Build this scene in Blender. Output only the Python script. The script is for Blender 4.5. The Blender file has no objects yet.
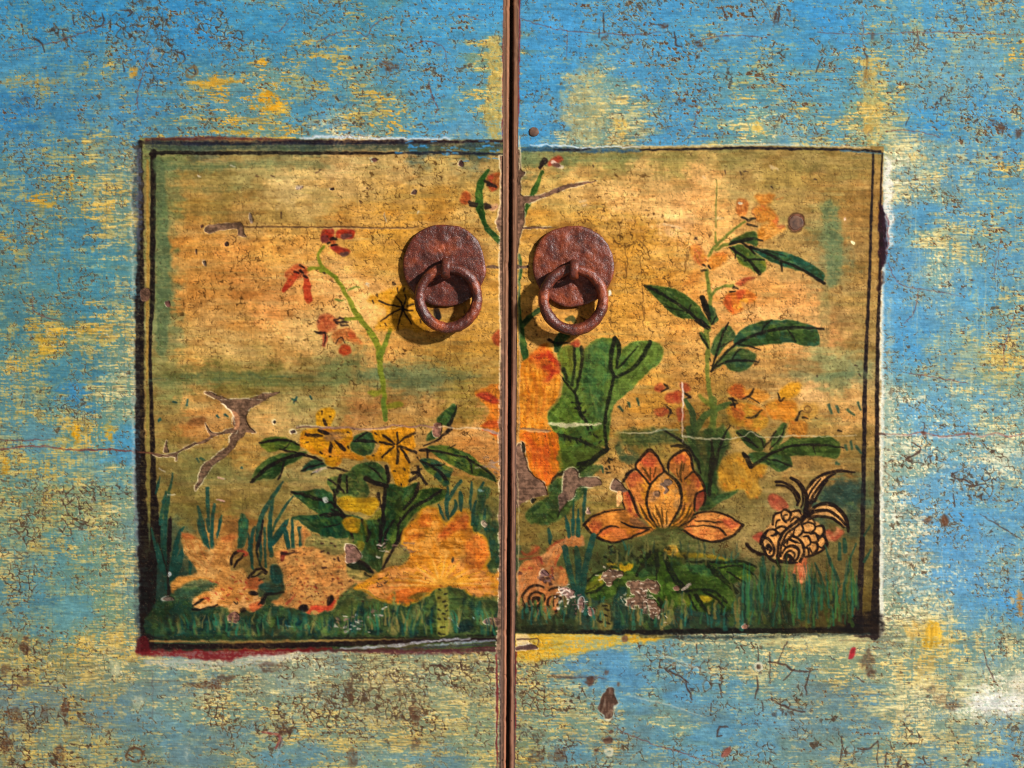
# Close-up of a weathered, painted pair of cabinet doors with iron ring pulls.
# One photograph pixel is half a millimetre on the doors.
import bpy, bmesh, math
import numpy as np

S = 0.0005                      # metres per pixel
f32 = np.float32

# ------------------------------------------------------------------ paint grid
XS = np.concatenate([np.arange(-160, -10, 3.0), np.arange(-10, 1034, 0.75), np.arange(1034, 1186, 3.0)]).astype(f32)
YS = np.concatenate([np.arange(-150, -9, 3.0), np.arange(-9, 777, 0.75), np.arange(777, 920, 3.0)]).astype(f32)
NX, NY = len(XS), len(YS)
X, Y = np.meshgrid(XS, YS)
COL = np.zeros((NY, NX, 3), f32)        # pigment colour, display values 0..1
HGT = np.zeros((NY, NX), f32)           # relief in pixels
GLS = np.zeros((NY, NX), f32)           # 1 = bare matt wood
MID = np.zeros((NY, NX), np.int16)      # painted motif id
rng = np.random.default_rng(11)
TAB = rng.random((512, 512)).astype(f32)
TAB2 = rng.random((512, 512)).astype(f32)


def vn(x, y, seed=0):
    x = x + seed * 17.37
    y = y + seed * 41.11
    xi = np.floor(x)
    yi = np.floor(y)
    fx = x - xi
    fy = y - yi
    fx = fx * fx * (3 - 2 * fx)
    fy = fy * fy * (3 - 2 * fy)
    xi = xi.astype(np.int32) & 511
    yi = yi.astype(np.int32) & 511
    x1 = (xi + 1) & 511
    y1 = (yi + 1) & 511
    a = TAB[yi, xi]
    b = TAB[yi, x1]
    c = TAB[y1, xi]
    d = TAB[y1, x1]
    return (a + (b - a) * fx) * (1 - fy) + (c + (d - c) * fx) * fy


def fbm(sx, sy, seed, octs=3, x=None, y=None, gain=0.55):
    x = X if x is None else x
    y = Y if y is None else y
    if .6 < sx / sy < 1.7:      # isotropic noise: turn the lattice off the grain direction
        x, y = x * .83 + y * .56, y * .83 - x * .56
    t = 0
    a = 1.0
    n = 0
    for o in range(octs):
        t = t + a * vn(x / sx * 2 ** o, y / sy * 2 ** o, seed + o * 7)
        n += a
        a *= gain
    return (t / n).astype(f32)


def rank(n):
    s = np.sort(n.ravel()[::53])
    return np.interp(n, s, np.linspace(0, 1, len(s))).astype(f32)


def ss(a, b, v):
    t = np.clip((v - a) / (b - a), 0, 1)
    return t * t * (3 - 2 * t)


def voro(x, y, seed):
    x = x + seed * 3.7
    y = y + seed * 9.1
    xi = np.floor(x).astype(np.int32)
    yi = np.floor(y).astype(np.int32)
    f1 = np.full(x.shape, 9, f32)
    f2 = np.full(x.shape, 9, f32)
    for dy in (-1, 0, 1):
        for dx in (-1, 0, 1):
            cx = xi + dx
            cy = yi + dy
            px = cx + TAB[cy & 511, cx & 511]
            py = cy + TAB2[cy & 511, cx & 511]
            d = np.sqrt((px - x) ** 2 + (py - y) ** 2).astype(f32)
            f2 = np.where(d < f1, f1, np.minimum(f2, d))
            f1 = np.minimum(f1, d)
    return f2 - f1


def c255(c):
    return np.array(c, f32) / 255.0


def mix(col, m):
    """lay a colour over everything with mask m"""
    global COL
    c = c255(col) if isinstance(col, tuple) else col
    COL += (c - COL) * m[..., None]


def control(rows, nval, wx=None, wy=None, soft=14.0):
    """smooth field through scattered hand-placed samples"""
    r = np.array(rows, f32)
    gx = np.arange(-170, 1200, 6.0).astype(f32)
    gy = np.arange(-160, 930, 6.0).astype(f32)
    GX, GY = np.meshgrid(gx, gy)
    acc = np.zeros(GX.shape + (nval,), f32)
    wsum = np.zeros(GX.shape, f32)
    for q in r:
        w = 1.0 / ((GX - q[0]) ** 2 + (GY - q[1]) ** 2 + soft ** 2) ** 2
        wsum += w
        acc += w[..., None] * q[2:2 + nval]
    acc /= wsum[..., None]
    px = np.clip(((X if wx is None else wx) + 170) / 6.0, 0, len(gx) - 1.01)
    py = np.clip(((Y if wy is None else wy) + 160) / 6.0, 0, len(gy) - 1.01)
    ix = px.astype(np.int32)
    iy = py.astype(np.int32)
    fx = (px - ix)[..., None]
    fy = (py - iy)[..., None]
    return ((acc[iy, ix] * (1 - fx) + acc[iy, ix + 1] * fx) * (1 - fy)
            + (acc[iy + 1, ix] * (1 - fx) + acc[iy + 1, ix + 1] * fx) * fy).astype(f32)


# shared noises
N_fine = fbm(1.6, 1.6, 3, 2)
N_mid = fbm(9, 9, 5, 3)
N_midr = rank(N_mid)
N_big = fbm(60, 60, 9, 3)
N_hair = rank(0.6 * fbm(34, 1.5, 13, 2) + 0.4 * fbm(11, 1.3, 19, 2))      # horizontal bristle marks
N_wide = rank(fbm(70, 4.5, 23, 3))                                         # broad horizontal brush marks
N_vert = rank(fbm(1.4, 26, 29, 2))                                         # vertical weave
WOBX = (fbm(5, 5, 31, 2) - 0.5) * 2
WOBY = (fbm(5, 5, 37, 2) - 0.5) * 2
N_worn = rank(fbm(3.0, 2.4, 43, 2) + .25 * fbm(14, 9, 47, 2))
N_dry = rank(0.5 * N_hair + 0.5 * rank(fbm(2.2, 2.2, 41, 2)))

# ------------------------------------------------------------------ outlines
def seam_l(y):      # where the left door's paint gives way to its rounded edge
    return 503.2 - 0.0045 * y + 0.0 * y


def seam_r(y):
    return 518.3 - 0.0045 * y


PL = [(139, 137), (300, 138), (520, 139), (520, 652), (140, 652)]       # painted field, left door
PR = [(500, 147), (700, 145), (884, 146), (880, 634), (500, 634)]       # painted field, right door


def spline(p, closed, n=8):
    p = np.array(p, float)
    k = len(p)
    out = []
    rngk = range(k) if closed else range(k - 1)
    for i in rngk:
        if closed:
            a, b, c, d = p[(i - 1) % k], p[i], p[(i + 1) % k], p[(i + 2) % k]
        else:
            a, b, c, d = p[max(i - 1, 0)], p[i], p[i + 1], p[min(i + 2, k - 1)]
        for j in range(n):
            t = j / n
            out.append(0.5 * ((2 * b) + (c - a) * t + (2 * a - 5 * b + 4 * c - d) * t * t + (3 * b - a - 3 * c + d) * t ** 3))
    if not closed:
        out.append(p[-1])
    return np.array(out)


def window(q, pad):
    x0, y0 = q[:, 0].min() - pad, q[:, 1].min() - pad
    x1, y1 = q[:, 0].max() + pad, q[:, 1].max() + pad
    i0, i1 = np.searchsorted(XS, [x0, x1])
    j0, j1 = np.searchsorted(YS, [y0, y1])
    return slice(j0, max(j1, j0 + 1)), slice(i0, max(i1, i0 + 1))


def segdist(px, py, q, closed, widths=None):
    best = np.full(px.shape, 1e9, f32)
    n = len(q)
    for i in range(n if closed else n - 1):
        a = q[i]
        b = q[(i + 1) % n]
        vx, vy = b - a
        L = vx * vx + vy * vy + 1e-9
        t = np.clip(((px - a[0]) * vx + (py - a[1]) * vy) / L, 0, 1)
        d = np.sqrt((px - a[0] - t * vx) ** 2 + (py - a[1] - t * vy) ** 2)
        if widths is not None:
            d = d - (widths[i] + (widths[(i + 1) % n] - widths[i]) * t)
        best = np.minimum(best, d)
    return best


def inside(px, py, q):
    r = np.zeros(px.shape, bool)
    n = len(q)
    for i in range(n):
        x0, y0 = q[i]
        x1, y1 = q[(i + 1) % n]
        if y0 == y1:
            continue
        c = ((y0 > py) != (y1 > py)) & (px < (x1 - x0) * (py - y0) / (y1 - y0) + x0)
        r ^= c
    return r


MOTIFS = []
CUR = [0]


def motif(name=None, side='L', label=None):
    if name is None:
        CUR[0] = 0
    else:
        MOTIFS.append((name, side, label))
        CUR[0] = len(MOTIFS)


def put(w, m, col, h):
    c = c255(col) if not isinstance(col, np.ndarray) else col
    COL[w] += (c - COL[w]) * m[..., None]
    if h:
        HGT[w] += (h - HGT[w]) * np.clip(m, 0, 1) * 0.8
    sel = m > 0.42
    if CUR[0]:
        MID[w][sel] = CUR[0]


def blob(p, col, a=1.0, soft=1.6, wob=0.9, dry=0.0, h=0.0, smooth=True, col2=None, tex=0.10, grad=None):
    """a patch of pigment inside a closed outline. col2 mottles in a second pigment"""
    q = spline(p, True, 6) if smooth else np.array(p, float)
    w = window(q, soft + 3)
    px = X[w] + wob * WOBX[w]
    py = Y[w] + wob * WOBY[w]
    d = segdist(px, py, q, True)
    d = np.where(inside(px, py, q), -d, d)
    m = ss(soft * 0.5 + 0.3, -soft * 0.5 - 0.3, d) * a
    if dry:
        m = m * (1 - dry * ss(0.45, 0.9, N_dry[w]))
    # bristle marks run along the longer axis of the patch
    qc = q - q.mean(0)
    ev, evec = np.linalg.eigh(qc.T @ qc)
    ax = evec[:, 1] if ev[1] > 1.5 * ev[0] else np.array([.35, .94])
    ua = (px - q[0, 0]) * ax[0] + (py - q[0, 1]) * ax[1] + 2.5 * WOBY[w]
    va = -(px - q[0, 0]) * ax[1] + (py - q[0, 1]) * ax[0] + 2.0 * WOBX[w]
    sd_ = int(abs(q[0, 0] * 7 + q[0, 1] * 3)) % 97
    st = .55 * vn(ua / 15, va / 1.9, sd_) + .45 * vn(ua / 7, va / 1.3, sd_ + 5)
    st = np.clip((st - .5) * 2.6, -1, 1)
    m = m * (1 - .20 * ss(.1, .9, st + .5 * (N_dry[w] - .5)))
    c = np.broadcast_to(c255(col), px.shape + (3,)).copy()
    if col2 is not None:
        k = N_midr[w] if grad is None else np.clip(grad(px, py), 0, 1)
        c += (c255(col2) - c) * (ss(0.22, 0.78, k + 0.32 * st))[..., None]
    c *= (1 + tex * (2 * N_dry[w] - 1) + .19 * st + .13 * (N_midr[w] - .5))[..., None]
    put(w, m, c, h)


def line(p, wd, col, a=1.0, soft=1.15, wob=0.9, dry=0.12, h=0.12, taper=0.0, tex=0.08):
    """a brush stroke along a path; wd = width or a list of widths"""
    q = spline(p, False, 6) if len(p) > 2 else np.array(p, float)
    n = len(q)
    if isinstance(wd, (int, float)):
        tt = np.linspace(0, 1, n)
        wl = wd / 2.0 * (np.interp(tt, [0, .25, .7, 1], [.72, 1.06, 1.0, .5]) if len(p) < 6 else np.ones(n))
    else:
        wl = np.interp(np.linspace(0, 1, n), np.linspace(0, 1, len(wd)), wd) / 2.0
    if sum(col) < 112 and np.ptp(q, axis=0).max() < 110:
        wl = wl * .86
    if taper:
        t = np.linspace(0, 1, n)
        wl = wl * (1 - taper * np.clip((t - 0.5) * 2, 0, 1) ** 1.5) * (1 - 0.5 * taper * np.clip((0.3 - t) / 0.3, 0, 1))
    wl = wl * (1 + .28 * (vn(q[:, 0] / 6, q[:, 1] / 6, 3) - .5))
    w = window(q, wl.max() + soft + 2)
    px = X[w] + wob * WOBX[w]
    py = Y[w] + wob * WOBY[w]
    d = segdist(px, py, q, False, wl)
    m = ss(soft * 0.5 + 0.2, -soft * 0.5 - 0.2, d) * a
    if dry:
        m = m * (1 - dry * ss(0.4, 0.95, N_dry[w]))
    if sum(col) < 112:      # old black lines have crazed and rubbed through in places
        m = m * (1 - .24 * ss(.74, .92, N_worn[w]))
    c = np.broadcast_to(c255(col), px.shape + (3,)) * (1 + tex * (2 * N_dry[w] - 1))[..., None]
    put(w, m, c.astype(f32), h)


def fr(x0, y0, s):
    def g(t):
        return [(x0 + float(a.split(',')[0]) / s, y0 + float(a.split(',')[1]) / s) for a in t.split()]
    return g


A, B, C_, D_ = fr(140, 130, 5.12), fr(320, 130, 5.12), fr(140, 270, 5.12), fr(320, 270, 5.12)
E, F, G, H = fr(140, 400, 5.12), fr(320, 400, 5.12), fr(130, 520, 5.12), fr(320, 520, 5.12)
I, J, K, L = fr(500, 130, 5.12), fr(700, 130, 5.12), fr(500, 270, 5.12), fr(700, 270, 5.12)
M, N, O, P = fr(500, 400, 5.12), fr(700, 400, 5.12), fr(500, 520, 5.12), fr(700, 520, 5.12)
LO, FI, PA, LF = fr(600, 430, 6.4), fr(740, 460, 7.314), fr(580, 530, 5.689), fr(480, 320, 5.12)
SP, SQ = fr(620, 180, 5.12), fr(620, 330, 4.267)
YF, YG, GL, GM, GO = fr(250, 400, 6.4), fr(380, 400, 8.533), fr(150, 500, 7.314), fr(260, 520, 7.314), fr(380, 480, 8.533)
R = fr(0, 0, 1.0)
T1, T2, T3, T4 = fr(0, 0, 4), fr(256, 0, 4), fr(512, 0, 4), fr(768, 0, 4)
U1, U2, U3, U4 = fr(0, 192, 4), fr(0, 384, 4), fr(768, 192, 4), fr(768, 384, 4)
V1, V2, V3, V4 = fr(0, 576, 4), fr(256, 576, 4), fr(512, 576, 4), fr(768, 576, 4)

BLK = (32, 25, 25)
WOOD = (101, 78, 68)
# ------------------------------------------------------------------ blue field: worn blue over yellow over red-brown
# x, y, blue r g b, yellow wear, cream, chips, crackle
FIELD = [
 (30,30,38,135,195,.15,.1,.3,.3),(100,20,35,135,200,.10,.1,.3,.6),(160,40,35,135,205,.08,.2,.4,.8),(200,30,35,138,208,.06,.1,.4,.6),
 (260,30,45,140,195,.2,.1,.3,.3),(320,20,50,140,190,.28,.1,.4,.2),(375,15,55,140,180,.4,.1,.5,.2),(430,25,50,148,208,.08,.1,.6,.2),(480,15,50,148,210,.08,.1,.6,.2),
 (560,30,50,145,210,.05,.1,.4,.2),(650,20,55,145,205,.10,.1,.7,.3),(740,30,65,145,195,.22,.1,.6,.4),(830,25,42,140,208,.10,.1,.2,.2),
 (900,25,60,145,195,.32,.2,.3,.2),(950,20,60,145,195,.34,.2,.3,.2),(1000,25,70,145,185,.45,.1,.5,.2),(1020,60,70,140,170,.5,.1,.5,.2),
 (30,60,50,135,185,.12,.1,.2,.2),(30,80,60,135,175,.42,.0,.2,.1),(110,80,60,135,175,.42,0,.2,.1),(145,60,45,135,195,.3,.3,.4,.6),(195,82,60,135,175,.6,0,.3,.2),
 (20,110,40,130,195,.15,0,.6,.1),(70,115,50,130,180,.18,0,.4,.1),(130,115,55,135,185,.25,.1,.4,.1),(200,110,55,135,180,.45,.1,.4,.1),(200,60,50,138,190,.15,.1,.4,.6),
 (230,128,70,140,170,.65,.1,.4,.1),(270,95,70,140,170,.85,0,.4,.1),(240,100,60,138,180,.5,0,.3,.1),(270,125,80,140,160,.75,.1,.5,.1),(310,85,60,140,180,.45,0,.3,.1),
 (310,110,60,140,180,.3,0,.3,.1),(350,80,60,140,180,.58,0,.5,.2),(360,118,65,140,175,.8,.1,.5,.2),(385,65,60,140,185,.4,.1,.7,.2),(400,100,60,145,190,.4,.1,.7,.3),
 (430,80,60,148,200,.25,.1,.6,.2),(430,120,60,148,200,.25,.2,.6,.2),(465,70,60,148,200,.2,.1,.5,.2),(475,105,65,148,190,.4,.2,.5,.2),(494,60,90,145,150,.85,.3,.4,.2),
 (494,100,90,145,150,.9,.4,.4,.2),(460,135,80,150,190,.3,.5,.4,.2),(340,134,80,150,200,.5,.8,.4,.2),
 (530,90,45,145,210,.02,.1,.2,.1),(560,60,50,145,208,.22,.3,.3,.1),(585,80,70,148,190,.55,.5,.3,.1),(600,98,80,148,180,.62,.5,.4,.2),(617,126,90,145,160,.9,.6,.3,.2),
 (575,132,90,150,180,.75,.8,.2,.1),(550,105,60,146,200,.35,.6,.3,.1),(545,130,50,140,200,.08,.4,.3,.1),(650,70,55,145,205,.15,.1,.5,.2),(680,45,50,145,205,.1,.1,.9,.3),(690,95,60,145,195,.35,.3,.9,.3),(680,130,60,145,200,.3,.5,.5,.2),
 (720,45,60,145,195,.3,.1,.8,.3),(730,75,60,145,190,.35,.1,.8,.3),(720,110,70,148,185,.45,.3,.4,.2),(757,125,80,148,170,.85,.6,.3,.2),(755,90,70,148,180,.45,.2,.4,.2),
 (800,50,50,142,200,.25,.1,.6,.4),(800,75,60,145,190,.35,.3,.8,.5),(850,75,60,145,190,.4,.2,.8,.4),(875,60,70,145,180,.55,.2,.6,.2),(868,100,90,145,150,.85,.4,.5,.2),(875,130,90,145,150,.85,.5,.6,.2),
 (800,115,70,145,180,.4,.2,.8,.3),(830,130,70,145,180,.5,.3,.9,.3),(780,132,90,150,180,.6,.8,.4,.2),(840,100,70,148,185,.3,.2,.5,.2),
 (910,60,75,148,185,.3,.2,.6,.3),(910,75,80,150,185,.2,.1,.7,.3),(940,90,85,150,180,.18,.2,.6,.2),(980,60,85,150,180,.2,.2,.3,.2),(1005,80,80,148,180,.35,.3,.5,.2),
 (940,120,45,142,208,.12,.1,.5,.3),(990,110,55,142,200,.15,.2,.8,.4),(1015,120,60,142,190,.35,.4,.9,.4),(925,160,90,148,175,.62,.7,.4,.2),(960,160,80,148,185,.5,.6,.4,.2),(1000,150,60,142,195,.25,.2,.6,.2),(1015,170,70,142,180,.5,.2,.7,.2),
 (30,150,55,135,185,.18,.1,.5,.1),(20,165,60,135,170,.3,.2,.6,.2),(60,160,70,138,165,.4,.1,.4,.1),(110,155,80,140,160,.55,.3,.3,.1),(120,178,90,140,150,.7,.35,.3,.1),(60,185,80,138,150,.45,.1,.3,.1),
 (30,200,60,130,165,.3,0,.3,.1),(50,205,70,132,155,.5,0,.3,.1),(20,215,55,130,165,.3,0,.4,.1),(110,225,85,138,150,.75,.3,.3,.1),(70,240,50,130,170,.12,0,.2,.1),(55,235,65,132,155,.5,0,.2,.1),
 (30,258,65,132,158,.38,0,.2,.1),(80,280,52,133,165,.18,0,.2,.1),(125,270,70,140,165,.5,.4,.3,.2),(110,270,60,138,165,.3,.2,.3,.2),(35,300,65,130,150,.45,0,.2,.1),(75,305,55,130,160,.15,0,.2,.1),(115,315,75,138,155,.65,.2,.3,.1),
 (15,330,60,128,150,.35,0,.2,.1),(45,350,75,132,140,.75,0,.1,.1),(85,340,65,132,150,.6,0,.1,.1),(120,370,90,140,150,.85,.5,.1,.1),(65,372,60,130,155,.3,0,.1,.1),
 (20,390,75,135,150,.5,.1,.1,.1),(75,392,40,130,190,.12,0,.1,.1),(105,388,80,140,150,.6,.5,.1,.1),(130,400,90,145,150,.6,.7,.1,.1),(50,415,80,140,150,.6,.1,.1,.1),(75,432,70,140,160,.75,0,.1,.1),(90,442,60,145,180,.6,.1,.1,.1),
 (122,443,60,148,195,.15,.7,.1,.1),(35,445,85,148,170,.35,.1,.2,.1),(30,470,85,145,155,.5,.1,.2,.2),(70,470,85,148,165,.4,.1,.2,.2),(100,475,85,145,160,.5,.3,.2,.4),(35,495,95,140,130,.7,.1,.2,.5),
 (15,520,85,140,140,.45,.2,.3,.9),(45,515,95,140,125,.55,.2,.3,.9),(55,505,95,140,125,.6,.1,.3,.7),(90,500,95,142,130,.55,.3,.2,.7),(100,520,95,142,135,.55,.3,.3,.5),(20,560,80,138,150,.45,.4,.3,.9),(60,550,80,140,150,.5,.2,.2,.1),
 (100,550,85,140,145,.55,.2,.2,.1),(128,530,100,145,150,.5,.7,.1,.1),(75,572,80,140,150,.4,.1,.2,.1),
 (30,600,70,135,160,.3,.1,.4,.5),(70,610,85,150,165,.2,.1,.1,.1),(105,595,95,145,140,.6,.2,.1,.1),(128,600,90,140,150,.5,.5,.2,.1),(30,625,75,135,150,.3,.1,.4,.4),(100,630,95,145,140,.6,.2,.2,.1),(70,640,90,148,150,.4,.1,.2,.1),
 (20,650,120,130,100,.6,.1,.8,.6),(50,665,130,130,90,.7,.1,.6,.3),(20,672,130,125,85,.7,.1,.8,.5),(100,668,140,140,100,.95,.5,.2,.1),(112,660,150,150,120,.95,.6,.1,.1),(80,650,130,140,100,.85,.1,.4,.3),(125,655,110,145,140,.7,.2,.3,.1),
 (20,700,105,125,125,.45,.1,.7,.7),(20,730,110,125,115,.5,.1,.8,.8),(60,705,110,125,120,.5,.1,.8,.5),(70,735,115,128,110,.55,.1,.6,.4),(120,715,90,140,160,.35,.2,.2,.1),(140,700,120,150,145,.55,.7,.2,.1),(100,690,110,140,140,.6,.2,.3,.1),
 (30,755,115,125,105,.6,.1,.9,.4),(100,750,110,130,115,.6,.1,.6,.4),(140,750,105,128,110,.5,.1,.8,.4),(180,755,100,140,150,.4,.4,.2,.2),(165,690,115,148,145,.55,.6,.3,.1),
 (200,690,120,140,130,.6,.5,.7,.3),(220,680,125,142,125,.65,.5,.8,.4),(210,720,105,140,140,.5,.4,.6,.8),(235,720,110,138,130,.6,.3,.5,.9),(245,745,115,140,125,.65,.3,.4,.2),(190,735,100,145,155,.4,.6,.2,.1),
 (270,680,140,145,125,.7,.7,.5,.3),(300,670,150,150,130,.7,.8,.4,.5),(300,710,130,140,115,.7,.4,.5,.95),(270,720,115,138,125,.65,.2,.5,.9),(330,715,125,138,110,.75,.3,.6,1.),
 (370,690,140,140,110,.8,.6,.4,1.),(400,700,145,140,105,.85,.5,.6,1.),(430,685,145,145,115,.8,.6,.4,1.),(350,740,115,130,110,.75,.2,.7,.4),(415,735,130,130,90,.85,.3,.8,.4),(380,755,115,135,115,.7,.2,.6,.1),(300,745,100,140,145,.55,.1,.5,.3),
 (270,760,95,140,150,.5,.1,.4,.1),(450,710,135,140,110,.8,.4,.3,.3),(480,690,145,130,80,.85,.4,.6,.8),(480,660,140,130,95,.75,.4,.7,.7),(470,735,125,138,110,.75,.3,.3,.3),(490,740,130,135,95,.8,.3,.5,.5),(440,762,95,142,150,.5,.2,.2,.1),(405,762,110,140,130,.6,.4,.2,.1),
 (525,680,120,128,95,.65,.3,.5,1.),(545,700,125,130,95,.7,.2,.5,1.),(530,720,115,125,100,.6,.2,.5,1.),(525,750,120,125,85,.65,.1,.6,.8),(545,755,110,130,105,.55,.1,.5,.7),(560,735,100,140,135,.55,.2,.4,.8),
 (590,668,75,140,185,.3,.2,.1,.2),(620,672,68,138,188,.2,.1,.1,.3),(650,655,95,148,160,.6,.4,.1,.3),(570,690,100,145,150,.55,.6,.3,.4),(590,715,110,145,140,.65,.4,.3,.2),(625,700,80,142,175,.35,.4,.1,.1),(620,735,90,142,160,.5,.3,.2,.3),(580,755,85,142,165,.45,.3,.2,.3),
 (670,660,85,145,170,.45,.6,.1,.6),(690,690,70,140,185,.3,.5,.2,.8),(720,650,105,150,155,.65,.7,.1,.3),(715,685,85,145,170,.45,.5,.3,.6),(750,665,110,148,145,.65,.6,.3,.6),(740,700,80,142,175,.4,.4,.2,.4),(670,722,95,145,155,.55,.5,.1,.2),
 (670,745,80,142,170,.4,.3,.2,.3),(710,745,72,140,180,.28,.2,.1,.1),(760,740,80,142,175,.4,.5,.3,.5),(640,760,100,145,150,.5,.4,.3,.4),(700,762,85,145,170,.45,.4,.4,.3),
 (790,650,130,148,130,.75,.5,.1,.4),(850,645,140,145,120,.85,.6,.1,.1),(800,680,100,142,145,.55,.5,.3,.5),(845,665,130,140,110,.8,.4,.3,.1),(830,695,100,125,125,.5,.3,.6,.2),(790,720,95,148,175,.5,.7,.1,.5),(840,720,95,145,160,.45,.5,.2,.6),(780,750,90,145,165,.45,.5,.3,.3),(860,705,95,140,155,.4,.3,.2,.1),(850,745,100,142,150,.5,.3,.5,.4),
 (895,610,115,150,150,.75,.9,.2,.1),(905,640,130,148,135,.85,.5,.2,.2),(932,640,140,145,110,1.,.1,.1,.1),(930,655,130,148,125,.9,.2,.1,.1),(905,670,130,148,130,.8,.4,.1,.1),(900,695,135,150,130,.8,.7,.2,.2),(960,645,95,148,165,.55,.4,.3,.2),(955,670,105,150,155,.6,.5,.2,.1),(1005,640,100,150,160,.55,.6,.4,.4),
 (930,705,150,152,130,.75,.8,.4,.2),(940,725,125,148,140,.6,.6,.4,.4),(985,705,190,190,175,.85,1.,.4,.1),(1010,690,185,180,160,.85,1.,.4,.1),(900,740,110,145,145,.6,.5,.5,.6),(960,745,115,140,130,.6,.4,.6,.4),(1010,740,95,142,165,.45,.4,.3,.3),(1005,760,75,142,190,.3,.4,.4,.2),(920,762,95,142,160,.5,.4,.4,.5),
 (1010,605,55,140,205,.2,.5,.1,.1),(975,605,75,148,195,.4,.6,.3,.3),(940,605,90,150,185,.55,.8,.2,.2),(920,590,90,152,185,.5,.9,.1,.1),(960,580,80,150,200,.35,.9,.1,.1),
 (890,170,180,190,180,.8,1.,.1,.1),(905,180,90,150,180,.5,.6,.2,.1),(920,220,68,148,198,.12,.4,.2,.1),(945,195,85,148,180,.5,.6,.4,.1),(940,235,95,150,165,.7,.6,.3,.1),(970,240,80,148,180,.5,.4,.4,.1),(1000,210,70,145,185,.4,.2,.5,.1),(985,180,70,145,185,.3,.3,.3,.1),(965,215,75,148,190,.4,.3,.5,.1),
 (900,270,75,150,200,.2,.5,.1,.1),(905,310,72,152,205,.2,.6,.2,.1),(940,275,95,155,185,.5,.85,.2,.1),(935,300,90,155,190,.4,.8,.2,.1),(1000,265,75,148,190,.25,.2,.5,.1),(1005,300,75,145,180,.4,.3,.8,.2),(910,345,60,148,208,.1,.5,.2,.1),(970,300,72,150,195,.25,.3,.4,.1),
 (900,370,75,152,195,.25,.7,.1,.1),(945,350,90,150,175,.35,.3,.5,.1),(950,372,105,152,165,.5,.3,.3,.1),(1000,360,105,150,150,.8,.1,.2,.1),(1005,335,80,148,180,.4,.2,.5,.1),(1015,380,90,150,170,.5,.2,.3,.1),
 (895,400,110,160,180,.65,.95,.1,.1),(950,395,85,158,200,.4,.8,.2,.1),(920,410,85,160,205,.4,.9,.2,.1),(1010,410,90,155,185,.5,.7,.3,.1),(930,440,85,158,205,.45,.9,.3,.5),(895,450,110,160,180,.7,.9,.2,.3),(910,465,105,158,180,.7,.9,.2,.7),(960,470,85,155,200,.45,.9,.4,.8),(1005,465,100,155,180,.6,.9,.3,.4),
 (925,500,85,160,210,.25,.9,.1,.1),(960,518,68,152,212,.08,.9,.1,.1),(900,520,105,158,190,.65,.95,.1,.1),(1005,505,78,150,195,.35,.6,.3,.2),(990,540,78,150,200,.3,.7,.3,.3),(890,560,115,155,180,.7,.95,.1,.1),(950,550,75,152,208,.15,.9,.2,.1),(1000,570,85,150,190,.45,.7,.5,.4),(905,575,110,155,185,.6,.9,.1,.1),
 (-60,100,50,135,185,.3,.1,.3,.3),(-60,400,70,135,160,.5,.1,.2,.2),(-60,700,110,130,115,.6,.2,.6,.5),(1090,100,60,143,190,.35,.2,.5,.2),(1090,400,85,152,190,.5,.6,.3,.2),(1090,700,95,145,165,.5,.5,.4,.3),
 (300,-60,45,140,200,.2,.1,.4,.2),(700,-60,50,145,205,.2,.1,.5,.2),(300,830,105,138,140,.6,.3,.5,.4),(700,830,85,142,170,.45,.3,.4,.4),
]
wx = X + 26 * (N_wide - 0.5) + 10 * WOBX
wy = Y + 4 * WOBY + 8 * (fbm(14, 10, 51, 2) - .5)
FV = control(FIELD, 7, wx, wy, 9.0)
BLUE = FV[..., :3] / 255.0
YW, CR, CH, CK = [FV[..., 3 + i] for i in range(4)]
BLUE = BLUE + (BLUE.mean(-1, keepdims=True) - BLUE) * .12 + np.array([.04, .02, -.01], f32)
BLUE = BLUE + (c255((92, 146, 172)) - BLUE) * (.38 * ss(600, 680, Y))[..., None]
COL[:] = BLUE * (0.97 + 0.05 * (N_hair[..., None] - 0.5) + 0.05 * (N_midr[..., None] - 0.5) + .05 * (N_wide[..., None] - .5))
# vertical weave is strong on the outer boards
stile = np.maximum(ss(150, 110, X), ss(880, 905, X))
weave = ss(0.55, 0.95, N_vert)
N_h2 = rank(fbm(10, 1.05, 64, 2) + .5 * fbm(3.5, 1.3, 66, 2))
BLO = rank(fbm(20, 11, 65, 3)) * (1 - stile) + rank(fbm(10, 26, 65, 3)) * stile
u = rank(0.13 * N_hair + 0.28 * N_h2 + 0.10 * N_wide + 0.27 * rank(fbm(3.2, 1.5, 61, 2)) + 0.20 * rank(fbm(1.8, 1.5, 63, 2)) + 0.32 * BLO + 0.18 * stile * N_vert)
spk = rank(fbm(2.0, 1.7, 67, 2) + 0.5 * fbm(12, 9, 68, 2) + 0.12 * N_vert * stile)
spw = ss(.35, .95, CR) * .75
u2 = rank(u * (1 - spw) + spk * spw)
YW = np.clip(YW, 0, 1)
YW = np.clip(YW * (.36 + .84 * ss(.18, .68, YW)), 0, 1)
YW = np.clip((YW - .07 * ss(600, 680, Y)) * (1 + .5 * (rank(fbm(44, 22, 60, 3)) - .5)), 0, 1)
soft = ss(1.0 - YW - 0.34, 1.0 - YW + 0.22, u2)
hard = ss(1.0 - 0.66 * YW - 0.10, 1.0 - 0.66 * YW + 0.20, u2)
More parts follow.
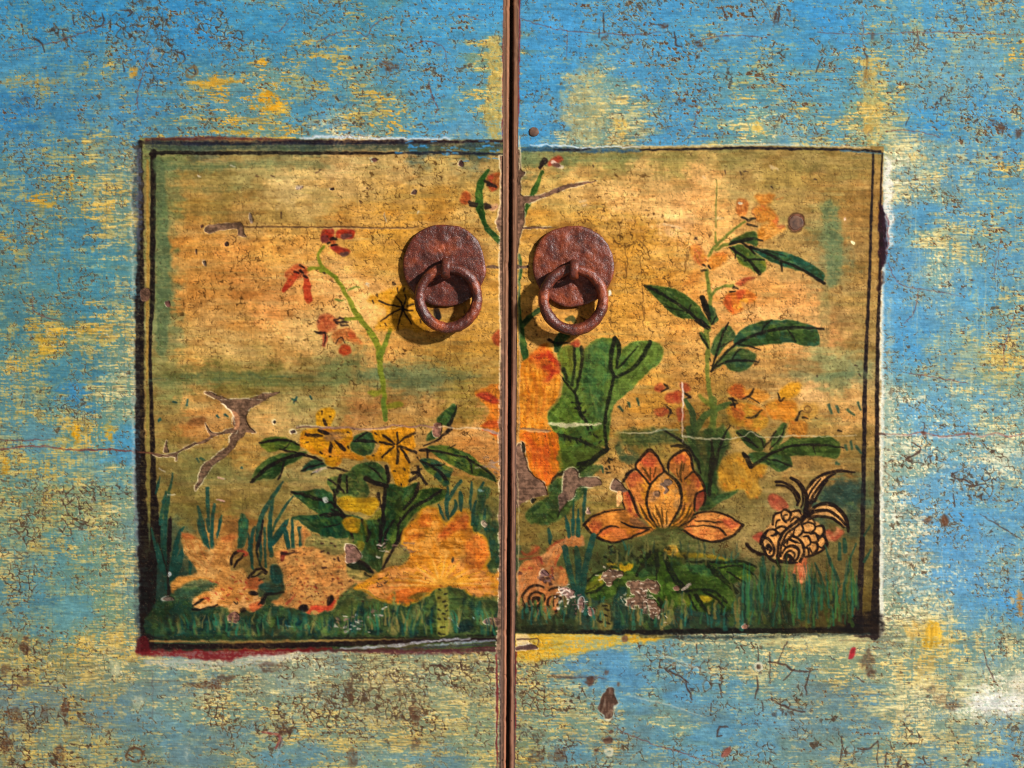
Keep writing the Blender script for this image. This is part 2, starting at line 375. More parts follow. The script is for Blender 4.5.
# thin glaze of worn blue over yellow reads grey green
glaze = np.stack([BLUE[..., 0] * .55 + .27, BLUE[..., 1] * .7 + .18, BLUE[..., 2] * .62 + .08], -1)
patch = ss(.12, .80, YW + .75 * (rank(fbm(26, 13, 62, 3)) - .55))
mix(glaze, 0.50 * patch + .28 * soft * (1 - .5 * patch))
ych = rank(N_big + 0.3 * N_wide)
sat = np.clip(ss(330, 120, Y) * 0.55 + 0.75 * (ych - 0.35) + 0.3 * (YW - .5), 0, 1) * (1 - CR * .75)
sat = sat * (0.45 + 0.55 * ss(700, 560, Y))
YEL = c255((196, 164, 80)) + (c255((228, 158, 24)) - c255((196, 164, 80))) * sat[..., None]
YEL = YEL + (c255((232, 222, 178)) - YEL) * np.clip(CR * 0.95, 0, 1)[..., None]
mix(YEL * (0.88 + 0.26 * (N_h2[..., None] - .2)), hard * (.28 + .30 * patch + .32 * ss(.25, .75, rank(fbm(26, 12, 69, 3)) + .5 * (N_h2 - .5))))
HGT -= 0.10 * hard
white = ss(0.80, 1.0, CR) * ss(0.72, 0.95, u2 + 0.35 * (YW - .5))
mix((240, 234, 216), 0.62 * white)
# dark fine bristle scratches
scr = ss(0.90, 0.99, rank(0.6 * fbm(26, 1.2, 71, 2) + .25 * fbm(40, 14, 73, 2))) * ss(.3, .7, 0.5 * N_big + .5 * YW + 0.1)
mix((88, 74, 60), 0.32 * scr)
# olive grime on the lower boards
gr = ss(.52, .8, rank(fbm(46, 26, 77, 3))) * ss(560, 700, Y)
mix((104, 88, 58), 0.16 * gr)
blow = rank(fbm(28, 9, 78, 3))
# chips of blue lost down to brown
cn = rank(0.62 * fbm(2.7, 1.7, 81, 2) + 0.24 * fbm(30, 20, 83, 2) + 0.20 * N_hair)
CH = CH * .95 + .05
chip = ss(1.0 - 0.085 * CH, 1.0 - 0.085 * CH + 0.03, cn)
rim = ss(1.0 - 0.16 * CH - .02, 1.0 - 0.15 * CH + 0.03, cn)
mix((206, 172, 96), 0.40 * rim * ss(.1, .5, CH))
mix((92, 58, 38), 0.88 * chip)
# craquelure
wxx = X + 3.0 * WOBX + 2 * (fbm(12, 12, 91, 2) - .5)
wyy = Y + 3.0 * WOBY
e1 = voro(wxx / 7.6, wyy / 7.0, 5)
e2 = voro(wxx / 5.2, wyy / 4.8, 9)
gate = rank(fbm(20, 15, 93, 3))
CK = np.clip(CK * 1.0 + .04, 0, 1)
g1 = ss(1.0 - 0.98 * CK, 1.0 - 0.45 * CK + 0.16, gate) * ss(.15, .4, CK)
brk = ss(.42 - .60 * CK, .62 - .55 * CK, rank(fbm(3.6, 3.6, 95, 2)))
cr1 = ss(0.16 + .10 * CK, 0.05, e1) * g1 * brk
cr2 = ss(0.20, 0.05, e2) * ss(1.02 - 0.42 * CK, 1.10 - 0.4 * CK, rank(fbm(17, 13, 97, 3))) * ss(.5, .8, CK) * ss(.42, .6, rank(fbm(3.0, 3.0, 96, 2)))
ck = np.clip(cr1 + 0.8 * cr2, 0, 1)
lip = ss(0.34, 0.18, e1) * g1
mix((222, 204, 138), (.16 + .22 * ss(.6, .95, CK)) * lip * (.4 + .6 * brk))
mix((70, 48, 36), 0.84 * ck)
HGT -= 0.42 * ck + 0.5 * chip
# short fine splits everywhere, a few pixels long
t1 = voro(X / 5.4 + .7 * WOBX, Y / 4.4 + .7 * WOBY, 41)
t2 = voro(X / 8.5 + .6 * WOBX, Y / 7.5 + .6 * WOBY, 43)
tg1 = ss(.84, .93, rank(fbm(3.2, 2.6, 45, 2) + .75 * fbm(40, 30, 46, 2))) * ss(720, 600, Y + 60 * N_big)
tg2 = ss(.78, .88, rank(fbm(4.2, 4.2, 48, 2) + .9 * fbm(36, 28, 49, 2)))
fs = np.clip(ss(.20, .07, t1) * tg1 + ss(.13, .04, t2) * tg2, 0, 1)
mix((208, 178, 104), .30 * np.clip(ss(.34, .2, t1) * tg1 + ss(.24, .13, t2) * tg2, 0, 1))
mix((74, 56, 44), .72 * fs)
HGT -= .3 * fs
# small flecks of grey-blue and cream ground in among the worn colour
fl1 = ss(.90, .97, rank(fbm(2.6, 1.6, 103, 2) + .06 * N_wide)) * ss(.25, .6, YW)
mix((132, 150, 150), .45 * fl1)
fl2 = ss(.93, .98, rank(fbm(2.2, 1.5, 105, 2))) * ss(.3, .7, YW)
mix((216, 204, 164), .55 * fl2)
COL *= (1 + .11 * (rank(fbm(1.9, 1.6, 106, 2)) - .5) + .08 * (rank(fbm(8, 4, 107, 3)) - .5) + .10 * (N_h2 - .5))[..., None]
# sparse dark ticks where paint split across the grain
tk = voro(X / 13.0 + .6 * WOBX, Y / 16.0 + .6 * WOBY, 17)
tg = ss(.80, .93, rank(fbm(30, 20, 101, 3) + .05 * N_fine))
mix((70, 50, 42), 0.7 * ss(.07, .02, tk) * tg * ss(.2, .6, N_midr) )
FIELD_COL = None

# hand-placed marks on the blue boards
REDL = (118, 56, 50)


def hair(p, wd=0.9, col=REDL, a=0.75):
    line(p, wd, col, a=a, soft=0.9, wob=1.2, dry=0.45, h=-0.2)


for t in [T1("20,205 200,175 300,140 380,115 430,95"), T2("245,165 330,130 400,125 445,145 475,95 560,70"), T2("600,190 680,165 750,190 760,250"), T2("690,330 705,390 725,430 715,465"),
          T2("800,65 850,65 915,85"), T2("60,130 100,120 140,60"), T3("30,72 180,118 330,130 480,140 590,125"), T3("740,165 850,142 1020,148"), T4("200,130 400,135 700,128 1020,140"), T3("222,120 216,230"), T3("742,420 728,520"),
          T4("380,60 378,180"), T4("600,120 600,200"), T4("470,525 560,520 690,550"), U3("480,280 520,360 600,385 790,418"), U3("605,390 585,480 545,525"), U3("930,190 905,340"), U3("860,150 1000,140"),
          U3("990,500 950,600 940,720"), U3("560,725 680,745 800,765"), U1("0,185 120,160"), U1("130,400 140,480 250,520"), T1("555,440 550,380 600,180"), V3("395,600 480,640 560,670 700,715 830,760"), U1("60,40 150,30")]:
    hair(t)
hair(U2("0,262 140,248 300,264 440,262 552,274"), 2.0, (128, 58, 48), .85)
hair(U2("0,225 90,225 200,222"), 1.0)
hair(U2("30,440 300,440 550,436"), 0.9, (90, 80, 70), .6)
line(U4("440,196 470,200 560,202 620,192 700,212 800,198 860,210 910,196 960,212 1020,200"), 1.5, (150, 80, 70), a=.75, h=-.3, dry=.4)
line(U4("480,206 600,204 720,216 900,206 1020,208"), 1.2, (236, 224, 214), a=.5, h=0, dry=.5)
hair(U4("700,80 725,0"), .8, (90, 90, 90), .5)
hair(U4("905,0 908,170"), .9, (80, 90, 100), .5)
hair(U4("850,520 930,570 1020,625"), 1.4, (84, 66, 60), .8)
hair(V4("860,300 880,360 910,430"), 1.2, (84, 60, 56), .8)
hair(T2("242,165 242,290"), .9, (110, 70, 60), .5)
hair(V1("610,380 612,590"), 1.0, (90, 56, 50), .6)
hair(V1("0,440 140,438 250,445"), 1.3, (78, 56, 60), .6)
hair(V1("420,300 520,290"), 1.0, (90, 56, 50), .6)
for x0 in (490, 512, 540, 556):
    hair([(x0 / 4., 576 + rng.uniform(-10, 10)), (x0 / 4. + .5, 576 + rng.uniform(50, 80))], 0.9, (70, 70, 80), .5)
for k in range(26):          # vertical scratches down the left boards
    x0 = rng.uniform(5, 134)
    y0 = rng.uniform(180, 640)
    hair([(x0, y0), (x0 + rng.uniform(-1, 1), y0 + rng.uniform(20, 70))], .8, (60, 84, 104), .4)
for k in range(34):
    x0 = rng.uniform(886, 1020)
    y0 = rng.uniform(160, 660)
    hair([(x0, y0), (x0 + rng.uniform(-1, 1), y0 + rng.uniform(20, 70))], .8, (226, 214, 170), .42)
# brown worn places
for (x, y, rx, ry, a) in [(269, 95, 3, 5, .3), (388, 66, 9, 4, .7), (24, 100, 3, 2, .7), (210, 685, 18, 5, .75), (226, 678, 8, 3, .6), (65, 706, 4, 9, .8), (60, 752, 5, 9, .6), (6, 745, 6, 8, .7), (24, 645, 6, 8, .7), (5, 670, 5, 8, .6),
                          (350, 690, 5, 14, .6), (415, 715, 5, 10, .75), (415, 745, 4, 8, .5), (352, 755, 6, 10, .55), (272, 667, 16, 5, .65), (283, 730, 8, 4, .7), (590, 681, 4, 3, .8), (535, 758, 8, 6, .5), (560, 755, 10, 6, .5), (595, 752, 3, 3, .9),
                          (868, 662, 7, 12, .55), (872, 675, 4, 5, .7), (1000, 128, 3, 4, .8), (992, 122, 3, 3, .8), (1018, 132, 4, 4, .8), (868, 130, 4, 6, .8), (867, 76, 4, 6, .5), (872, 35, 2, 6, .7), (776, 18, 3, 8, .6), (1006, 590, 3, 4, .6),
                          (696, 44, 4, 2, .8), (700, 46, 3, 2, .8), (664, 26, 5, 2, .8), (627, 43, 3, 2, .8), (605, 38, 4, 1.5, .8), (725, 60, 5, 1.5, .7), (680, 100, 4, 1.5, .8), (690, 105, 6, 1.5, .7), (952, 706, 8, 4, .5), (960, 676, 3, 3, .4), (725, 752, 5, 3, .4),
                          (15, 716, 6, 12, .5), (25, 680, 8, 4, .5), (45, 712, 3, 6, .4), (930, 690, 5, 5, .35), (940, 700, 8, 5, .35)]:
    n = 9
    blob([(x + rx * (1 + .35 * rng.uniform(-1, 1)) * math.cos(q), y + ry * (1 + .35 * rng.uniform(-1, 1)) * math.sin(q)) for q in np.linspace(0, 2 * math.pi, n, endpoint=False)],
         (92, 58, 42), a=a, soft=2.6, wob=2.5, dry=.55, h=-.3)
# orange and yellow patches seen bare
for (x, y, rx, ry, c, a) in [(268, 98, 10, 5, (232, 160, 24), .9), (267, 107, 16, 3, (232, 160, 24), .8), (40, 82, 38, 2.5, (214, 160, 60), .5), (230, 132, 26, 2, (240, 176, 40), .9), (215, 82, 26, 4, (226, 164, 44), .8), (133, 73, 5, 5, (220, 160, 50), .8), (154, 54, 4, 8, (220, 200, 150), .4),
                             (77, 432, 4, 10, (236, 164, 20), .9), (110, 435, 4, 6, (230, 164, 30), .7), (108, 432, 6, 9, (220, 164, 40), .5), (6, 467, 5, 9, (224, 164, 40), .8), (932, 636, 8, 15, (232, 178, 50), .9), (912, 630, 6, 8, (226, 180, 90), .7), (1020, 600, 3, 14, (196, 130, 50), .7), (1012, 600, 3, 4, (224, 180, 110), .7),
                             (620, 128, 7, 8, (236, 190, 90), .8), (758, 128, 7, 6, (240, 190, 80), .8), (1005, 358, 12, 4, (232, 186, 80), .7), (1008, 370, 8, 3, (232, 186, 80), .6), (1001, 160, 3, 10, (226, 176, 90), .4), (918, 157, 10, 4, (236, 196, 110), .6), (868, 120, 5, 14, (226, 184, 90), .5),
                             (115, 740 - 70, 4, 12, (238, 222, 170), .5), (138, 702, 6, 7, (232, 216, 170), .35), (187, 752, 3, 10, (230, 216, 180), .35), (45, 700 - 352, 7, 10, (222, 168, 40), .5), (45, 205, 6, 3, (214, 164, 50), .7), (52, 204, 7, 2, (220, 168, 50), .7), (40, 380 - 40, 6, 7, (214, 160, 40), .5)]:
    n = 9
    blob([(x + rx * (1 + .3 * rng.uniform(-1, 1)) * math.cos(q), y + ry * (1 + .3 * rng.uniform(-1, 1)) * math.sin(q)) for q in np.linspace(0, 2 * math.pi, n, endpoint=False)],
         c, a=a, soft=3.0, wob=3, dry=.75, h=-.1)
# white patch, lower right, and long yellow wedge under the right picture
blob(V4("800,490 880,470 1020,480 1020,545 900,550 820,530"), (236, 232, 222), a=.85, soft=9, wob=4, dry=.7)
blob(V4("960,420 1020,395 1020,460 970,470"), (232, 222, 196), a=.7, soft=8, wob=4, dry=.7)
blob(V3("20,222 330,232 640,238 560,262 420,280 230,318 20,340"), (232, 184, 50), a=.9, soft=4, wob=2.5, dry=.45, col2=(222, 162, 30))
blob(V3("120,232 360,236 320,250 160,252"), (206, 170, 70), a=.6, soft=4, wob=2, dry=.5)
blob(V4("0,240 340,236 420,262 300,290 0,272"), (222, 208, 140), a=.6, soft=6, wob=3, dry=.7)
for t in [V3("560,310 640,330 700,352 780,385 850,420"), V3("470,480 560,500 640,520 760,560"), V3("600,350 690,360 740,372")]:
    line(t, [1.2, 1.8, 1.0], (226, 216, 180), a=.45, soft=1.2, dry=.6)
# bare brown patches
blob(V3("385,448 405,450 415,475 424,505 412,530 405,560 385,580 362,560 350,530 355,490 370,465"), (222, 206, 170), a=.75, soft=2.5, wob=2.0)
blob(V3("385,448 405,450 412,475 422,505 408,525 402,560 380,570 362,555 345,530 355,490 370,465"), (84, 58, 46), a=.97, soft=1.0, wob=1.2, h=-.8)
blob(V3("378,646 395,644 404,656 392,670 370,668 362,656"), (88, 60, 48), a=.95, h=-.6, wob=1)
blob(V3("305,415 325,412 322,434 306,438"), (88, 60, 48), a=.9, h=-.6, wob=1.4)
blob(V3("372,378 388,378 384,392 372,394"), (92, 66, 54), a=.8, h=-.4)
blob(V3("390,618 404,620 402,632 390,630"), (88, 60, 48), a=.9, h=-.4)
blob(V3("422,428 430,430 428,442 420,440"), (92, 66, 54), a=.8, h=-.4)
blob(V3("440,242 460,240 462,262 442,264"), (120, 80, 60), a=.85, h=-.4)
blob(V3("150,395 250,398 360,402 360,412 200,412 150,405"), (90, 60, 50), a=.6, soft=2, dry=.5, wob=1.5)
blob(V3("836,716 862,688 874,688 870,712 845,726"), (150, 84, 70), a=.9, h=-.3)
hair(V3("836,716 862,690"), 1.4, (70, 50, 46))
blob(V4("322,330 332,292 348,286 350,305 338,330"), (168, 36, 46), a=.95, wob=.6)
blob(U4("618,545 640,535 655,545 640,558"), (98, 66, 44), a=.9, soft=3.5, wob=1.5, h=-.3)
blob(U4("690,540 705,525 722,530 726,550 712,570 694,560"), (98, 60, 38), a=.95, soft=3.5, wob=2, h=-.3)
blob(U4("612,195 620,188 636,196 626,204"), (110, 60, 44), a=.9, h=-.3)
line(U4("622,190 626,160 612,152"), 1.0, (80, 56, 50), a=.8, h=-.2)
for (fx, t) in [(V4, "40,345 75,262"), (V4, "5,310 8,430"), (V4, "0,345 60,355 110,380 165,382"), (V4, "165,382 150,440 155,475"), (V4, "60,420 105,375"), (V4, "298,640 292,740"), (V4, "440,660 436,750"), (V4, "472,705 470,750"), (V4, "355,405 385,425"), (V4, "10,490 60,520 110,540 150,540"), (V4, "360,690 400,690 440,660"),
                (V3, "980,400 984,440 975,490"), (V3, "828,430 834,460 842,485"), (V3, "695,420 700,450 715,470 718,495"), (V3, "620,380 650,390 680,405 705,425"), (V3, "738,275 738,310"), (V3, "1000,500 1002,540"), (V3, "795,510 798,540"), (V3, "860,600"
                 " 830,605 820,640 840,640"), (V3, "985,290 985,340"), (V3, "980,372 1000,360"), (T4, "215,230 190,290"), (T4, "385,200 398,240 390,310"), (T4, "555,500 565,470"), (U4, "740,440 745,490"), (U4, "760,350 735,370 790,385 820,405 870,400"), (U4, "575,235 610,255 590,280 550,300"), (U4, "690,165 706,172"),
                (V2, "820,340 824,370 850,375"), (V2, "700,360 740,360 760,380"), (V2, "85,640 100,650 95,690"), (T1, "290,60 300,100"), (T1, "410,50 410,95 380,110"), (T1, "340,60 380,85"), (T1, "480,40 530,45 510,65"), (T1, "490,250 495,285"), (T1, "130,150 165,170 175,205"), (T1, "685,200 730,215 740,240"), (T1, "740,270 780,300 775,260"),
                (T3, "650,130 655,180 680,185"), (T3, "550,95 620,105"), (T3, "840,30 860,75"), (T3, "365,50 370,130"), (T3, "350,120 345,150"), (T4, "20,90 45,30 40,85")]:
    line(fx(t), [1.2, 2.0, 1.3], (72, 48, 40), a=.85, soft=1.0, wob=1.3, dry=.2, h=-.35)
blob(R("488,44 500,40 501,90 500,138 489,138 485,112 488,80"), (206, 176, 88), a=.85, soft=6, wob=4, dry=.75, col2=(186, 160, 84))
blob(R("570,72 596,70 606,100 600,138 572,138 562,100"), (196, 176, 110), a=.6, soft=10, wob=6, dry=.85)
blob(R("862,70 878,66 880,140 866,142"), (206, 172, 84), a=.6, soft=6, wob=5, dry=.85)
# ring mark and pale nail scars on the boards
for (x, y, r, c) in [(135, 755, 8, (96, 62, 40)), (192, 72, 6, (130, 100, 60)), (758, 667, 3, (226, 218, 190)), (609, 752, 3, (226, 214, 180))]:
    q = [(x + r * math.cos(a), y + r * .9 * math.sin(a)) for a in np.linspace(0, 2 * math.pi, 12, endpoint=False)]
    line(q + q[:1], 2.4 if r > 5 else 3.0, c, a=.8, soft=1.5, wob=1.8, dry=.4)
blob([(757, 665), (760, 665), (760, 669), (757, 669)], (70, 50, 40), a=.9)
line(V2("80,690 95,645 70,630 25,625"), 2.6, (150, 62, 62), a=.75, dry=.4)
line(V2("95,640 104,670 90,700 78,760"), 2.0, (176, 186, 196), a=.3, dry=.4)
# ------------------------------------------------------------------ painted pictures: ground
GROUND = [
 (147,200,120,105,62),(147,400,130,110,60),(160,160,104,112,68),(163,200,100,106,62),(164,250,100,106,64),(165,300,108,112,70),(163,350,124,120,72),(160,330,118,124,80),(165,390,130,120,70),
 (200,148,78,90,72),(300,148,74,88,66),(420,148,60,84,80),(480,148,64,88,80),(200,172,132,116,64),(230,160,128,112,62),(250,172,150,136,82),(300,165,180,150,90),(340,165,192,158,100),(290,190,180,155,98),(400,165,186,152,92),(440,163,166,138,76),(475,200,176,140,72),(490,165,150,125,70),
 (190,190,152,118,56),(220,205,132,108,54),(240,215,140,108,56),(270,215,152,124,66),(310,208,168,140,78),(350,190,182,148,86),(400,195,172,132,64),(440,210,166,122,52),(350,215,172,128,60),
 (180,250,182,128,60),(200,240,176,124,58),(230,250,188,132,66),(270,245,188,138,66),(310,245,190,140,66),(370,240,194,144,62),(400,225,184,134,52),(330,280,200,150,86),(360,300,206,158,92),(300,290,202,146,80),(245,290,188,128,64),(200,285,182,128,62),(190,305,178,128,64),(270,310,192,134,72),
 (215,320,172,128,68),(240,318,166,120,60),(200,345,186,148,82),(230,342,182,148,86),(300,335,200,158,94),(280,350,190,150,84),(250,358,160,130,70),(195,358,170,132,68),(330,345,178,144,84),
 (180,376,104,100,52),(210,372,104,98,48),(240,378,114,104,50),(270,372,104,98,48),(300,378,124,108,56),(340,366,106,108,62),(380,355,196,142,72),(390,372,108,108,66),(430,375,124,118,72),(420,386,104,108,70),(470,372,130,106,48),(440,340,182,132,56),(480,345,166,122,50),(400,345,192,142,70),(450,360,150,118,54),(490,300,180,135,60),
 (195,405,186,144,80),(170,395,118,118,68),(170,420,138,112,60),(215,420,166,118,62),(195,425,158,108,54),(300,405,134,126,74),(270,425,182,142,82),(290,415,160,132,78),(335,410,146,128,74),(360,412,162,116,64),(390,405,150,112,58),(425,412,172,130,70),(460,395,132,110,50),(470,410,128,106,46),(490,410,170,120,60),
 (170,440,132,112,58),(240,445,160,122,60),(250,460,164,124,60),(200,465,112,104,56),(215,460,118,106,56),(240,480,130,112,62),(270,460,150,126,66),(300,480,154,130,76),(280,490,138,122,66),(170,480,130,116,64),(180,495,118,106,54),(460,450,178,124,62),(480,440,186,128,66),(490,460,180,120,60),(450,485,138,116,52),(480,490,122,106,48),
 (200,510,106,98,50),(240,505,112,98,48),(240,522,122,82,40),(280,505,120,104,54),(220,530,150,108,54),(330,515,140,120,60),(170,540,70,84,60),(165,580,34,56,50),(170,610,28,52,44),(300,540,170,126,64),(340,545,150,126,72),(350,580,150,118,64),
 (200,620,36,58,42),(260,620,38,62,44),(320,622,40,64,44),(380,615,50,76,44),(430,615,58,84,46),(480,610,54,78,48),(490,560,46,66,46),(480,520,80,84,48),(250,640,110,86,44),(400,640,70,66,40),
 (525,155,96,112,74),(560,158,112,114,66),(620,158,128,120,66),(680,158,138,122,66),(740,156,126,112,62),(800,156,122,108,58),(850,160,132,112,60),(870,200,136,104,52),
 (540,180,180,146,80),(580,185,188,150,84),(640,178,196,156,92),(700,182,204,156,92),(620,200,206,160,94),(660,205,208,162,96),(700,205,210,160,94),(745,190,166,140,82),(780,180,146,122,64),(780,200,152,126,68),(820,195,146,112,56),(845,210,142,110,56),
 (540,225,186,140,62),(600,225,174,130,56),(640,235,178,132,54),(640,260,182,130,50),(680,250,192,140,62),(700,240,210,158,90),(680,225,218,168,108),(730,225,200,150,84),(790,255,168,134,74),(770,290,184,130,68),(810,240,146,120,68),(828,210,122,112,62),(828,240,110,114,74),(835,265,118,116,76),(850,230,148,112,60),(862,270,144,112,58),
 (560,330,200,146,70),(620,300,190,138,56),(650,290,192,138,56),(660,320,198,146,70),(640,340,200,148,68),(690,300,194,138,66),(730,300,200,144,80),(760,310,204,148,84),(800,300,196,140,78),(830,285,152,128,76),(820,330,212,158,96),(800,340,204,150,88),(840,320,158,124,72),(850,300,146,116,62),(860,340,136,112,62),
 (640,370,192,140,60),(660,355,196,146,70),(690,345,200,148,74),(690,380,176,128,60),(740,350,190,136,70),(760,345,200,146,78),(780,362,172,130,70),(750,375,150,114,62),(800,372,138,120,74),(830,365,130,128,82),(845,375,118,126,88),(835,385,128,124,78),(810,392,192,150,94),(790,392,184,146,86),(850,395,178,138,82),
 (640,415,168,118,46),(620,420,160,114,48),(660,405,172,124,50),(680,425,150,108,44),(720,420,134,108,46),(720,400,150,116,54),(830,408,178,138,78),(850,420,172,130,72),(820,425,158,124,64),(790,430,140,112,58),(850,445,112,92,46),(830,455,140,108,54),
 (620,445,146,118,56),(640,450,130,112,52),(610,470,172,132,72),(590,490,150,120,64),(630,455,160,122,66),(600,510,116,100,46),(560,520,112,96,44),(530,530,118,94,46),(545,540,100,92,46),(570,500,110,104,50),(770,470,128,108,58),(800,470,142,110,58),(840,470,140,108,56),(810,480,126,106,58),(750,495,112,96,50),(780,510,124,108,64),
 (845,490,66,82,60),(830,505,58,78,60),(855,510,82,84,52),(845,530,92,84,46),(860,560,94,82,44),(740,520,120,104,58),(750,545,128,108,64),(735,560,84,84,50),(800,575,104,90,50),(760,570,86,84,50),(840,570,96,84,46),(850,600,96,78,34),(800,600,78,78,42),(760,605,44,64,48),(820,615,70,62,30),(780,620,34,44,30),(850,625,40,34,24),
 (600,560,70,82,44),(570,560,80,84,44),(540,600,44,60,46),(580,610,38,64,54),(640,620,34,52,38),(700,620,34,56,46),(520,620,36,44,30),(670,565,70,84,44),(620,590,60,80,40),
]
gx_ = X + 4 * (N_hair - .5) + 12 * (N_wide - 0.5) + 12 * WOBX
gy_ = Y + 14 * (fbm(30, 9, 111, 3) - .5) + 6 * WOBY + 5 * (N_hair - .5)
GV = control(GROUND, 3, gx_, gy_, 5.0) / 255.0
brush = rank(.10 * N_hair + .25 * N_wide + .25 * N_midr + .25 * rank(fbm(3, 2.2, 113, 2)))
GV = GV * (0.97 + 0.20 * brush[..., None]) * np.array([1.02, 1.0, .99], f32) + .012
# broad dry passes of grey-green and of warm ochre dragged along the grain
p1_ = ss(.66, .92, rank(fbm(60, 6, 121, 3) + .12 * N_hair)) * ss(.2, .6, N_hair)
p2_ = ss(.68, .92, rank(fbm(50, 7, 127, 3) + .12 * N_hair))
up = ss(560, 500, Y)
GV = GV + (c255((112, 118, 74)) - GV) * (0.16 * p1_ * up)[..., None]
GV = GV + (c255((206, 160, 100)) - GV) * (0.20 * p2_ * up)[..., None]
tealp = ss(.90, .985, rank(fbm(44, 5, 131, 2) + .1 * N_hair)) * up
GV = GV + (c255((104, 126, 92)) - GV) * (0.12 * tealp)[..., None]
GV = GV + (c255((216, 174, 112)) - GV) * (.22 * ss(.62, .95, rank(fbm(34, 12, 135, 3))) * ss(520, 420, Y))[..., None]
stn = ss(.62, .95, rank(fbm(22, 10, 133, 3))) * up
GV = GV * (1 - .12 * stn[..., None] * np.array([.7, 1.0, 1.35], f32))
# fine brown grain dashes
dsh = ss(.93, .985, rank(fbm(16, 1.1, 137, 2) + .2 * N_mid))
GV = GV + (c255((96, 70, 36)) - GV) * (0.18 * dsh)[..., None]
wv = ss(.9, .99, N_vert) * .08
GV = GV * (1 - wv[..., None])
fleck = ss(.965, .99, rank(fbm(2.3, 1.7, 139, 2)))
GV = GV + (c255((84, 60, 36)) - GV) * (0.4 * fleck)[..., None]
# dark fine craquelure in the ground, in places
CRK = [(600,240,.9),(640,260,1.),(650,300,.95),(640,380,1.),(680,370,.85),(560,320,.5),(690,270,.5),(720,330,.55),(760,320,.6),(640,420,.9),(430,205,.75),(385,212,.6),(340,250,.4),(240,275,.6),(300,280,.55),(215,300,.5),(280,325,.5),(400,300,.3),(470,330,.4),(345,370,.7),(420,395,.7),(390,400,.6),(180,240,.1),(180,400,.1),(300,175,.1),(560,180,.15),(700,180,.15),(820,190,.2),(820,320,.3),(850,400,.1),(250,420,.2),(300,470,.1),(480,250,.3),(440,240,.5),(800,430,.2),(250,540,.2),(700,420,.4),(540,420,.4)]
CV = control(CRK, 1, soft=12.)[..., 0]
pe1 = voro(X / 8.2 + .45 * WOBX, Y / 7.4 + .45 * WOBY, 21)
pe2 = voro(X / 4.2 + .5 * WOBX, Y / 5.4 + .5 * WOBY, 25)
pg = rank(fbm(13, 13, 141, 3))
pbr = ss(.35, .6, rank(fbm(3.4, 3.4, 149, 2)))
pc = ss(.13, .03, pe1) * pbr * ss(1.0 - .72 * CV, 1.12 - .66 * CV, pg) * ss(.15, .5, CV)
pc2 = ss(.15, .04, pe2) * pbr * ss(1.0 - .42 * CV, 1.1 - .42 * CV, rank(fbm(9, 8, 147, 3))) * ss(.1, .4, CV)
pc = np.clip(pc + .75 * pc2, 0, 1)
GV = GV + (c255((70, 46, 22)) - GV) * (0.72 * pc)[..., None]


def panelmask(p):
    q = np.array(p, float)
    d = segdist(X + .8 * WOBX, Y + .8 * WOBY, q, True)
    return inside(X + .8 * WOBX, Y + .8 * WOBY, q), d


inL, dL = panelmask(PL)
inR, dR = panelmask(PR)
INP = (inL & (X < 511)) | (inR & (X >= 511))
inside_soft = np.where(INP, ss(-.3, 1.2, np.where(X < 511, dL, dR)), 0)
mix(GV, inside_soft)
HGT = HGT * (1 - inside_soft) + inside_soft * (-.30 * pc - .06 * dsh)

# white ground showing just outside the picture's edges
line(R("133,150 133,230 134,330 134,430"), [2, 4, 3, 5], (226, 218, 186), a=.5, soft=4, wob=3.5, dry=.95, h=0)
line(R("134,430 135,480 139,560"), [4, 5, 3], (198, 206, 204), a=.65, soft=4, wob=2.5, dry=.8, h=0)
line(R("142,560 140,650"), 5, (70, 92, 110), a=.6, soft=5, wob=2.5, dry=.7, h=0)
line(R("886,156 888,180 888,205 890,228 888,250"), [3, 8, 9, 6, 3], (244, 238, 222), a=.9, soft=5, wob=3.5, dry=.7, h=0)
line(R("884,260 882,300 882,400 881,500 881,600 881,634"), [3, 4.5, 4, 5, 5, 4], (238, 234, 214), a=.85, soft=3, wob=1.4, dry=.45, h=0)
line(R("890,300 889,400 888,520 889,600"), 6, (206, 206, 170), a=.5, soft=6, wob=3, dry=.8, h=0)
line(R("300,138 345,137 400,139 450,138"), [2, 3.5, 2.5, 2], (232, 234, 236), a=.85, soft=2.5, wob=2, dry=.5, h=0)
line(R("148,651 200,656 260,656 330,652"), 5, (206, 198, 180), a=.55, soft=5, wob=3, dry=.85, h=0)
line(R("150,662 210,664 260,660 300,655"), 9, (214, 206, 186), a=.55, soft=7, wob=3, dry=.85, h=0)

# borders of the left picture
line(R("146,139.5 200,138.5 262,139 300,141"), [3, 4, 3, 1.2], (84, 32, 36), a=.75, soft=2, dry=.35)
line(R("141,142.5 200,143.5 300,142.5 400,142 455,141.5 503,141"), [3.2, 4.2, 4.6, 4.2, 3, 2.2], (40, 27, 34), a=.95, soft=1.6, dry=.3)
line(R("150,145 220,146 320,146 420,146 500,146"), [9, 8, 7, 6, 5], (40, 50, 62), a=.68, soft=5, wob=2.5, dry=.5)
line(R("137,146 138,200 139,260 138,330 138,420 139,520 141,640"), [8, 9, 7, 6, 6, 8, 9], (40, 40, 52), a=.6, soft=5, wob=3, dry=.6)
line(R("160,148 300,148 504,148.5"), 5.5, (70, 88, 70), a=.6, soft=2, dry=.35, h=0)
line(R("153,154.5 160,153 250,153 350,153 400,153.2"), 3.6, BLK, a=.98, soft=1, dry=.1)
line(R("400,153.2 450,153 504,154"), 3.2, (32, 36, 48), a=.85, soft=1.2, dry=.4)
line(R("140,143 141,200 140.5,250 140,300 140,380 140,440 142,500 144,560 145,650"), [5, 5, 6.5, 8.5, 9, 9.5, 10, 11, 10], BLK, a=.97, soft=1.8, dry=.22, wob=1.2)
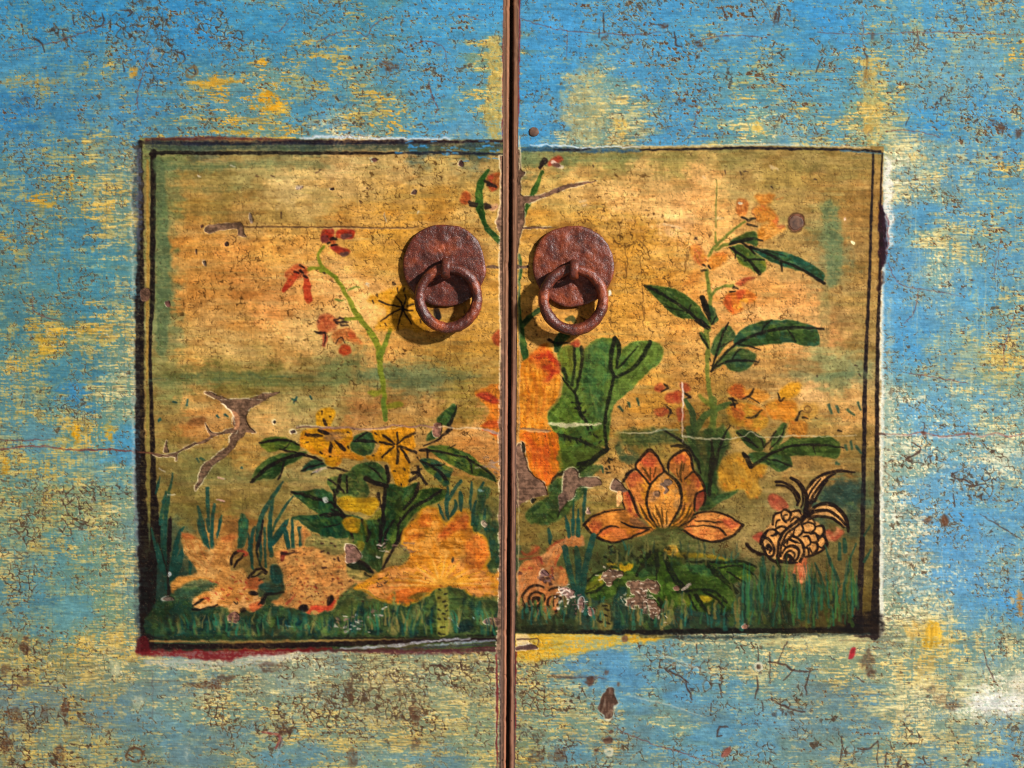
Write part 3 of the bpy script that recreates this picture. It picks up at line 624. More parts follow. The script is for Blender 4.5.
line(R("139,150 139.5,200 139,250"), 5, (112, 120, 140), a=.55, soft=2, dry=.75, wob=2, h=0)
line(R("147.5,160 148,250 147.5,330 147,385"), [2.6, 3.4, 3, 1.6], (172, 128, 58), a=.8, soft=1.2, dry=.2, h=0)
line(R("147.5,390 147.8,440 148.2,490 149,520"), [2.2, 2.6, 2.2, 1.5], (128, 118, 60), a=.7, soft=1.2, dry=.2, h=0)
line(R("153.4,152 153.3,200 152.8,240 152.6,275 152.4,305 150.6,330 150.2,360 151,390"), [5.8, 5.6, 5.6, 5.4, 4.6, 3.4, 3.2, 3.6], BLK, a=.98, soft=.9, wob=.6, dry=.1)
line(R("151,390 151.8,420 153,460 153.8,495 155,530 153,560 152,600 150,645"), [3.6, 4.2, 5.4, 7, 9.5, 9, 8, 8], BLK, a=.98, soft=1.2, wob=.8, dry=.12)
line(R("157,520 162,548 167,575 169,592 167,615 166,640"), [6, 5, 4, 3, 5, 3], BLK, a=.92, soft=1.2, dry=.2)
line(R("150,637 200,637.5 260,637.5 330,637 400,636.5 498,635"), [3, 3.6, 4, 4.2, 4, 3], BLK, a=.96, soft=1.4, dry=.15)
line(R("150,641.3 220,641 300,641 360,640.3 400,640"), 2.6, (172, 128, 70), a=.85, soft=1.2, dry=.3, h=0)
line(R("140,646.5 200,646.4 260,645.8 320,644.5 380,642.5 440,640.5 498,639"), [6, 5.5, 5.6, 5.5, 5, 4, 3], (36, 24, 26), a=.97, soft=1.6, dry=.15)
line(R("138,652 180,653.5 225,655.5 250,653 300,650.5 330,649"), [6, 7, 10, 7, 4, 2], (122, 30, 34), a=.93, soft=3.2, wob=2, dry=.35)
line(R("330,650.5 390,651.5 440,651.5 498,649"), [3, 4.5, 5.5, 5], (92, 44, 52), a=.85, soft=2.2, wob=1.6, dry=.4)
line(R("340,648.5 390,646 430,641.5 470,638.5"), [1.5, 3, 2.5, 1.5], (190, 186, 192), a=.8, soft=1.4, wob=1.5, dry=.5)
line(R("425,646 460,642.5 495,640"), [1, 2.4, 1.5], (170, 176, 196), a=.7, soft=1.4, wob=1.5, dry=.55)
line(R("400,649 450,646 497,643.5"), 2, (64, 60, 84), a=.6, soft=1.4, dry=.5)
blob(R("138,640 146,636 149,650 137,652"), (92, 28, 32), a=.8, soft=2)
# blue flakes strayed over the top right of the left picture
for k in range(34):
    x0 = rng.uniform(395, 503)
    y0 = 140 + abs(rng.normal(0, 11)) * (0.5 + (x0 - 395) / 140)
    line([(x0, y0), (x0 + rng.uniform(2, 8), y0 + rng.uniform(-.6, .6))], rng.uniform(1.2, 2.6), (64, 138, 188), a=.85, soft=1.2, wob=1.5, dry=.3, h=.1)
# borders of the right picture
line(R("520,150 545,149 590,150 640,150.5"), [4, 6, 6, 2.5], (48, 86, 116), a=.85, soft=2.5, wob=1.6, dry=.4)
line(R("555,149.6 575,150.4 590,149"), [2, 3.6, 2], (36, 32, 40), a=.85, soft=1.6, dry=.3)
line(R("530,146.4 545,144.6 552,146 565,146.4 585,148 600,146.6 640,147.6"), [1, 1.8, 1.4, 2, 1.3, 1.4, .9], (220, 232, 240), a=.85, soft=1.1, wob=1.6, dry=.35)
line(R("640,149.8 690,149.3 740,148 790,148.6 840,149.6 880,151.5"), [1.8, 2.4, 2.8, 3, 2.6, 2.4], (32, 27, 32), a=.95, soft=1, dry=.15)
line(R("840,150.6 884,153.4"), 2.2, (66, 120, 150), a=.7, soft=1.2, dry=.5)
line(R("640,146.6 700,146 780,144.8 840,146.4 870,147.6"), 1.7, (214, 208, 180), a=.6, soft=1.3, dry=.6, h=0)
line(R("873.4,154 871.4,215 869.6,275 867.2,330 865,380 864.2,440 863,500 862,545 860,590 858,625"), [2.4, 2.6, 3, 3.6, 4.2, 4.2, 4.6, 5, 5.8, 9], (34, 27, 30), a=.98, soft=1, wob=.6, dry=.1)
line(R("876.4,160 874.8,240 872.6,310"), 3, (166, 128, 70), a=.55, soft=1.4, dry=.3, h=0)
line(R("882,153 880.4,215 879.8,275 878,330 877,400 876.8,470 876.4,545 875.4,600 874.6,636"), [1.6, 2, 2.8, 4, 4, 5, 6.4, 7.6, 8.5], (34, 26, 28), a=.98, soft=1, wob=.7, dry=.1)
blob(R("880,204 884,207 886,222 887,245 885,262 883,267 879,267 879,206"), (42, 20, 30), a=.97, soft=2, wob=1.8)
line(R("887,215 888.5,235 887,258"), 1.5, (98, 32, 46), a=.7, soft=1.4, wob=2, dry=.5)
blob(R("880,273 884,272 884,282 880,290 876,288"), (52, 30, 26), a=.8, soft=2, wob=1.6, dry=.3)
blob(R("848,618 880,612 880,637 850,633"), (34, 26, 24), a=.9, soft=3, wob=1.6, dry=.3)
line(R("516,629.5 560,631 600,632 660,632.5 720,631 780,630.5 860,629"), [3.5, 4.5, 4.6, 5.5, 5.4, 5, 6], (30, 26, 24), a=.97, soft=1.8, wob=1, dry=.15)
line(R("640,636.5 700,637.5 760,637 800,635 870,634"), [2, 3.4, 3.6, 3, 2.5], (36, 46, 46), a=.75, soft=1.8, wob=1.6, dry=.5)
line(R("855,636 878,637"), 4, (52, 36, 34), a=.8, soft=2, dry=.4)
line(R("840,640 879,641.5"), 2, (80, 60, 50), a=.5, soft=2, dry=.6)

# ------------------------------------------------------------------ left picture
GR1, GR2, GR3 = (30, 74, 66), (24, 62, 60), (46, 84, 56)
# streaks of dark green across the ground
for t, wd, c, a in [("158,376 220,374 300,377 345,374", 5, (84, 92, 52), .5), ("150,380 200,376", 3, (60, 92, 78), .5), ("215,379 290,376", 2.5, (66, 96, 78), .45), ("360,377 420,378 480,376", 7, (84, 104, 72), .5), ("370,386 440,384", 4, (72, 98, 70), .45), ("330,364 365,366", 4, (88, 104, 70), .5),
                     ("160,480 240,478 330,484", 8, (112, 112, 66), .4), ("410,424 450,422", 4, (130, 112, 60), .4), ("400,372 470,362", 4, (150, 112, 54), .4), ("155,163 200,166 240,164", 7, (92, 106, 70), .5), ("160,169 176,168", 5, (60, 96, 92), .6)]:
    line(R(t), wd, c, a=a, soft=4, wob=2.5, dry=.6, h=0)
line(R("159,160 161,200 163,250 163,310 162,350"), [9, 11, 14, 14, 9], (92, 112, 76), a=.85, soft=4, wob=2, dry=.3, h=0)
for t in ["C 170,675 185,680", "C 240,690 246,665", "C 395,745 405,755", "C 435,740 452,750", "C 100,770 106,760", "C 780,662 800,668", "C 800,652 790,680", "C 870,645 880,660", "E 95,110 108,100", "E 292,300 300,318", "E 312,298 330,306", "E 520,345 524,348"]:
    f_ = {'C': C_, 'E': E}[t[0]]
    line(f_(t[2:]), 3.2, (28, 76, 76), a=.9)

for t, wd, c, a in [("160,166 215,168 260,164 330,166", 8, (100, 118, 80), .5), ("165,186 200,190 240,186", 6, (104, 116, 76), .4), ("160,384 230,380 300,384 350,380", 8, (86, 104, 66), .45), ("165,445 220,470 300,476 340,470", 9, (122, 124, 74), .4), ("360,372 430,370 470,372", 6, (92, 118, 84), .45)]:
    line(R(t), wd, c, a=a, soft=6, wob=3, dry=.55, h=0)

motif('painted_flower_spray', 'L', 'red flowers drooping from one curved green stem')
STEM = (112, 124, 34)
line(D_("0,5 60,20 100,70 140,140 175,205"), [2.6, 4, 4.6, 5], STEM, a=.92)
line(A("1010,760 960,720 925,690 915,640 940,595"), [3.6, 3.2, 3.2, 3], STEM, a=.92)
line(A("935,712 890,705 850,720"), [3, 3, 3.6], STEM, a=.92)
line(D_("175,205 215,260 260,320 295,385 305,440 312,520 325,600 330,680 334,765"), [5.4, 5.6, 6, 6.6, 6.4, 5, 4.6, 4.6, 4.8], STEM, a=.92)
line(F("322,0 332,60 334,100"), [4.8, 5, 5], (84, 110, 40), a=.92)
line(D_("305,440 325,400 345,345 362,305"), [5.4, 5.4, 4.6, 4], (100, 122, 36), a=.92)
line(D_("205,245 160,250 125,252"), [4, 3.6, 3], STEM, a=.9)
line(D_("145,105 175,90 205,88"), [2, 2.6, 1.4], (104, 124, 50), a=.85)
line(D_("78,152 98,155 118,154"), [1.6, 2.4, 1.2], (88, 116, 50), a=.85)
line(D_("250,625 280,632 315,622"), [3, 6.5, 4], (120, 122, 36), a=.85, soft=2)
line(D_("350,700 385,690 415,688"), [4, 7, 4], (118, 116, 34), a=.85, soft=2)
REDP, REDD = (168, 50, 28), (126, 36, 32)
blob(A("925,540 940,510 985,505 990,540 960,575 930,570"), REDP, a=.92, soft=2, col2=REDD)
blob(B("80,545 90,515 130,505 175,515 170,550 130,560"), REDP, a=.95, soft=2, col2=REDD)
blob(B("50,600 70,590 110,600 150,615 140,640 95,635"), REDP, a=.92, soft=2, col2=REDD)
line(B("30,520 60,560 70,585"), 5, REDP, a=.6, soft=3)
blob(B("105,535 140,530 165,540 130,560 108,556"), (104, 72, 66), a=.85, h=-.3)
blob(B("100,628 140,622 146,640 115,648"), (98, 74, 68), a=.85, h=-.3)
blob(A("925,550 955,535 965,565 935,580"), (90, 50, 50), a=.7)
for t in [A("975,558 1005,552"), A("960,580 972,575"), A("985,590 1005,588"), B("65,555 85,560"), B("60,590 75,588")]:
    line(t, 4.2, BLK, a=.95)
blob(A("740,740 770,705 810,685 850,700 855,740 810,765 770,770"), (176, 62, 36), a=.75, soft=4, dry=.3)
line(C_("800,20 770,60 735,105"), [5, 6.5, 4.5], (160, 46, 30), a=.95, soft=1.6)
line(C_("850,35 856,90 862,152"), [4, 7.5, 7], (160, 50, 30), a=.92, soft=1.6)
for t in [A("820,690 840,705"), A("790,725 815,735"), A("842,745 856,757"), C_("820,5 838,18"), C_("845,28 855,40")]:
    line(t, 4, BLK, a=.95)
blob(C_("905,260 940,225 985,235 1010,270 1000,310 960,320 915,300"), (160, 72, 50), a=.8, soft=3, dry=.25, col2=(176, 96, 56))
blob(D_("60,330 110,300 160,300 190,340 220,375 190,385 140,360 100,385 70,370"), (178, 86, 40), a=.72, soft=3.5, dry=.3)
blob(D_("0,250 40,225 80,245 100,270 60,300 0,330"), (172, 80, 44), a=.7, soft=4, dry=.3)
blob(D_("100,400 125,380 155,395 158,425 120,438 95,420"), (172, 56, 28), a=.88, soft=2.5)
blob(D_("150,320 180,325 175,345 150,345"), (160, 60, 34), a=.6, soft=3)
line(C_("945,315 948,350 940,385"), [3, 5, 3], (168, 70, 50), a=.8, soft=2)
line(C_("895,316 930,322 948,318"), [2, 3.4, 2.2], BLK, a=.95)
line(D_("0,318 25,318 28,350 20,385"), [2, 2.2, 1.8, 1], BLK, a=.9)
line(D_("80,378 105,345 128,376"), 1.6, BLK, a=.9)
for t in ["75,258 95,250", "90,270 120,268", "100,245 120,250", "110,282 140,285", "118,262 140,270", "82,268 90,275"]:
    line(D_(t), 3.6, (48, 36, 34), a=.9, wob=1.2)

motif('painted_yellow_flower', 'L', 'yellow star flower with black stamens half under the ring')
blob(D_("245,165 260,130 320,115 380,85 430,80 470,130 500,180 520,250 560,300 510,320 440,300 360,310 290,300 300,260 340,230 320,190"), (206, 142, 26), a=.8, soft=4, wob=1.6, dry=.2, col2=(190, 126, 26))
for t in ["300,160 360,178 425,190", "425,195 365,225 310,262", "425,200 412,240 400,282", "425,200 445,240 468,278", "425,195 450,205 475,210", "425,190 410,160 390,135", "425,190 440,150 436,125"]:
    line(D_(t), [2.6, 2.2, 1.4], BLK, a=.95)
for t in ["268,160 272,172", "290,125 295,138", "398,92 402,115", "432,95 430,108", "512,255 516,268", "336,275 342,285", "398,292 399,306", "372,62 382,68", "375,75 384,72", "448,185 478,175"]:
    line(D_(t), 3, BLK, a=.9)
blob(D_("580,205 595,190 612,205 622,240 610,258 592,250"), (28, 26, 28), a=.95)

motif('painted_flower_spray', 'L', 'small red flowers on a dark green stem at the door edge')
blob(B("715,350 735,315 765,320 775,360 745,385 720,370"), (164, 70, 34), a=.85, soft=3, dry=.2)
blob(B("850,250 880,225 925,220 930,260 910,300 870,315"), (160, 56, 34), a=.85, soft=2.5, col2=(130, 70, 30))
blob(B("860,390 900,375 912,395 880,418"), (196, 140, 110), a=.8, soft=2, dry=.3)
line(B("862,205 830,255 815,320 818,390 832,450 850,495"), [3, 6.5, 7.5, 7, 5.5, 4.5], (34, 88, 34), a=.97)
line(B("850,500 880,530 915,565"), [4.5, 6, 6.5], (30, 80, 40), a=.97)
for t in ["845,260 895,285", "860,280 900,292", "765,370 805,380", "770,385 800,390", "845,385 870,385", "850,400 875,395"]:
    line(B(t), 5.4, (38, 30, 28), a=.9)

motif('painted_leaf_sprig', 'L', 'dark green leaves around the two yellow flowers')
LG1, LG2, LG3 = (34, 78, 42), (60, 92, 36), (28, 70, 56)
blob(YF("60,275 120,240 200,236 262,258 320,290 300,330 200,320 120,330"), LG2, a=.95, col2=(84, 100, 34))
blob(YF("10,520 40,440 120,370 230,340 340,330 360,345 300,390 220,430 160,500 90,505"), LG1, a=.95, col2=(60, 92, 44))
blob(YF("330,455 370,400 420,380 470,400 490,420 430,440"), LG3, a=.93)
blob(YF("270,590 350,585 430,570 520,600 560,690 620,740 480,735 380,690"), LG1, a=.95, col2=(28, 78, 54))
blob(YF("290,745 400,735 520,730 660,740 700,768 300,768"), (26, 76, 54), a=.93)
blob(E("800,600 880,590 960,585 1024,600 1024,700 960,695 870,665"), (24, 74, 56), a=.95, col2=(36, 84, 50))
blob(F("0,460 60,500 110,570 140,640 160,690 120,712 60,700 0,690"), (26, 72, 52), a=.93, col2=(36, 84, 50))
blob(YF("650,440 740,400 830,410 870,470 870,550 780,530 700,500"), LG1, a=.93, col2=(50, 104, 60))
blob(YF("500,500 580,480 680,440 740,520 760,600 700,640 560,620 510,560"), (46, 84, 46), a=.9, col2=(92, 104, 50))
blob(YF("640,270 700,215 760,205 800,240 790,320 730,360 660,330"), (52, 88, 46), a=.92, col2=(34, 78, 48))
blob(F("345,440 380,430 440,440 500,425 480,480 430,540 400,600 360,690 320,768 240,768 290,660 320,540"), (36, 66, 32), a=.94, col2=(26, 76, 44))
blob(F("400,560 450,490 540,455 640,460 640,500 560,540 490,580 430,660 390,740 340,768 360,690"), (40, 80, 36), a=.92, col2=(66, 94, 34))
blob(F("150,690 200,640 260,600 310,560 330,600 300,700 330,768 170,768"), (44, 76, 34), a=.9, col2=(110, 104, 34))
blob(H("130,20 230,0 330,0 400,10 350,110 320,200 310,270 260,240 200,190 230,120 160,90"), (38, 70, 36), a=.85, col2=(24, 78, 50))
blob(YG("490,175 520,120 590,60 620,30 650,60 640,130 600,215 530,215"), LG1, a=.95, col2=(44, 92, 52))
blob(YG("395,345 420,280 480,235 520,240 520,290 460,340"), LG1, a=.92)
blob(YG("400,410 480,385 580,390 690,430 790,480 850,540 930,600 1000,690 960,690 880,660 790,640 700,600 580,540 460,460"), LG1, a=.95, col2=(70, 94, 34))
blob(YG("340,505 440,500 540,545 620,590 600,640 590,720 540,725 460,650 380,580"), LG3, a=.94, col2=(78, 98, 38))
for t, wd in [("YF 60,275 130,262 200,255 265,265", 3.6), ("YF 265,265 320,290", 3), ("YF 265,262 235,295 215,312", 2), ("YF 190,315 250,328 340,345", 2.6), ("YF 10,522 60,475 130,420 230,375 330,345", 5), ("YF 220,400 205,450 178,510", 3), ("YF 340,350 400,365 460,390", 3.4), ("YF 330,455 390,425 470,410", 3), ("YF 395,478 430,455 450,440", 2),
              ("YF 270,590 350,610 440,635 520,655", 4), ("YF 520,655 570,700 610,740", 4), ("YF 535,580 545,640 540,690", 4), ("YF 500,510 560,545 600,590", 3), ("YF 578,480 570,530 555,600", 4.6), ("YF 620,490 620,590", 4), ("YF 500,430 560,440 620,455", 3), ("YF 740,500 810,530 880,550", 6), ("YF 760,420 810,460 850,510", 2.4), ("YF 872,420 885,470 880,530", 4), ("YF 865,560 860,640 850,760", 5.5),
              ("YF 820,600 830,680", 5), ("YF 660,265 740,262 830,268", 4), ("YF 680,255 720,225 752,208", 3.2), ("YF 480,745 560,735 640,745", 3), ("F 0,590 60,580 130,590", 3.4), ("F 60,560 120,600 150,640", 4), ("F 20,650 60,645 100,635", 2), ("F 320,540 325,620 310,700 300,760", 5.5), ("F 430,560 480,500 505,428", 4.5), ("F 400,640 470,555 560,505 625,458", 4.4),
              ("F 380,750 420,680 480,625 510,600", 3.4), ("F 410,600 400,680 385,740", 3), ("F 230,400 280,425 345,440", 6), ("F 470,370 500,372 545,430", 4.6), ("F 500,340 505,380 460,415", 4.6), ("F 480,378 520,355", 3.4), ("H 480,0 420,80 380,140 320,250", 4.6), ("H 380,0 340,60 330,130", 4), ("H 300,0 320,80", 5), ("H 215,0 250,60 240,110", 4), ("H 130,20 165,80 170,110", 3),
              ("YG 655,45 635,110 610,175 590,212", [1.5, 5, 5.5]), ("YG 600,250 540,300 470,355 370,390", [6, 4.6, 3, 2]), ("YG 400,425 500,440 600,460 720,490 790,530", 3.2), ("YG 790,530 880,580 940,630 990,700", [3, 3, 2.4, 1.2]), ("YG 740,480 770,540 790,620", 2.4), ("YG 580,412 645,380", 2.2), ("YG 340,515 440,570 520,625 575,700", [3, 4, 4.4, 5]), ("YG 440,560 500,555 550,552", 2.2), ("YG 350,430 390,425 415,440", 5), ("YG 400,420 410,490", 3.6)]:
    k, pts = t.split(' ', 1)
    line({'YF': YF, 'F': F, 'YG': YG, 'H': H}[k](pts), [w_ * .85 for w_ in wd] if isinstance(wd, list) else [wd * .75, wd, wd * .7], BLK, a=.93, wob=.9)
blob(F("90,510 130,490 180,500 230,500 290,505 300,545 260,590 210,575 150,570 100,545"), (190, 138, 22), a=.92, soft=2.2, col2=(168, 128, 24))
blob(F("110,630 140,600 185,605 200,640 190,680 140,670"), (186, 130, 24), a=.9, soft=2.2)
blob(H("120,25 160,0 210,0 190,55 150,60"), (184, 136, 30), a=.85, soft=2.5)
for t in ["F 190,630 200,680", "F 230,620 240,690", "F 210,690 215,760", "H 230,10 235,60"]:
    k, pts = t.split(' ', 1)
    line({'F': F, 'H': H}[k](pts), 5, (112, 104, 26), a=.6, soft=3, dry=.3)

motif('painted_yellow_flower', 'L', 'spotted yellow flower with a worn grey centre')
blob(YF("430,165 425,90 470,55 530,55 548,95 520,150 500,185"), (202, 142, 24), a=.93, soft=2.2, col2=(186, 130, 26))
blob(YF("320,230 340,195 420,182 560,180 640,185 660,240 640,290 650,330 730,370 700,390 600,370 580,400 550,430 490,410 470,370 400,345 350,310 320,290"), (204, 138, 20), a=.95, soft=2.2, col2=(184, 112, 26))
blob(YF("470,230 510,205 570,205 640,220 600,250 540,262 490,260"), (134, 100, 72), a=.8, soft=3, dry=.3)
for t in ["370,222 420,228 465,232", "545,262 575,290 605,318", "515,270 518,300 514,330", "445,195 480,212 500,218", "470,125 482,145 488,165"]:
    line(YF(t), [4, 4.4, 2.4] if t[0] != '5' else [2, 4, 4.6], BLK, a=.93)
for t in ["355,212 356,222", "360,268 372,268", "448,335 462,342", "512,358 518,360", "460,75 462,88", "508,102 518,103", "625,208 636,212", "630,300 634,312"]:
    line(YF(t), 3.4, BLK, a=.93)
motif('painted_yellow_flower', 'L', 'plain yellow flower with a black eight-pointed star centre')
blob(YF("780,200 850,180 1000,165 1050,180 1050,250 1060,300 1010,340 1024,420 1010,540 960,555 930,530 900,440 880,400 820,390 760,385 740,360 800,340 830,290 790,240"), (206, 138, 18), a=.95, soft=2.2, col2=(194, 126, 22))
for t in ["148,380 150,285", "155,370 220,320 298,282", "125,375 70,330 28,300", "110,382 50,372 0,358", "120,395 70,440 22,485", "150,400 152,470 145,540", "165,400 240,420 308,450", "180,420 220,470 250,530"]:
    line(YG(t), [2.4, 3.2, 3.2], BLK, a=.95)
for t in ["YG 120,605 130,610", "YG 205,590 212,605", "YG 178,715 182,730", "YF 800,215 812,220", "YF 785,355 795,360", "YG 318,490 322,500", "YG 340,430 350,432"]:
    k, pts = t.split(' ')[0], t.split(' ', 1)[1]
    line({'YF': YF, 'YG': YG}[k](pts), 3.4, BLK, a=.93)
line(YG("50,560 65,620 72,690"), [2, 5, 3.4], BLK, a=.95)

motif('painted_grass', 'L', 'teal blades of grass beside the left border')


def blades(f_, txt, col=GR1, a=.93, black=False):
    for t in txt.split('|'):
        pts, wds = t.rsplit(' w', 1)
        line(f_(pts), [float(v) for v in wds.split(',')], col, a=a, soft=1.1, wob=.7, dry=.12)


blades(E, "168,375 160,430 145,475 w1.5,3,2|100,395 92,440 82,480 w1.2,3,1.5|135,470 115,560 100,640 w2.5,4,2|150,480 135,560 130,660 130,768 w2.5,5,3.5,3|130,510 118,520 w4,4|225,650 200,690 185,768 w1.5,4,5.5")
blades(E, "158,598 155,660 150,768 w2,4.2,4.6", (36, 28, 30))
blades(G, "110,40 120,100 140,170 160,260 w1.5,3,4,3|165,0 165,120 200,250 w3,4,3|275,35 240,110 225,200 220,260 w1.5,5,5.5,3|270,150 255,200 220,290 200,330 w3,7.5,8,3|300,195 308,235 305,280 w1.5,3.4,2|140,120 175,260 190,380 w2,4,2|230,170 200,280 215,300 w2,5,3")
blades(G, "205,0 200,90 195,200 195,260 195,390 w4.5,5,4,3,2.4|190,430 185,470 190,520 w4,4.6,3", (36, 28, 30))
motif('painted_grass', 'L', 'teal blades of grass rising in a fan above the orange fish')
blades(E, "345,452 348,540 352,590 355,640 w3.6,4,2.8,1.8|298,545 310,600 330,690 345,768 w2.6,4,6.5,5|382,535 372,600 365,690 370,755 w2.4,3.6,3,3.4|418,590 405,650 395,690 w1.6,2.6,2")
blades(G, "350,0 365,60 385,110 400,170 w3,6,5.5,4|395,0 405,60 w3.6,3|425,0 422,70 425,130 w2,2.4,3.6|462,0 455,50 445,90 w3,2.4,1")
blob(E("518,580 535,590 555,630 550,690 530,750 505,750 502,690 510,620"), (34, 82, 62), a=.93)
blob(G("555,0 600,0 605,40 580,90 560,140 545,135 560,70"), (34, 82, 62), a=.93)
blades(E, "730,420 690,480 640,560 610,640 595,720 w2,4.5,5.2,4.5,2|680,515 670,580 665,660 668,768 w3,4.5,4.6,5|785,492 740,550 700,620 680,670 w1.6,3,3,2|760,610 720,670 680,730 w1.6,8,6|580,660 570,720 560,768 w1.6,3.4,4|740,640 752,700 765,768 w3,4,3|780,620 778,700 785,768 w2,3.2,3.4|815,655 825,700 820,750 w3.6,4.6,3")
blades(G, "720,0 716,60 718,120 725,180 w4,4.4,4,5|800,10 770,70 730,125 w5,5.5,3|785,20 800,90 815,160 w2.4,4.6,2.4|830,0 832,70 835,150 w2.2,3.2,3.6|870,40 880,90 872,135 w3,4.4,3|640,40 620,110 625,240 w3,4,2.6|605,70 615,150 630,250 w2,2.6,2|660,80 670,170 665,230 w3,3,2|690,40 690,130 695,240 w2.4,3,2.4")
blades(G, "680,0 668,70 650,130 655,190 680,255 w2,2.6,3.4,2.6,1.6", (30, 40, 40))
blades(E, "630,620 620,690 600,768 w1.5,3,3.4", (36, 34, 36))

motif('painted_fish', 'L', 'orange fish with a spread tail fin and striped black-edged fins')
OR1, OR2 = (198, 132, 66), (188, 116, 60)
blob(GL("232,240 300,260 360,285 400,330 440,360 480,330 520,280 580,260 640,260 630,330 600,390 580,470 600,520 680,500 720,560 720,620 740,690 800,720 830,700 820,740 780,768 330,768 300,700 420,640 440,590 380,580 220,620 170,690 150,640 200,570 300,545 340,520 280,430 240,350"), OR1, a=.93, soft=2.2, wob=1.4, col2=(206, 148, 82), dry=.1)
blob(G("210,320 260,290 340,290 420,300 430,330 360,350 250,350 215,372"), (192, 128, 58), a=.85, soft=2.5)
blob(G("320,440 330,400 400,360 450,330 560,330 640,340 660,390 690,420 670,455 620,470 580,460 540,490 500,480 480,450 420,440 380,460"), (200, 132, 64), a=.93, soft=2.2, col2=(210, 150, 88))
blob(GL("235,240 300,250 330,275 300,290 240,275"), (176, 76, 40), a=.6, soft=3, dry=.35)
blob(GL("520,270 600,245 640,262 600,300 540,310"), (178, 90, 46), a=.6, soft=3, dry=.35)
blob(GL("715,570 790,570 830,600 790,650 730,655 700,620"), (166, 82, 44), a=.85, soft=2.5)
for t in ["300,300 340,400", "360,330 400,430", "330,420 420,500", "480,380 440,480", "560,320 500,420", "430,480 400,550", "600,310 560,400", "380,380 430,460", "260,300 300,380"]:
    line(GL(t), 1.6, (170, 92, 48), a=.5, soft=1.5, dry=.4)
for t in ["440,590 460,600", "480,600 500,610", "520,650 540,660", "580,640 600,650", "620,600 640,590", "660,680 680,690", "560,700 580,690", "630,720 650,735", "690,650 705,640", "480,680 490,690", "600,560 615,570", "660,590 670,600", "520,720 540,730", "700,720 720,730", "700,600 710,610"]:
    line(GL(t), 2.2, (150, 46, 34), a=.75, soft=1.4)
line(GL("595,468 600,420 630,385 675,368"), [3, 4, 3.6, 2.4], BLK, a=.96)
line(GL("615,492 640,450 690,400"), [1.6, 3.6, 2.6], BLK, a=.96)
line(GL("640,372 680,375 712,395 690,410"), [2, 3, 2.4, 2], (170, 60, 44), a=.8)
line(GL("722,568 760,520 810,500 855,525"), [2.4, 3.4, 3.4, 2.4], BLK, a=.96)
line(GL("745,560 780,555 820,528 850,538"), [2.4, 2.4, 2.8, 2.4], BLK, a=.93)
line(GL("800,585 835,570"), 3, BLK, a=.8)
blob(GL("740,672 775,668 795,685 765,697 742,690"), BLK, a=.96)
blob(G("565,455 585,448 598,460 590,472 570,472"), BLK, a=.96)
blob(G("610,370 640,362 655,375 635,385 615,382"), BLK, a=.96)
line(G("320,440 360,415 400,398"), [2.2, 3, 2.4], BLK, a=.95)
line(G("320,455 380,458 445,435"), [2.4, 3.6, 2.4], BLK, a=.95)
line(G("380,400 400,400 405,415"), 3, (168, 60, 40), a=.8)
blob(G("610,440 650,420 680,420 668,455 630,468"), (184, 76, 46), a=.85, soft=2)
line(G("660,430 690,400 700,380"), [2, 3.4, 2], BLK, a=.9)
line(G("530,420 545,430 550,420"), 1.6, BLK, a=.9)

motif('painted_fish', 'L', 'orange red-spotted fish with two black eyes and a red mouth')
blob(GM("105,230 200,210 330,190 420,190 620,220 640,300 700,350 830,400 800,430 700,490 610,520 580,570 550,640 500,670 420,690 350,690 280,660 200,640 90,635 80,600 150,560 180,500 160,440 165,380 130,320"), (202, 142, 78), a=.93, soft=2.2, wob=1.2, col2=(192, 124, 64), dry=.08)
blob(GM("330,70 400,100 560,140 690,140 640,190 600,250 500,250 400,200 330,190 340,130"), (136, 122, 70), a=.92, soft=3, col2=(120, 116, 66), dry=.2)
blob(GM("300,60 345,75 380,110 330,140 310,190 300,120"), (190, 116, 60), a=.8, soft=2.5)
blob(GM("640,330 740,370 830,400 780,440 700,440 640,400"), (132, 122, 66), a=.9, soft=3, dry=.2)
line(GM("700,470 640,520 590,575 560,640"), 3, (64, 78, 44), a=.75, soft=2.5, dry=.3)
line(GM("90,560 150,500 160,430"), 4, (60, 70, 44), a=.6, soft=3, dry=.3)
for k in range(46):
    x0, y0 = rng.uniform(190, 620), rng.uniform(270, 600)
    line(GM("%f,%f %f,%f" % (x0, y0, x0 + rng.uniform(-14, 22), y0 + rng.uniform(-12, 14))), rng.uniform(1., 2.6), (130, 44, 32) if k % 3 else (72, 38, 30), a=rng.uniform(.5, .9), soft=1.3)
for t in ["455,348 485,348", "445,232 465,225", "495,240 505,245", "450,172 462,172", "520,168 528,172", "545,192 552,196", "540,285 548,288", "570,275 575,300"]:
    line(GM(t), 3, (58, 34, 34), a=.85)
line(GM("160,290 172,250 190,235"), [4, 5, 3], (100, 30, 30), a=.8)
line(GM("160,240 200,245 250,240 280,242"), [4, 3, 2, 2], (44, 30, 32), a=.8, dry=.4)
blob(GM("280,640 300,620 340,618 358,645 340,670 300,670 283,660"), (30, 24, 24), a=.97)
blob(GM("490,600 500,565 525,550 545,570 540,610 515,632 493,628"), (32, 24, 22), a=.97)
line(GM("350,680 400,640 450,660 500,650 550,590"), [3, 3.4, 5, 4, 2], (178, 54, 38), a=.8, soft=2)
line(GM("380,635 440,640 510,640"), [3, 5, 4], (186, 66, 44), a=.8, soft=2)
line(GM("195,610 240,575"), 4, (170, 56, 44), a=.7, soft=2.4)

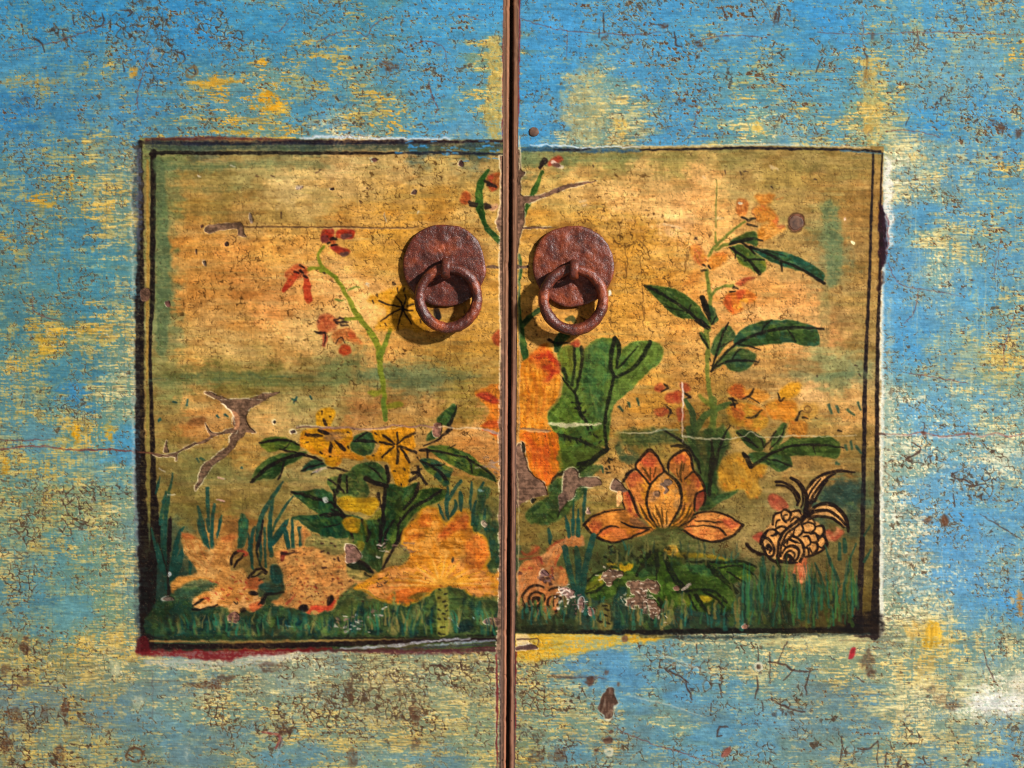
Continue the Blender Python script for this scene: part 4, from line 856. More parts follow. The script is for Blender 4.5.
motif('painted_lotus', 'L', 'large orange lotus bloom with streaked petals')
OG1, OG2 = (206, 124, 34), (212, 140, 58)
blob(GO("200,480 230,400 320,320 360,250 430,235 490,260 520,330 560,370 620,320 680,270 750,270 770,370 800,440 870,480 930,560 940,640 900,720 890,790 180,790 220,700 260,640 200,560"), OG1, a=.95, soft=2.4, wob=1.2, col2=OG2)
blob(H("330,250 400,235 480,235 560,240 640,200 740,200 830,240 850,262 918,258 918,405 860,405 790,395 740,360 690,345 600,355 560,380 480,420 430,435 370,420 300,400 240,360 170,352 250,300"), (212, 138, 40), a=.95, soft=2.2, wob=1.2, col2=(208, 132, 66))
blob(GO("500,470 560,400 640,340 720,290 760,330 740,400 640,440 560,490 500,510"), (194, 84, 36), a=.75, soft=5, wob=2, dry=.3)
blob(GO("740,540 800,470 880,500 920,600 900,720 830,768 740,768 730,650"), (198, 92, 34), a=.7, soft=5, wob=2, dry=.35)
blob(GO("250,480 360,440 380,480 300,510 250,510"), (172, 74, 30), a=.6, soft=4, dry=.4)
blob(GO("330,320 400,290 440,330 430,400 350,400"), (200, 92, 26), a=.6, soft=4, dry=.4)
blob(GO("340,420 440,400 450,450 340,520"), (140, 98, 34), a=.5, soft=6, dry=.5)
blob(H("340,420 360,385 440,350 530,340 570,360 520,380 460,420 400,428"), (188, 92, 34), a=.85, soft=2.5)
blob(H("450,400 500,372 560,372 500,405"), (110, 96, 40), a=.8, soft=2.5)
for k in range(30):
    a_ = math.radians(172 + 6.6 * k)
    q = [(320 + (620 + 20 * math.cos(a_)) / 5.12, 520 + (330 + 10 * math.sin(a_)) / 5.12), (320 + (620 + (150 + 90 * abs(math.cos(a_)) + 40 * math.sin(k * 2.1)) * math.cos(a_)) / 5.12, 520 + (330 + (130 + 30 * math.sin(k * 1.7)) * math.sin(a_)) / 5.12)]
    line(q, [3.0, 1.2], [(226, 156, 44), (232, 176, 96), (222, 146, 34)][k % 3], a=.7, soft=2.0, dry=.3)
    q2 = [(p_[0] + 4, p_[1] + 2) for p_ in q]
    line(q2, [1.2, 1.0], (186, 96, 36), a=.42 if k % 2 else .1, soft=1.6, dry=.5)
for t in ["H 400,290 480,295 560,310", "H 380,320 470,320 560,325", "H 760,300 840,290 910,295", "H 760,350 840,345 915,345", "H 770,320 840,318 915,320", "H 330,400 300,350 240,350"]:
    line(H(t[2:]), [1, 1.8, 1], (180, 96, 30), a=.55, soft=1.4, dry=.4)
for t in ["GO 200,560 190,500 230,400 320,320 355,250 430,232 495,258 522,330 560,372", "GO 560,372 620,318 680,268 755,268 772,370 805,440", "GO 800,440 870,478 935,560 945,640 905,720 890,760", "H 175,352 240,372 300,405 370,424 430,436 480,424 560,384", "H 740,362 790,396 860,404 918,402"]:
    k, pts = t.split(' ', 1)
    line({'GO': GO, 'H': H}[k](pts), 2.4, (216, 146, 34), a=.75, soft=2.2, wob=1.5, dry=.25)
line(H("180,352 250,325 330,300 350,270"), [3, 3, 2.4, 1.6], (216, 146, 30), a=.7, soft=2)
blob(H("668,200 680,190 688,205 680,220 670,215"), (62, 54, 48), a=.9, h=-.3)
for t in ["290,320 300,330", "300,305 320,300", "330,325 345,315", "300,345 320,340", "340,290 348,280", "310,330 318,334", "292,335 296,342"]:
    line(H(t), 1.8, (44, 34, 34), a=.85)
for t in ["430,115 480,120", "430,150 470,155", "455,165 490,158", "420,130 440,140"]:
    line(H(t), 2.6, (110, 90, 90), a=.7, dry=.4)

motif('painted_lotus', 'L', 'sliver of an orange lotus bud at the door edge')
blob(D_("790,630 830,605 910,580 925,600 925,770 850,768 870,720 840,680"), (206, 122, 40), a=.93, soft=2.4, wob=1.2, col2=(196, 108, 40))
blob(F("820,0 925,0 925,205 880,175 840,150 820,130 870,90 860,40"), (206, 124, 42), a=.93, soft=2.6, wob=1.2, col2=(200, 112, 34))
blob(D_("800,635 850,625 915,665 900,685 840,665"), (140, 40, 34), a=.85, soft=2.5)
blob(F("830,130 870,105 920,110 920,145 860,140"), (170, 62, 30), a=.75, soft=3)
blob(D_("880,345 900,315 922,310 922,385 890,375"), (158, 54, 34), a=.75, soft=3)
line(F("830,150 870,160 925,185"), [1.5, 3, 3.4], (204, 72, 26), a=.8)

motif('painted_grass', 'L', 'teal blades of grass beside the lotus at the door edge')
blades(GO, "690,10 650,60 620,110 590,170 w4,4,4,2.6|580,60 575,150 570,240 580,330 w1.5,4,4.5,2|640,170 650,220 630,270 600,310 w2,4,4,2.4|500,210 520,260 545,330 w2,3,1.6|685,110 690,170 692,260 w3.6,4.6,3|785,20 778,100 772,200 775,260 w1.6,3.6,3,1.4|820,180 800,260 790,380 w2,4,3.4|880,20 850,90 w2.6,3")
blob(GO("840,80 930,65 935,110 900,200 870,300 860,420 800,430 790,330 830,220"), (30, 74, 60), a=.9, soft=2.4, wob=1.4, col2=(44, 84, 54), dry=.15)
blob(GO("890,230 940,240 950,340 940,420 1000,440 1000,700 950,700 940,600 900,480 880,400"), (38, 72, 54), a=.85, soft=2.6, wob=1.6, col2=(64, 88, 46), dry=.2)
blades(GO, "900,250 890,330 900,420 w2,4,4|960,420 955,520 970,650 w3,5,5|990,420 985,560 985,700 w2,3,3")
blob(GO("525,15 560,5 590,15 585,45 540,45"), (30, 68, 56), a=.9)
blob(H("850,30 910,20 915,250 860,255 880,180 870,100"), (34, 72, 56), a=.8, soft=3, col2=(56, 84, 46), dry=.2)

motif('painted_pond_weed', 'L', 'dark green weed along the foot of the left picture')
blob(G("135,420 200,400 230,360 320,350 430,320 440,340 330,400 320,470 420,445 500,470 560,500 640,470 700,420 760,440 830,450 940,490 1024,470 1024,600 135,600"), (44, 78, 50), a=.82, soft=3, wob=2, col2=(30, 62, 52), dry=.3)
blob(G("230,370 300,320 380,305 430,325 400,350 330,385 260,410 170,420"), (60, 96, 74), a=.75, soft=3, dry=.15)
blob(H("0,480 60,470 100,400 160,360 220,370 260,420 330,440 440,440 540,395 600,360 680,345 760,390 920,405 920,580 0,590"), (48, 84, 52), a=.82, soft=3, wob=2, col2=(70, 96, 50), dry=.3)
for k in range(190):
    x0 = rng.uniform(160, 497)
    y0 = rng.uniform(604 if x0 > 360 else 622, 635)
    c = [(22, 40, 42), (46, 108, 80), (78, 112, 64), (142, 126, 70), (34, 92, 84), (24, 44, 44)][int(rng.integers(0, 6))]
    line([(x0, y0), (x0 + rng.uniform(-4, 4), y0 - rng.uniform(4, 14))], [rng.uniform(3, 6), rng.uniform(1.5, 3.5)], c, a=.62, soft=3.2, wob=2.2, dry=.3)
for (x, y, r) in [(175, 617, 4), (258, 628, 7), (283, 622, 6), (192, 628, 4), (232, 627, 6), (311, 632, 5), (337, 620, 5), (350, 626, 6), (375, 632, 7), (388, 620, 6), (428, 620, 6), (415, 634, 5), (465, 626, 8), (300, 624, 4), (205, 620, 4)]:
    blob([(x + r * math.cos(q) * rng.uniform(.6, 1.2), y + r * .8 * math.sin(q) * rng.uniform(.6, 1.2)) for q in np.linspace(0, 6.283, 8, endpoint=False)], (24, 40, 42), a=.75, soft=2.5, wob=1.5)
blob(H("590,360 650,350 660,440 660,580 600,580 600,440"), (138, 128, 54), a=.85, soft=2.2, dry=.15)
for t in ["610,355 618,358", "640,378 650,378", "608,398 614,398", "630,420 642,418", "640,440 650,438", "606,455 616,460", "630,480 640,482", "606,505 612,508", "640,505 648,508", "620,545 640,545", "610,580 640,585", "645,465 652,460"]:
    line(H(t), 3.6, (28, 32, 28), a=.92)
blob(GL("800,620 860,600 960,575 980,650 930,690 850,680 800,650"), (46, 50, 36), a=.9, soft=2.5, col2=(30, 64, 58))
blob(GL("880,480 930,470 965,520 965,600 890,600"), (28, 68, 66), a=.92, soft=2.2)
line(GL("975,676 900,690 850,690 820,745"), [2, 3, 5, 6], (34, 30, 30), a=.9)
blob(H("135,225 200,205 250,240 275,275 220,262 160,250"), (28, 38, 28), a=.95)
line(H("200,210 240,232 272,270"), [3, 4.4, 2], BLK, a=.9)
line(H("230,275 262,290"), 4, (30, 32, 26), a=.9)
motif()

# chips, nail holes and the long bare split of the left picture
PALE = (226, 206, 170)
N_bare = rank(fbm(2.6, 2.6, 151, 3) + .6 * fbm(22, 1.6, 153, 2))


def bare(pts, c=(106, 80, 62), halo=1.6, hcol=PALE, h=-.9, wob=.9, smooth=True):
    global HGT
    q = spline(pts, True, 6) if smooth else np.array(pts, float)
    w = window(q, 6)
    px = X[w] + wob * WOBX[w]
    py = Y[w] + wob * WOBY[w]
    d = segdist(px, py, q, True)
    d = np.where(inside(px, py, q), -d, d)
    hm = ss(halo * .75 + .4, halo * .75 - .6, d) * ss(.38, .62, N_midr[w] * .4 + .35 * N_dry[w] + .3 * ss(2, -2, px - q[:, 0].mean() + (py - q[:, 1].mean()) * .5)) if halo else 0 * d
    COL[w] += (c255(hcol) - COL[w]) * (.62 * hm)[..., None]
    m = ss(.45, -.45, d)
    cc = c255(c) * (1 + .24 * (2 * N_bare[w] - 1) + .08 * (2 * N_midr[w] - 1))[..., None]
    COL[w] += (cc - COL[w]) * (m * .97)[..., None]
    HGT[w] = HGT[w] * (1 - m) + h * m
    GLS[w] = np.maximum(GLS[w], m)


bare(C_("330,632 350,622 400,640 450,660 520,668 580,650 640,632 715,625 700,638 640,668 590,690 555,720 545,770 545,800 480,800 475,740 430,690 390,660"))
bare(E("420,0 620,0 590,30 555,50 545,90 560,130 590,160 575,170 545,165 530,185 500,210 480,250 440,290 400,320 360,350 330,400 305,440 285,462 280,440 295,420 300,380 320,335 370,295 410,265 450,235 460,190 480,160 490,120 470,60 440,30"))
bare(E("60,272 100,280 160,275 190,265 240,235 300,215 340,195 355,180 340,140 335,120 350,140 370,165 400,168 450,150 490,150 490,172 440,172 400,182 370,195 340,215 290,230 240,250 195,272 188,305 178,310 172,290 100,292"), halo=1.2)
bare(E("120,265 130,225 138,205 140,240 145,268"), halo=.8)
blob(E("470,60 500,70 512,110 500,150 480,150 490,110"), (188, 130, 90), a=.85, soft=1.5)
blob(E("245,100 300,88 340,100 330,130 270,140 245,125"), (122, 76, 42), a=.75, soft=4, wob=2)
bare(A("332,515 345,492 400,482 460,478 510,472 528,490 530,525 545,545 520,545 500,535 500,510 440,510 390,520 355,530"), halo=.6)
bare(A("555,432 568,432 578,470 565,478"), c=(128, 108, 92), halo=.5)
bare(A("435,580 448,572 456,585 446,598 436,594"), c=(60, 44, 40), halo=0)
bare(A("285,615 292,612 292,636 286,634"), c=(60, 44, 40), halo=0)
bare(A("324,672 336,668 340,694 328,694"), c=(110, 92, 80), halo=1.2)
bare(A("310,490 322,484 326,498 314,502"), c=(70, 46, 38), halo=0)
bare(B("262,148 282,140 294,152 278,164"), c=(130, 84, 80), halo=2.2, hcol=(196, 204, 176))
bare(B("465,318 482,306 496,312 490,330 470,328"), c=(66, 48, 44), halo=1, hcol=(224, 204, 160))
bare(B("708,180 722,150 738,184"), c=(82, 56, 54), halo=1.0)
bare(B("50,300 68,292 74,304 60,310"), c=(70, 50, 44), halo=1)
bare(C_("128,168 150,158 158,185 140,192"), c=(104, 66, 60), halo=.8)
bare(A("800,290 830,288 835,298 805,302"), c=(128, 100, 86), halo=1.2)
bare(A("970,300 990,292 995,305 978,308"), c=(60, 44, 44), halo=.8)
for t in ["A 898,220 914,214", "A 918,206 928,202", "A 670,235 690,242", "A 595,234 608,238", "A 720,420 725,450", "A 935,728 945,735", "B 205,365 210,375", "B 240,298 245,302", "C 940,10 945,15", "C 980,58 985,62", "E 800,5 790,10"]:
    f_ = {'A': A, 'B': B, 'C': C_, 'E': E}[t[0]]
    line(f_(t[2:]), 2.2, (70, 48, 40), a=.85, h=-.4)
for t in ["A 460,185 485,190", "A 300,238 312,240", "A 805,295 830,288", "B 505,415 500,430", "B 330,430 340,470", "D 235,75 248,85", "D 238,72 250,72", "E 400,400 430,404", "E 395,510 430,520", "E 100,345 125,365", "E 140,482 180,488"]:
    k = {'A': A, 'B': B, 'D': D_, 'E': E}[t[0]]
    line(k(t[2:]), 2.4, (216, 200, 172), a=.75, wob=1.5, dry=.35)
bare(E("678,112 688,105 696,114 688,122"), c=(40, 36, 36), halo=2.0, hcol=(232, 214, 176))
bare(E("770,160 790,155 798,168 780,172"), c=(60, 46, 44), halo=2.2, hcol=(236, 218, 184))
line(E("890,372 920,360 955,348"), [2, 4, 3], (206, 190, 172), a=.7, soft=2, wob=2.2, dry=.5)
line(E("905,362 935,352"), 1.8, (190, 128, 116), a=.6, wob=2, dry=.4)
line(E("400,400 425,405"), 2, (190, 120, 110), a=.7)
line(E("400,512 430,520"), 3, (196, 130, 120), a=.6, wob=1.5)
bare(E("940,505 955,498 966,518 948,524"), c=(150, 150, 140), halo=1.2, hcol=(226, 226, 214), h=-.3)
bare(G("165,405 185,395 215,398 225,408 195,416"), c=(120, 100, 90), halo=1.8, hcol=(232, 220, 206))
bare(G("500,500 510,478 545,472 562,495 552,520 515,525"), c=(128, 88, 76), halo=1.4, hcol=(202, 150, 110))
bare(G("196,270 206,264 214,278 200,288"), c=(170, 176, 178), halo=.8, h=-.2)
bare(GM("625,190 640,180 690,190 735,250 730,290 690,310 630,312 625,260"), c=(138, 100, 88), halo=1.6, hcol=(238, 214, 190))
bare(C_("0,110 20,95 45,95 55,120 45,150 20,160 5,150"), c=(104, 76, 62), halo=0)
bare(F("580,130 605,115 622,125 618,180 585,190 575,165"), c=(136, 92, 76), halo=.8)
bare(H("835,520 850,505 880,500 925,505 925,545 880,540 850,535"), c=(120, 90, 80), halo=1.0)
for k in range(46):     # flaked specks in the weed
    x0, y0 = (rng.normal(352, 9), rng.normal(624, 4)) if k < 26 else ((rng.normal(378, 6), rng.normal(615, 4)) if k < 36 else (rng.normal(381, 7), rng.normal(549, 5)))
    line([(x0, y0), (x0 + rng.uniform(1, 4), y0 + rng.uniform(-1, 1))], rng.uniform(1.2, 3.2), (206, 186, 172) if k % 2 else (140, 104, 92), a=.8, soft=1, wob=2)
for t in ["GO 850,95 870,92", "H 780,500 785,503", "G 800,540 840,548", "F 815,460 840,465", "H 700,540 715,555", "H 660,500 700,530"]:
    k, pts = t.split(' ', 1)
    line({'GO': GO, 'H': H, 'G': G, 'F': F}[k](pts), 1.8, (170, 206, 206), a=.65, wob=1.5, dry=.35)
bare(GO("865,365 890,350 915,380 890,405"), c=(138, 120, 100), halo=.6)
for k in range(15):
    x0, y0 = rng.normal(488, 5), rng.normal(465, 4)
    line([(x0, y0), (x0 + rng.uniform(2, 7), y0 + rng.uniform(-1, 2))], rng.uniform(1.5, 3.5), (150, 128, 116), a=.6, soft=1.6, wob=2, dry=.3)
# board joints crossing the picture: upper and middle
line(A("530,496 640,496 760,498 900,498 1024,498"), 1.6, (92, 66, 46), a=.9, soft=.9, dry=.1, h=-.6)
line(B("0,497 100,496 250,502 400,502 500,500"), 1.7, (92, 66, 46), a=.9, soft=.9, dry=.1, h=-.6)
line(B("0,503 200,505 480,506"), .9, (224, 180, 116), a=.5, soft=.9, dry=.5, h=0)
line(B("640,504 800,503 940,500"), .9, (110, 76, 40), a=.7, soft=.9, dry=.3, h=-.3)
line(B("848,702 880,700 925,704"), 2.6, (96, 74, 62), a=.95, soft=.8, h=-.6)
line(E("800,142 900,138 1024,150"), 1.6, (112, 80, 70), a=.9, soft=.9, dry=.2, h=-.5)
line(E("800,136 880,132 960,140"), 1.4, (226, 206, 176), a=.6, soft=1, dry=.35, h=0)
line(F("0,145 120,140 200,150 340,142 380,128 470,138 520,130 580,140"), 1.9, (150, 112, 96), a=.9, soft=.9, dry=.15, h=-.5)
line(F("200,154 350,148 420,134"), 1.0, (226, 196, 150), a=.6, soft=.9, dry=.4, h=0)
line(F("610,142 640,138 690,146 760,142 830,146 860,158 915,170"), 1.6, (226, 196, 156), a=.7, soft=1, dry=.4, h=-.2)
line(F("840,150 880,160 920,178"), 2.6, (166, 136, 122), a=.85, soft=1, h=-.4)
line(U2("552,272 580,274 610,280"), 1.4, (100, 58, 48), a=.8, h=-.4)
line(E("0,268 60,272 120,282"), 1.2, (120, 74, 56), a=.8, h=-.4)
# ------------------------------------------------------------------ right picture
for t, wd, c, a in [("828,205 832,225 835,260 832,285", 16, (100, 122, 84), .75), ("826,290 824,330 820,360", 10, (128, 128, 80), .4), ("845,372 870,376", 9, (112, 128, 92), .5), ("790,372 815,378 850,374", 7, (120, 128, 88), .5), ("740,372 790,376", 6, (134, 112, 70), .5),
                     ("785,362 822,366", 4, (196, 152, 96), .5), ("520,163 560,160 640,157", 7, (112, 122, 78), .5), ("622,184 650,190", 4, (140, 132, 80), .4), ("800,425 850,423", 3, (104, 112, 66), .4), ("560,212 600,207", 3, (140, 130, 76), .4), ("812,420 840,419", 3, (104, 120, 82), .5)]:
    line(R(t), wd, c, a=a, soft=5, wob=2.5, dry=.5, h=0)
blob(FI("600,220 700,170 800,150 870,180 880,300 850,380 780,360 700,310 600,300"), (44, 72, 66), a=.75, soft=7, wob=3, dry=.2)
blob(FI("800,350 860,330 870,480 860,560 800,560 770,500"), (48, 74, 62), a=.6, soft=7, wob=3, dry=.25)
blob(FI("900,300 950,300 955,340 905,345"), (44, 74, 66), a=.6, soft=4, wob=2, dry=.3)
for t in ["L 660,690 672,735", "L 700,700 712,730", "L 755,715 790,745", "L 810,680 822,715", "N 745,235 752,255", "N 770,215 778,250", "N 800,240 825,270", "K 610,700 630,720", "K 655,680 665,700", "K 705,660 712,690", "N 700,325 712,330"]:
    k, pts = t.split(' ', 1)
    line({'L': L, 'N': N, 'K': K}[k](pts), 4, (34, 74, 62), a=.85, soft=1.6)
for t in ["M 600,230 640,300 690,310 700,280 660,250", "M 620,300 680,290"]:
    line(M(t[2:]), 7, (38, 70, 50), a=.6, soft=4, wob=2.5, dry=.3)
# green undergrowth behind the large plant
blob(SQ("0,430 100,420 200,420 280,440 360,430 440,420 470,470 440,560 420,660 440,700 360,740 330,640 300,520 200,480 80,500 0,480"), (70, 84, 42), a=.8, soft=6, wob=3, col2=(48, 74, 46), dry=.2)

motif('painted_flower_spray', 'R', 'tall spray of orange flowers with broad dark green leaves')
STR = (106, 116, 48)
line(SP("496,0 494,80 492,160 490,240"), [1.2, 2, 2, 1.8], (126, 124, 62), a=.85)
line(SP("488,265 492,320"), [1.6, 3], STR, a=.88)
line(SP("640,215 580,255 520,310 480,350 455,388"), [2, 3, 3.6, 3], STR, a=.92)
line(SP("490,360 530,335 590,318"), [2.4, 3, 2.4], STR, a=.9)
line(SP("440,470 452,530 462,600 462,700 455,768"), [3, 3.6, 4, 4.4], STR, a=.92)
line(SP("462,600 490,565 530,545 575,540"), [3, 2.8, 2.6], (96, 112, 48), a=.92)
line(L("35,0 40,70 45,120"), [3, 3.4, 3], STR, a=.85)
line(SQ("368,0 376,80 372,160 378,240 392,320 400,400 396,470"), [4.5, 4.5, 4, 4.4, 5, 6], STR, a=.92)
ORF, ORY, ORR = (206, 122, 36), (208, 140, 40), (168, 70, 30)
blob(SP("355,350 400,330 440,380 445,420 420,440 385,420"), ORF, a=.7, soft=4, dry=.25, col2=ORR)
blob(SP("460,400 500,370 545,375 545,410 510,440 470,460 450,430"), ORF, a=.8, soft=4, dry=.25, col2=(190, 100, 36))
blob(SP("340,500 380,470 420,475 400,520 360,540 320,540"), (190, 116, 48), a=.6, soft=5, dry=.3)
blob(SP("600,100 640,95 660,130 650,175 620,190 595,160"), (176, 94, 40), a=.85, soft=3, col2=(196, 118, 50), dry=.2)
blob(SP("690,80 740,70 790,75 770,115 720,125"), (194, 112, 36), a=.8, soft=4, dry=.25)
blob(SP("680,150 740,130 790,160 810,210 790,240 760,215 720,220 690,190"), (206, 124, 40), a=.85, soft=4, dry=.2, col2=ORR)
blob(SP("720,240 770,220 810,235 850,250 820,270 770,300 720,310 700,280"), (204, 122, 34), a=.85, soft=4, dry=.2, col2=(212, 140, 60))
blob(SP("530,620 560,575 600,570 640,560 690,580 700,610 660,630 620,625 630,660 590,690 555,670"), (202, 104, 36), a=.88, soft=3.5, dry=.15, col2=ORY)
blob(SP("590,530 630,505 690,495 650,520 620,540"), (166, 66, 44), a=.85, soft=3, dry=.2)
blob(SP("530,620 560,590 575,640 580,680 550,660"), (172, 66, 34), a=.7, soft=3)
blob(SP("600,565 640,565 630,600 605,610"), (168, 62, 36), a=.7, soft=3)
line(SP("800,100 835,92"), 1.6, (200, 118, 60), a=.7, soft=2)
blob(SP("800,235 830,230 845,240 820,252"), (156, 84, 50), a=.75, soft=2.5)
blob(SP("602,118 612,110 628,116 615,126"), (240, 226, 190), a=.92, soft=1)
for t in ["625,190 650,205", "655,205 692,195", "655,225 700,240", "425,435 440,440", "455,440 462,452", "420,465 442,463", "580,548 605,556", "566,572 590,568"]:
    line(SP(t), 4, (34, 32, 26), a=.95)
blob(SP("555,325 610,285 680,260 705,285 700,340 640,320 590,325"), (66, 88, 36), a=.95, soft=1.8, col2=(40, 78, 42))
blob(SP("560,345 620,330 650,350 700,380 740,410 748,455 715,480 660,450 610,420 590,380"), (104, 116, 32), a=.93, soft=1.8, col2=(56, 92, 40))
blob(SP("665,345 740,355 830,368 900,390 980,430 1040,475 1048,500 1030,520 960,480 880,455 800,430 740,400 700,375"), (34, 76, 48), a=.96, soft=1.5, col2=(28, 84, 66))
blob(SP("130,540 200,545 270,555 340,590 400,640 430,690 455,740 420,750 390,715 320,710 260,680 200,620"), (50, 84, 36), a=.96, soft=1.5, col2=(36, 74, 38))
blob(SP("440,640 480,650 495,690 500,720 470,735 455,700"), (38, 78, 48), a=.93, soft=1.5)
blob(L("0,220 20,240 40,265 45,285 20,290 0,280"), (38, 78, 48), a=.9)
blob(L("0,320 25,330 40,380 40,400 10,360"), (56, 92, 40), a=.9)
blob(L("180,340 240,290 320,262 400,255 500,262 560,280 600,305 612,382 540,390 480,372 400,378 320,385 240,395 180,390"), (44, 86, 44), a=.96, soft=1.5, col2=(34, 78, 56))
blob(L("55,420 70,360 110,305 145,285 175,310 180,345 130,390 90,440"), (60, 96, 50), a=.92, soft=1.6, col2=(42, 84, 48))
blob(L("110,450 170,420 200,400 250,410 290,440 270,480 230,515 180,520 140,500"), (52, 88, 46), a=.92, soft=2, col2=(34, 78, 54))
blob(L("60,510 100,450 150,400 190,390 160,440 110,490"), (74, 100, 48), a=.8, soft=2)
for t, wd in [("SP 560,328 620,312 680,302 728,312", [3, 5, 2.5]), ("SP 560,345 610,375 660,415 715,478", [2.4, 3.2, 5]), ("SP 580,350 592,372 590,400", [4, 3, 1.5]), ("SP 625,320 670,355 690,378", 3), ("SP 640,415 690,405 740,410", 3), ("SP 665,345 740,370 830,415 920,455 1000,500 1048,530", [3.5, 3.6, 3.6, 4.4, 4]), ("SP 825,420 830,465", 3.4), ("SP 740,360 850,390", 2), ("SP 935,485 938,500", 1.6),
              ("SP 130,540 200,575 280,625 340,665 400,715 460,755", [3.4, 4, 4, 4.4, 4]), ("SP 225,645 280,660 330,670", 2), ("SP 345,680 365,640", 3), ("SP 420,600 440,640 452,690 460,720", [6, 6.5, 4]), ("SP 470,735 490,700", 3), ("SP 540,765 555,730", 2.6), ("SP 385,720 420,740 450,765", 4),
              ("L 145,272 115,330 90,410 60,515", [1.4, 3, 3.4, 2.6]), ("L 55,520 120,440 200,370 320,320 440,298 540,295 632,302", [2, 3, 3.2, 3.6, 4, 3, 2]), ("L 318,318 335,280 370,258", 2.6), ("L 450,308 475,340 490,368", 2.2), ("L 95,395 170,362", 2), ("L 200,382 250,390 310,410", 2.2), ("L 165,455 190,420 210,405", 2), ("L 60,518 110,480 180,462 250,465 302,472", [2, 3.2, 3.4, 2]), ("L 0,330 30,375 42,400", 3), ("L 10,140 25,200 45,250", [6, 5, 3]), ("L 0,260 25,300", 3), ("L 50,455 55,470", 2.2)]:
    k, pts = t.split(' ', 1)
    line({'SP': SP, 'L': L}[k](pts), [v * .9 for v in wd] if isinstance(wd, list) else [wd * .8, wd, wd * .6], (30, 27, 22), a=.94, wob=.8)

motif('painted_flower_spray', 'R', 'cluster of yellow blossoms over leafy green stems')
line(SQ("280,300 310,360 312,430"), [4, 6, 6], (48, 88, 50), a=.9)
line(SQ("320,440 350,380 400,340 470,315"), [6, 7, 6, 5], (64, 96, 48), a=.9)
line(SQ("395,300 400,370 380,440"), [8, 7, 6], (84, 104, 46), a=.85)
line(SQ("340,280 370,310 400,330"), [3, 5, 4], (96, 112, 40), a=.8, soft=2)
line(SQ("290,420 330,540 370,660 375,740"), [6, 7, 8, 6], (50, 84, 44), a=.9, soft=2)
blob(SQ("380,470 420,450 440,470 420,560 400,640 420,690 370,740 350,660 370,560"), (36, 76, 48), a=.85, soft=2.5, col2=(60, 92, 46))
blob(SQ("320,740 400,710 460,690 505,675 490,700 420,740 380,768 330,768"), (44, 86, 48), a=.9, soft=1.8)
blob(SQ("360,430 420,420 440,400 470,470 430,560 410,660 380,650 375,540"), (44, 80, 44), a=.7, soft=3)
blob(SQ("495,430 560,430 620,470 600,520 550,500 515,465"), (56, 86, 36), a=.93, soft=1.6, col2=(38, 74, 38))
blob(SQ("550,530 600,520 650,530 720,535 735,570 720,590 680,605 640,580 590,580 560,560"), (52, 84, 36), a=.93, soft=1.6, col2=(40, 80, 46))
blob(SQ("640,520 700,480 740,455 800,460 880,450 920,470 940,490 925,550 860,540 760,535 690,540"), (54, 82, 34), a=.95, soft=1.6, col2=(44, 74, 34))
blob(SQ("640,490 660,440 690,400 710,400 700,450 670,500"), (50, 84, 40), a=.9)
BY, BO = (200, 142, 42), (194, 112, 34)
blob(SQ("460,260 490,230 530,240 545,280 520,295 480,290"), (190, 86, 34), a=.85, soft=3.5, dry=.15, col2=BO)
blob(SQ("540,260 580,250 630,265 640,290 600,310 555,300"), (204, 130, 44), a=.85, soft=3.5, dry=.15)
blob(SQ("455,330 500,310 560,315 620,345 630,400 590,430 540,420 480,400 460,370"), BY, a=.86, soft=4, dry=.12, col2=BO)
blob(SQ("480,330 520,340 530,370 510,380 480,360"), (166, 70, 34), a=.6, soft=4)
blob(SQ("680,260 720,230 770,230 760,270 720,295 680,290"), (208, 142, 30), a=.9, soft=3.5, dry=.1)
blob(SQ("620,320 680,295 740,300 760,340 740,390 690,385 640,370"), (204, 134, 40), a=.88, soft=4, dry=.1, col2=(196, 116, 32))
blob(SQ("720,400 770,385 800,405 790,450 750,460 720,440"), (196, 120, 40), a=.8, soft=4, dry=.15)
blob(SQ("770,320 820,310 850,330 830,370 780,380"), (186, 134, 50), a=.6, soft=5, dry=.2)
blob(SQ("415,600 440,550 490,525 530,530 550,570 620,570 620,610 590,640 600,690 560,720 520,680 470,690 430,670"), (196, 134, 38), a=.86, soft=4, dry=.12, col2=(176, 128, 44))
line(SQ("500,540 515,560 540,580"), 1, (170, 90, 30), a=.4)
for (x, y) in [(660, 372), (700, 388), (735, 392), (500, 415), (575, 425), (545, 290), (590, 420), (790, 372), (760, 455), (580, 710), (600, 620), (445, 660), (520, 640), (540, 690)]:
    line(SQ("%d,%d %d,%d" % (x, y, x + 6, y + 5)), 3.0, (196, 100, 34), a=.5, soft=2.4)
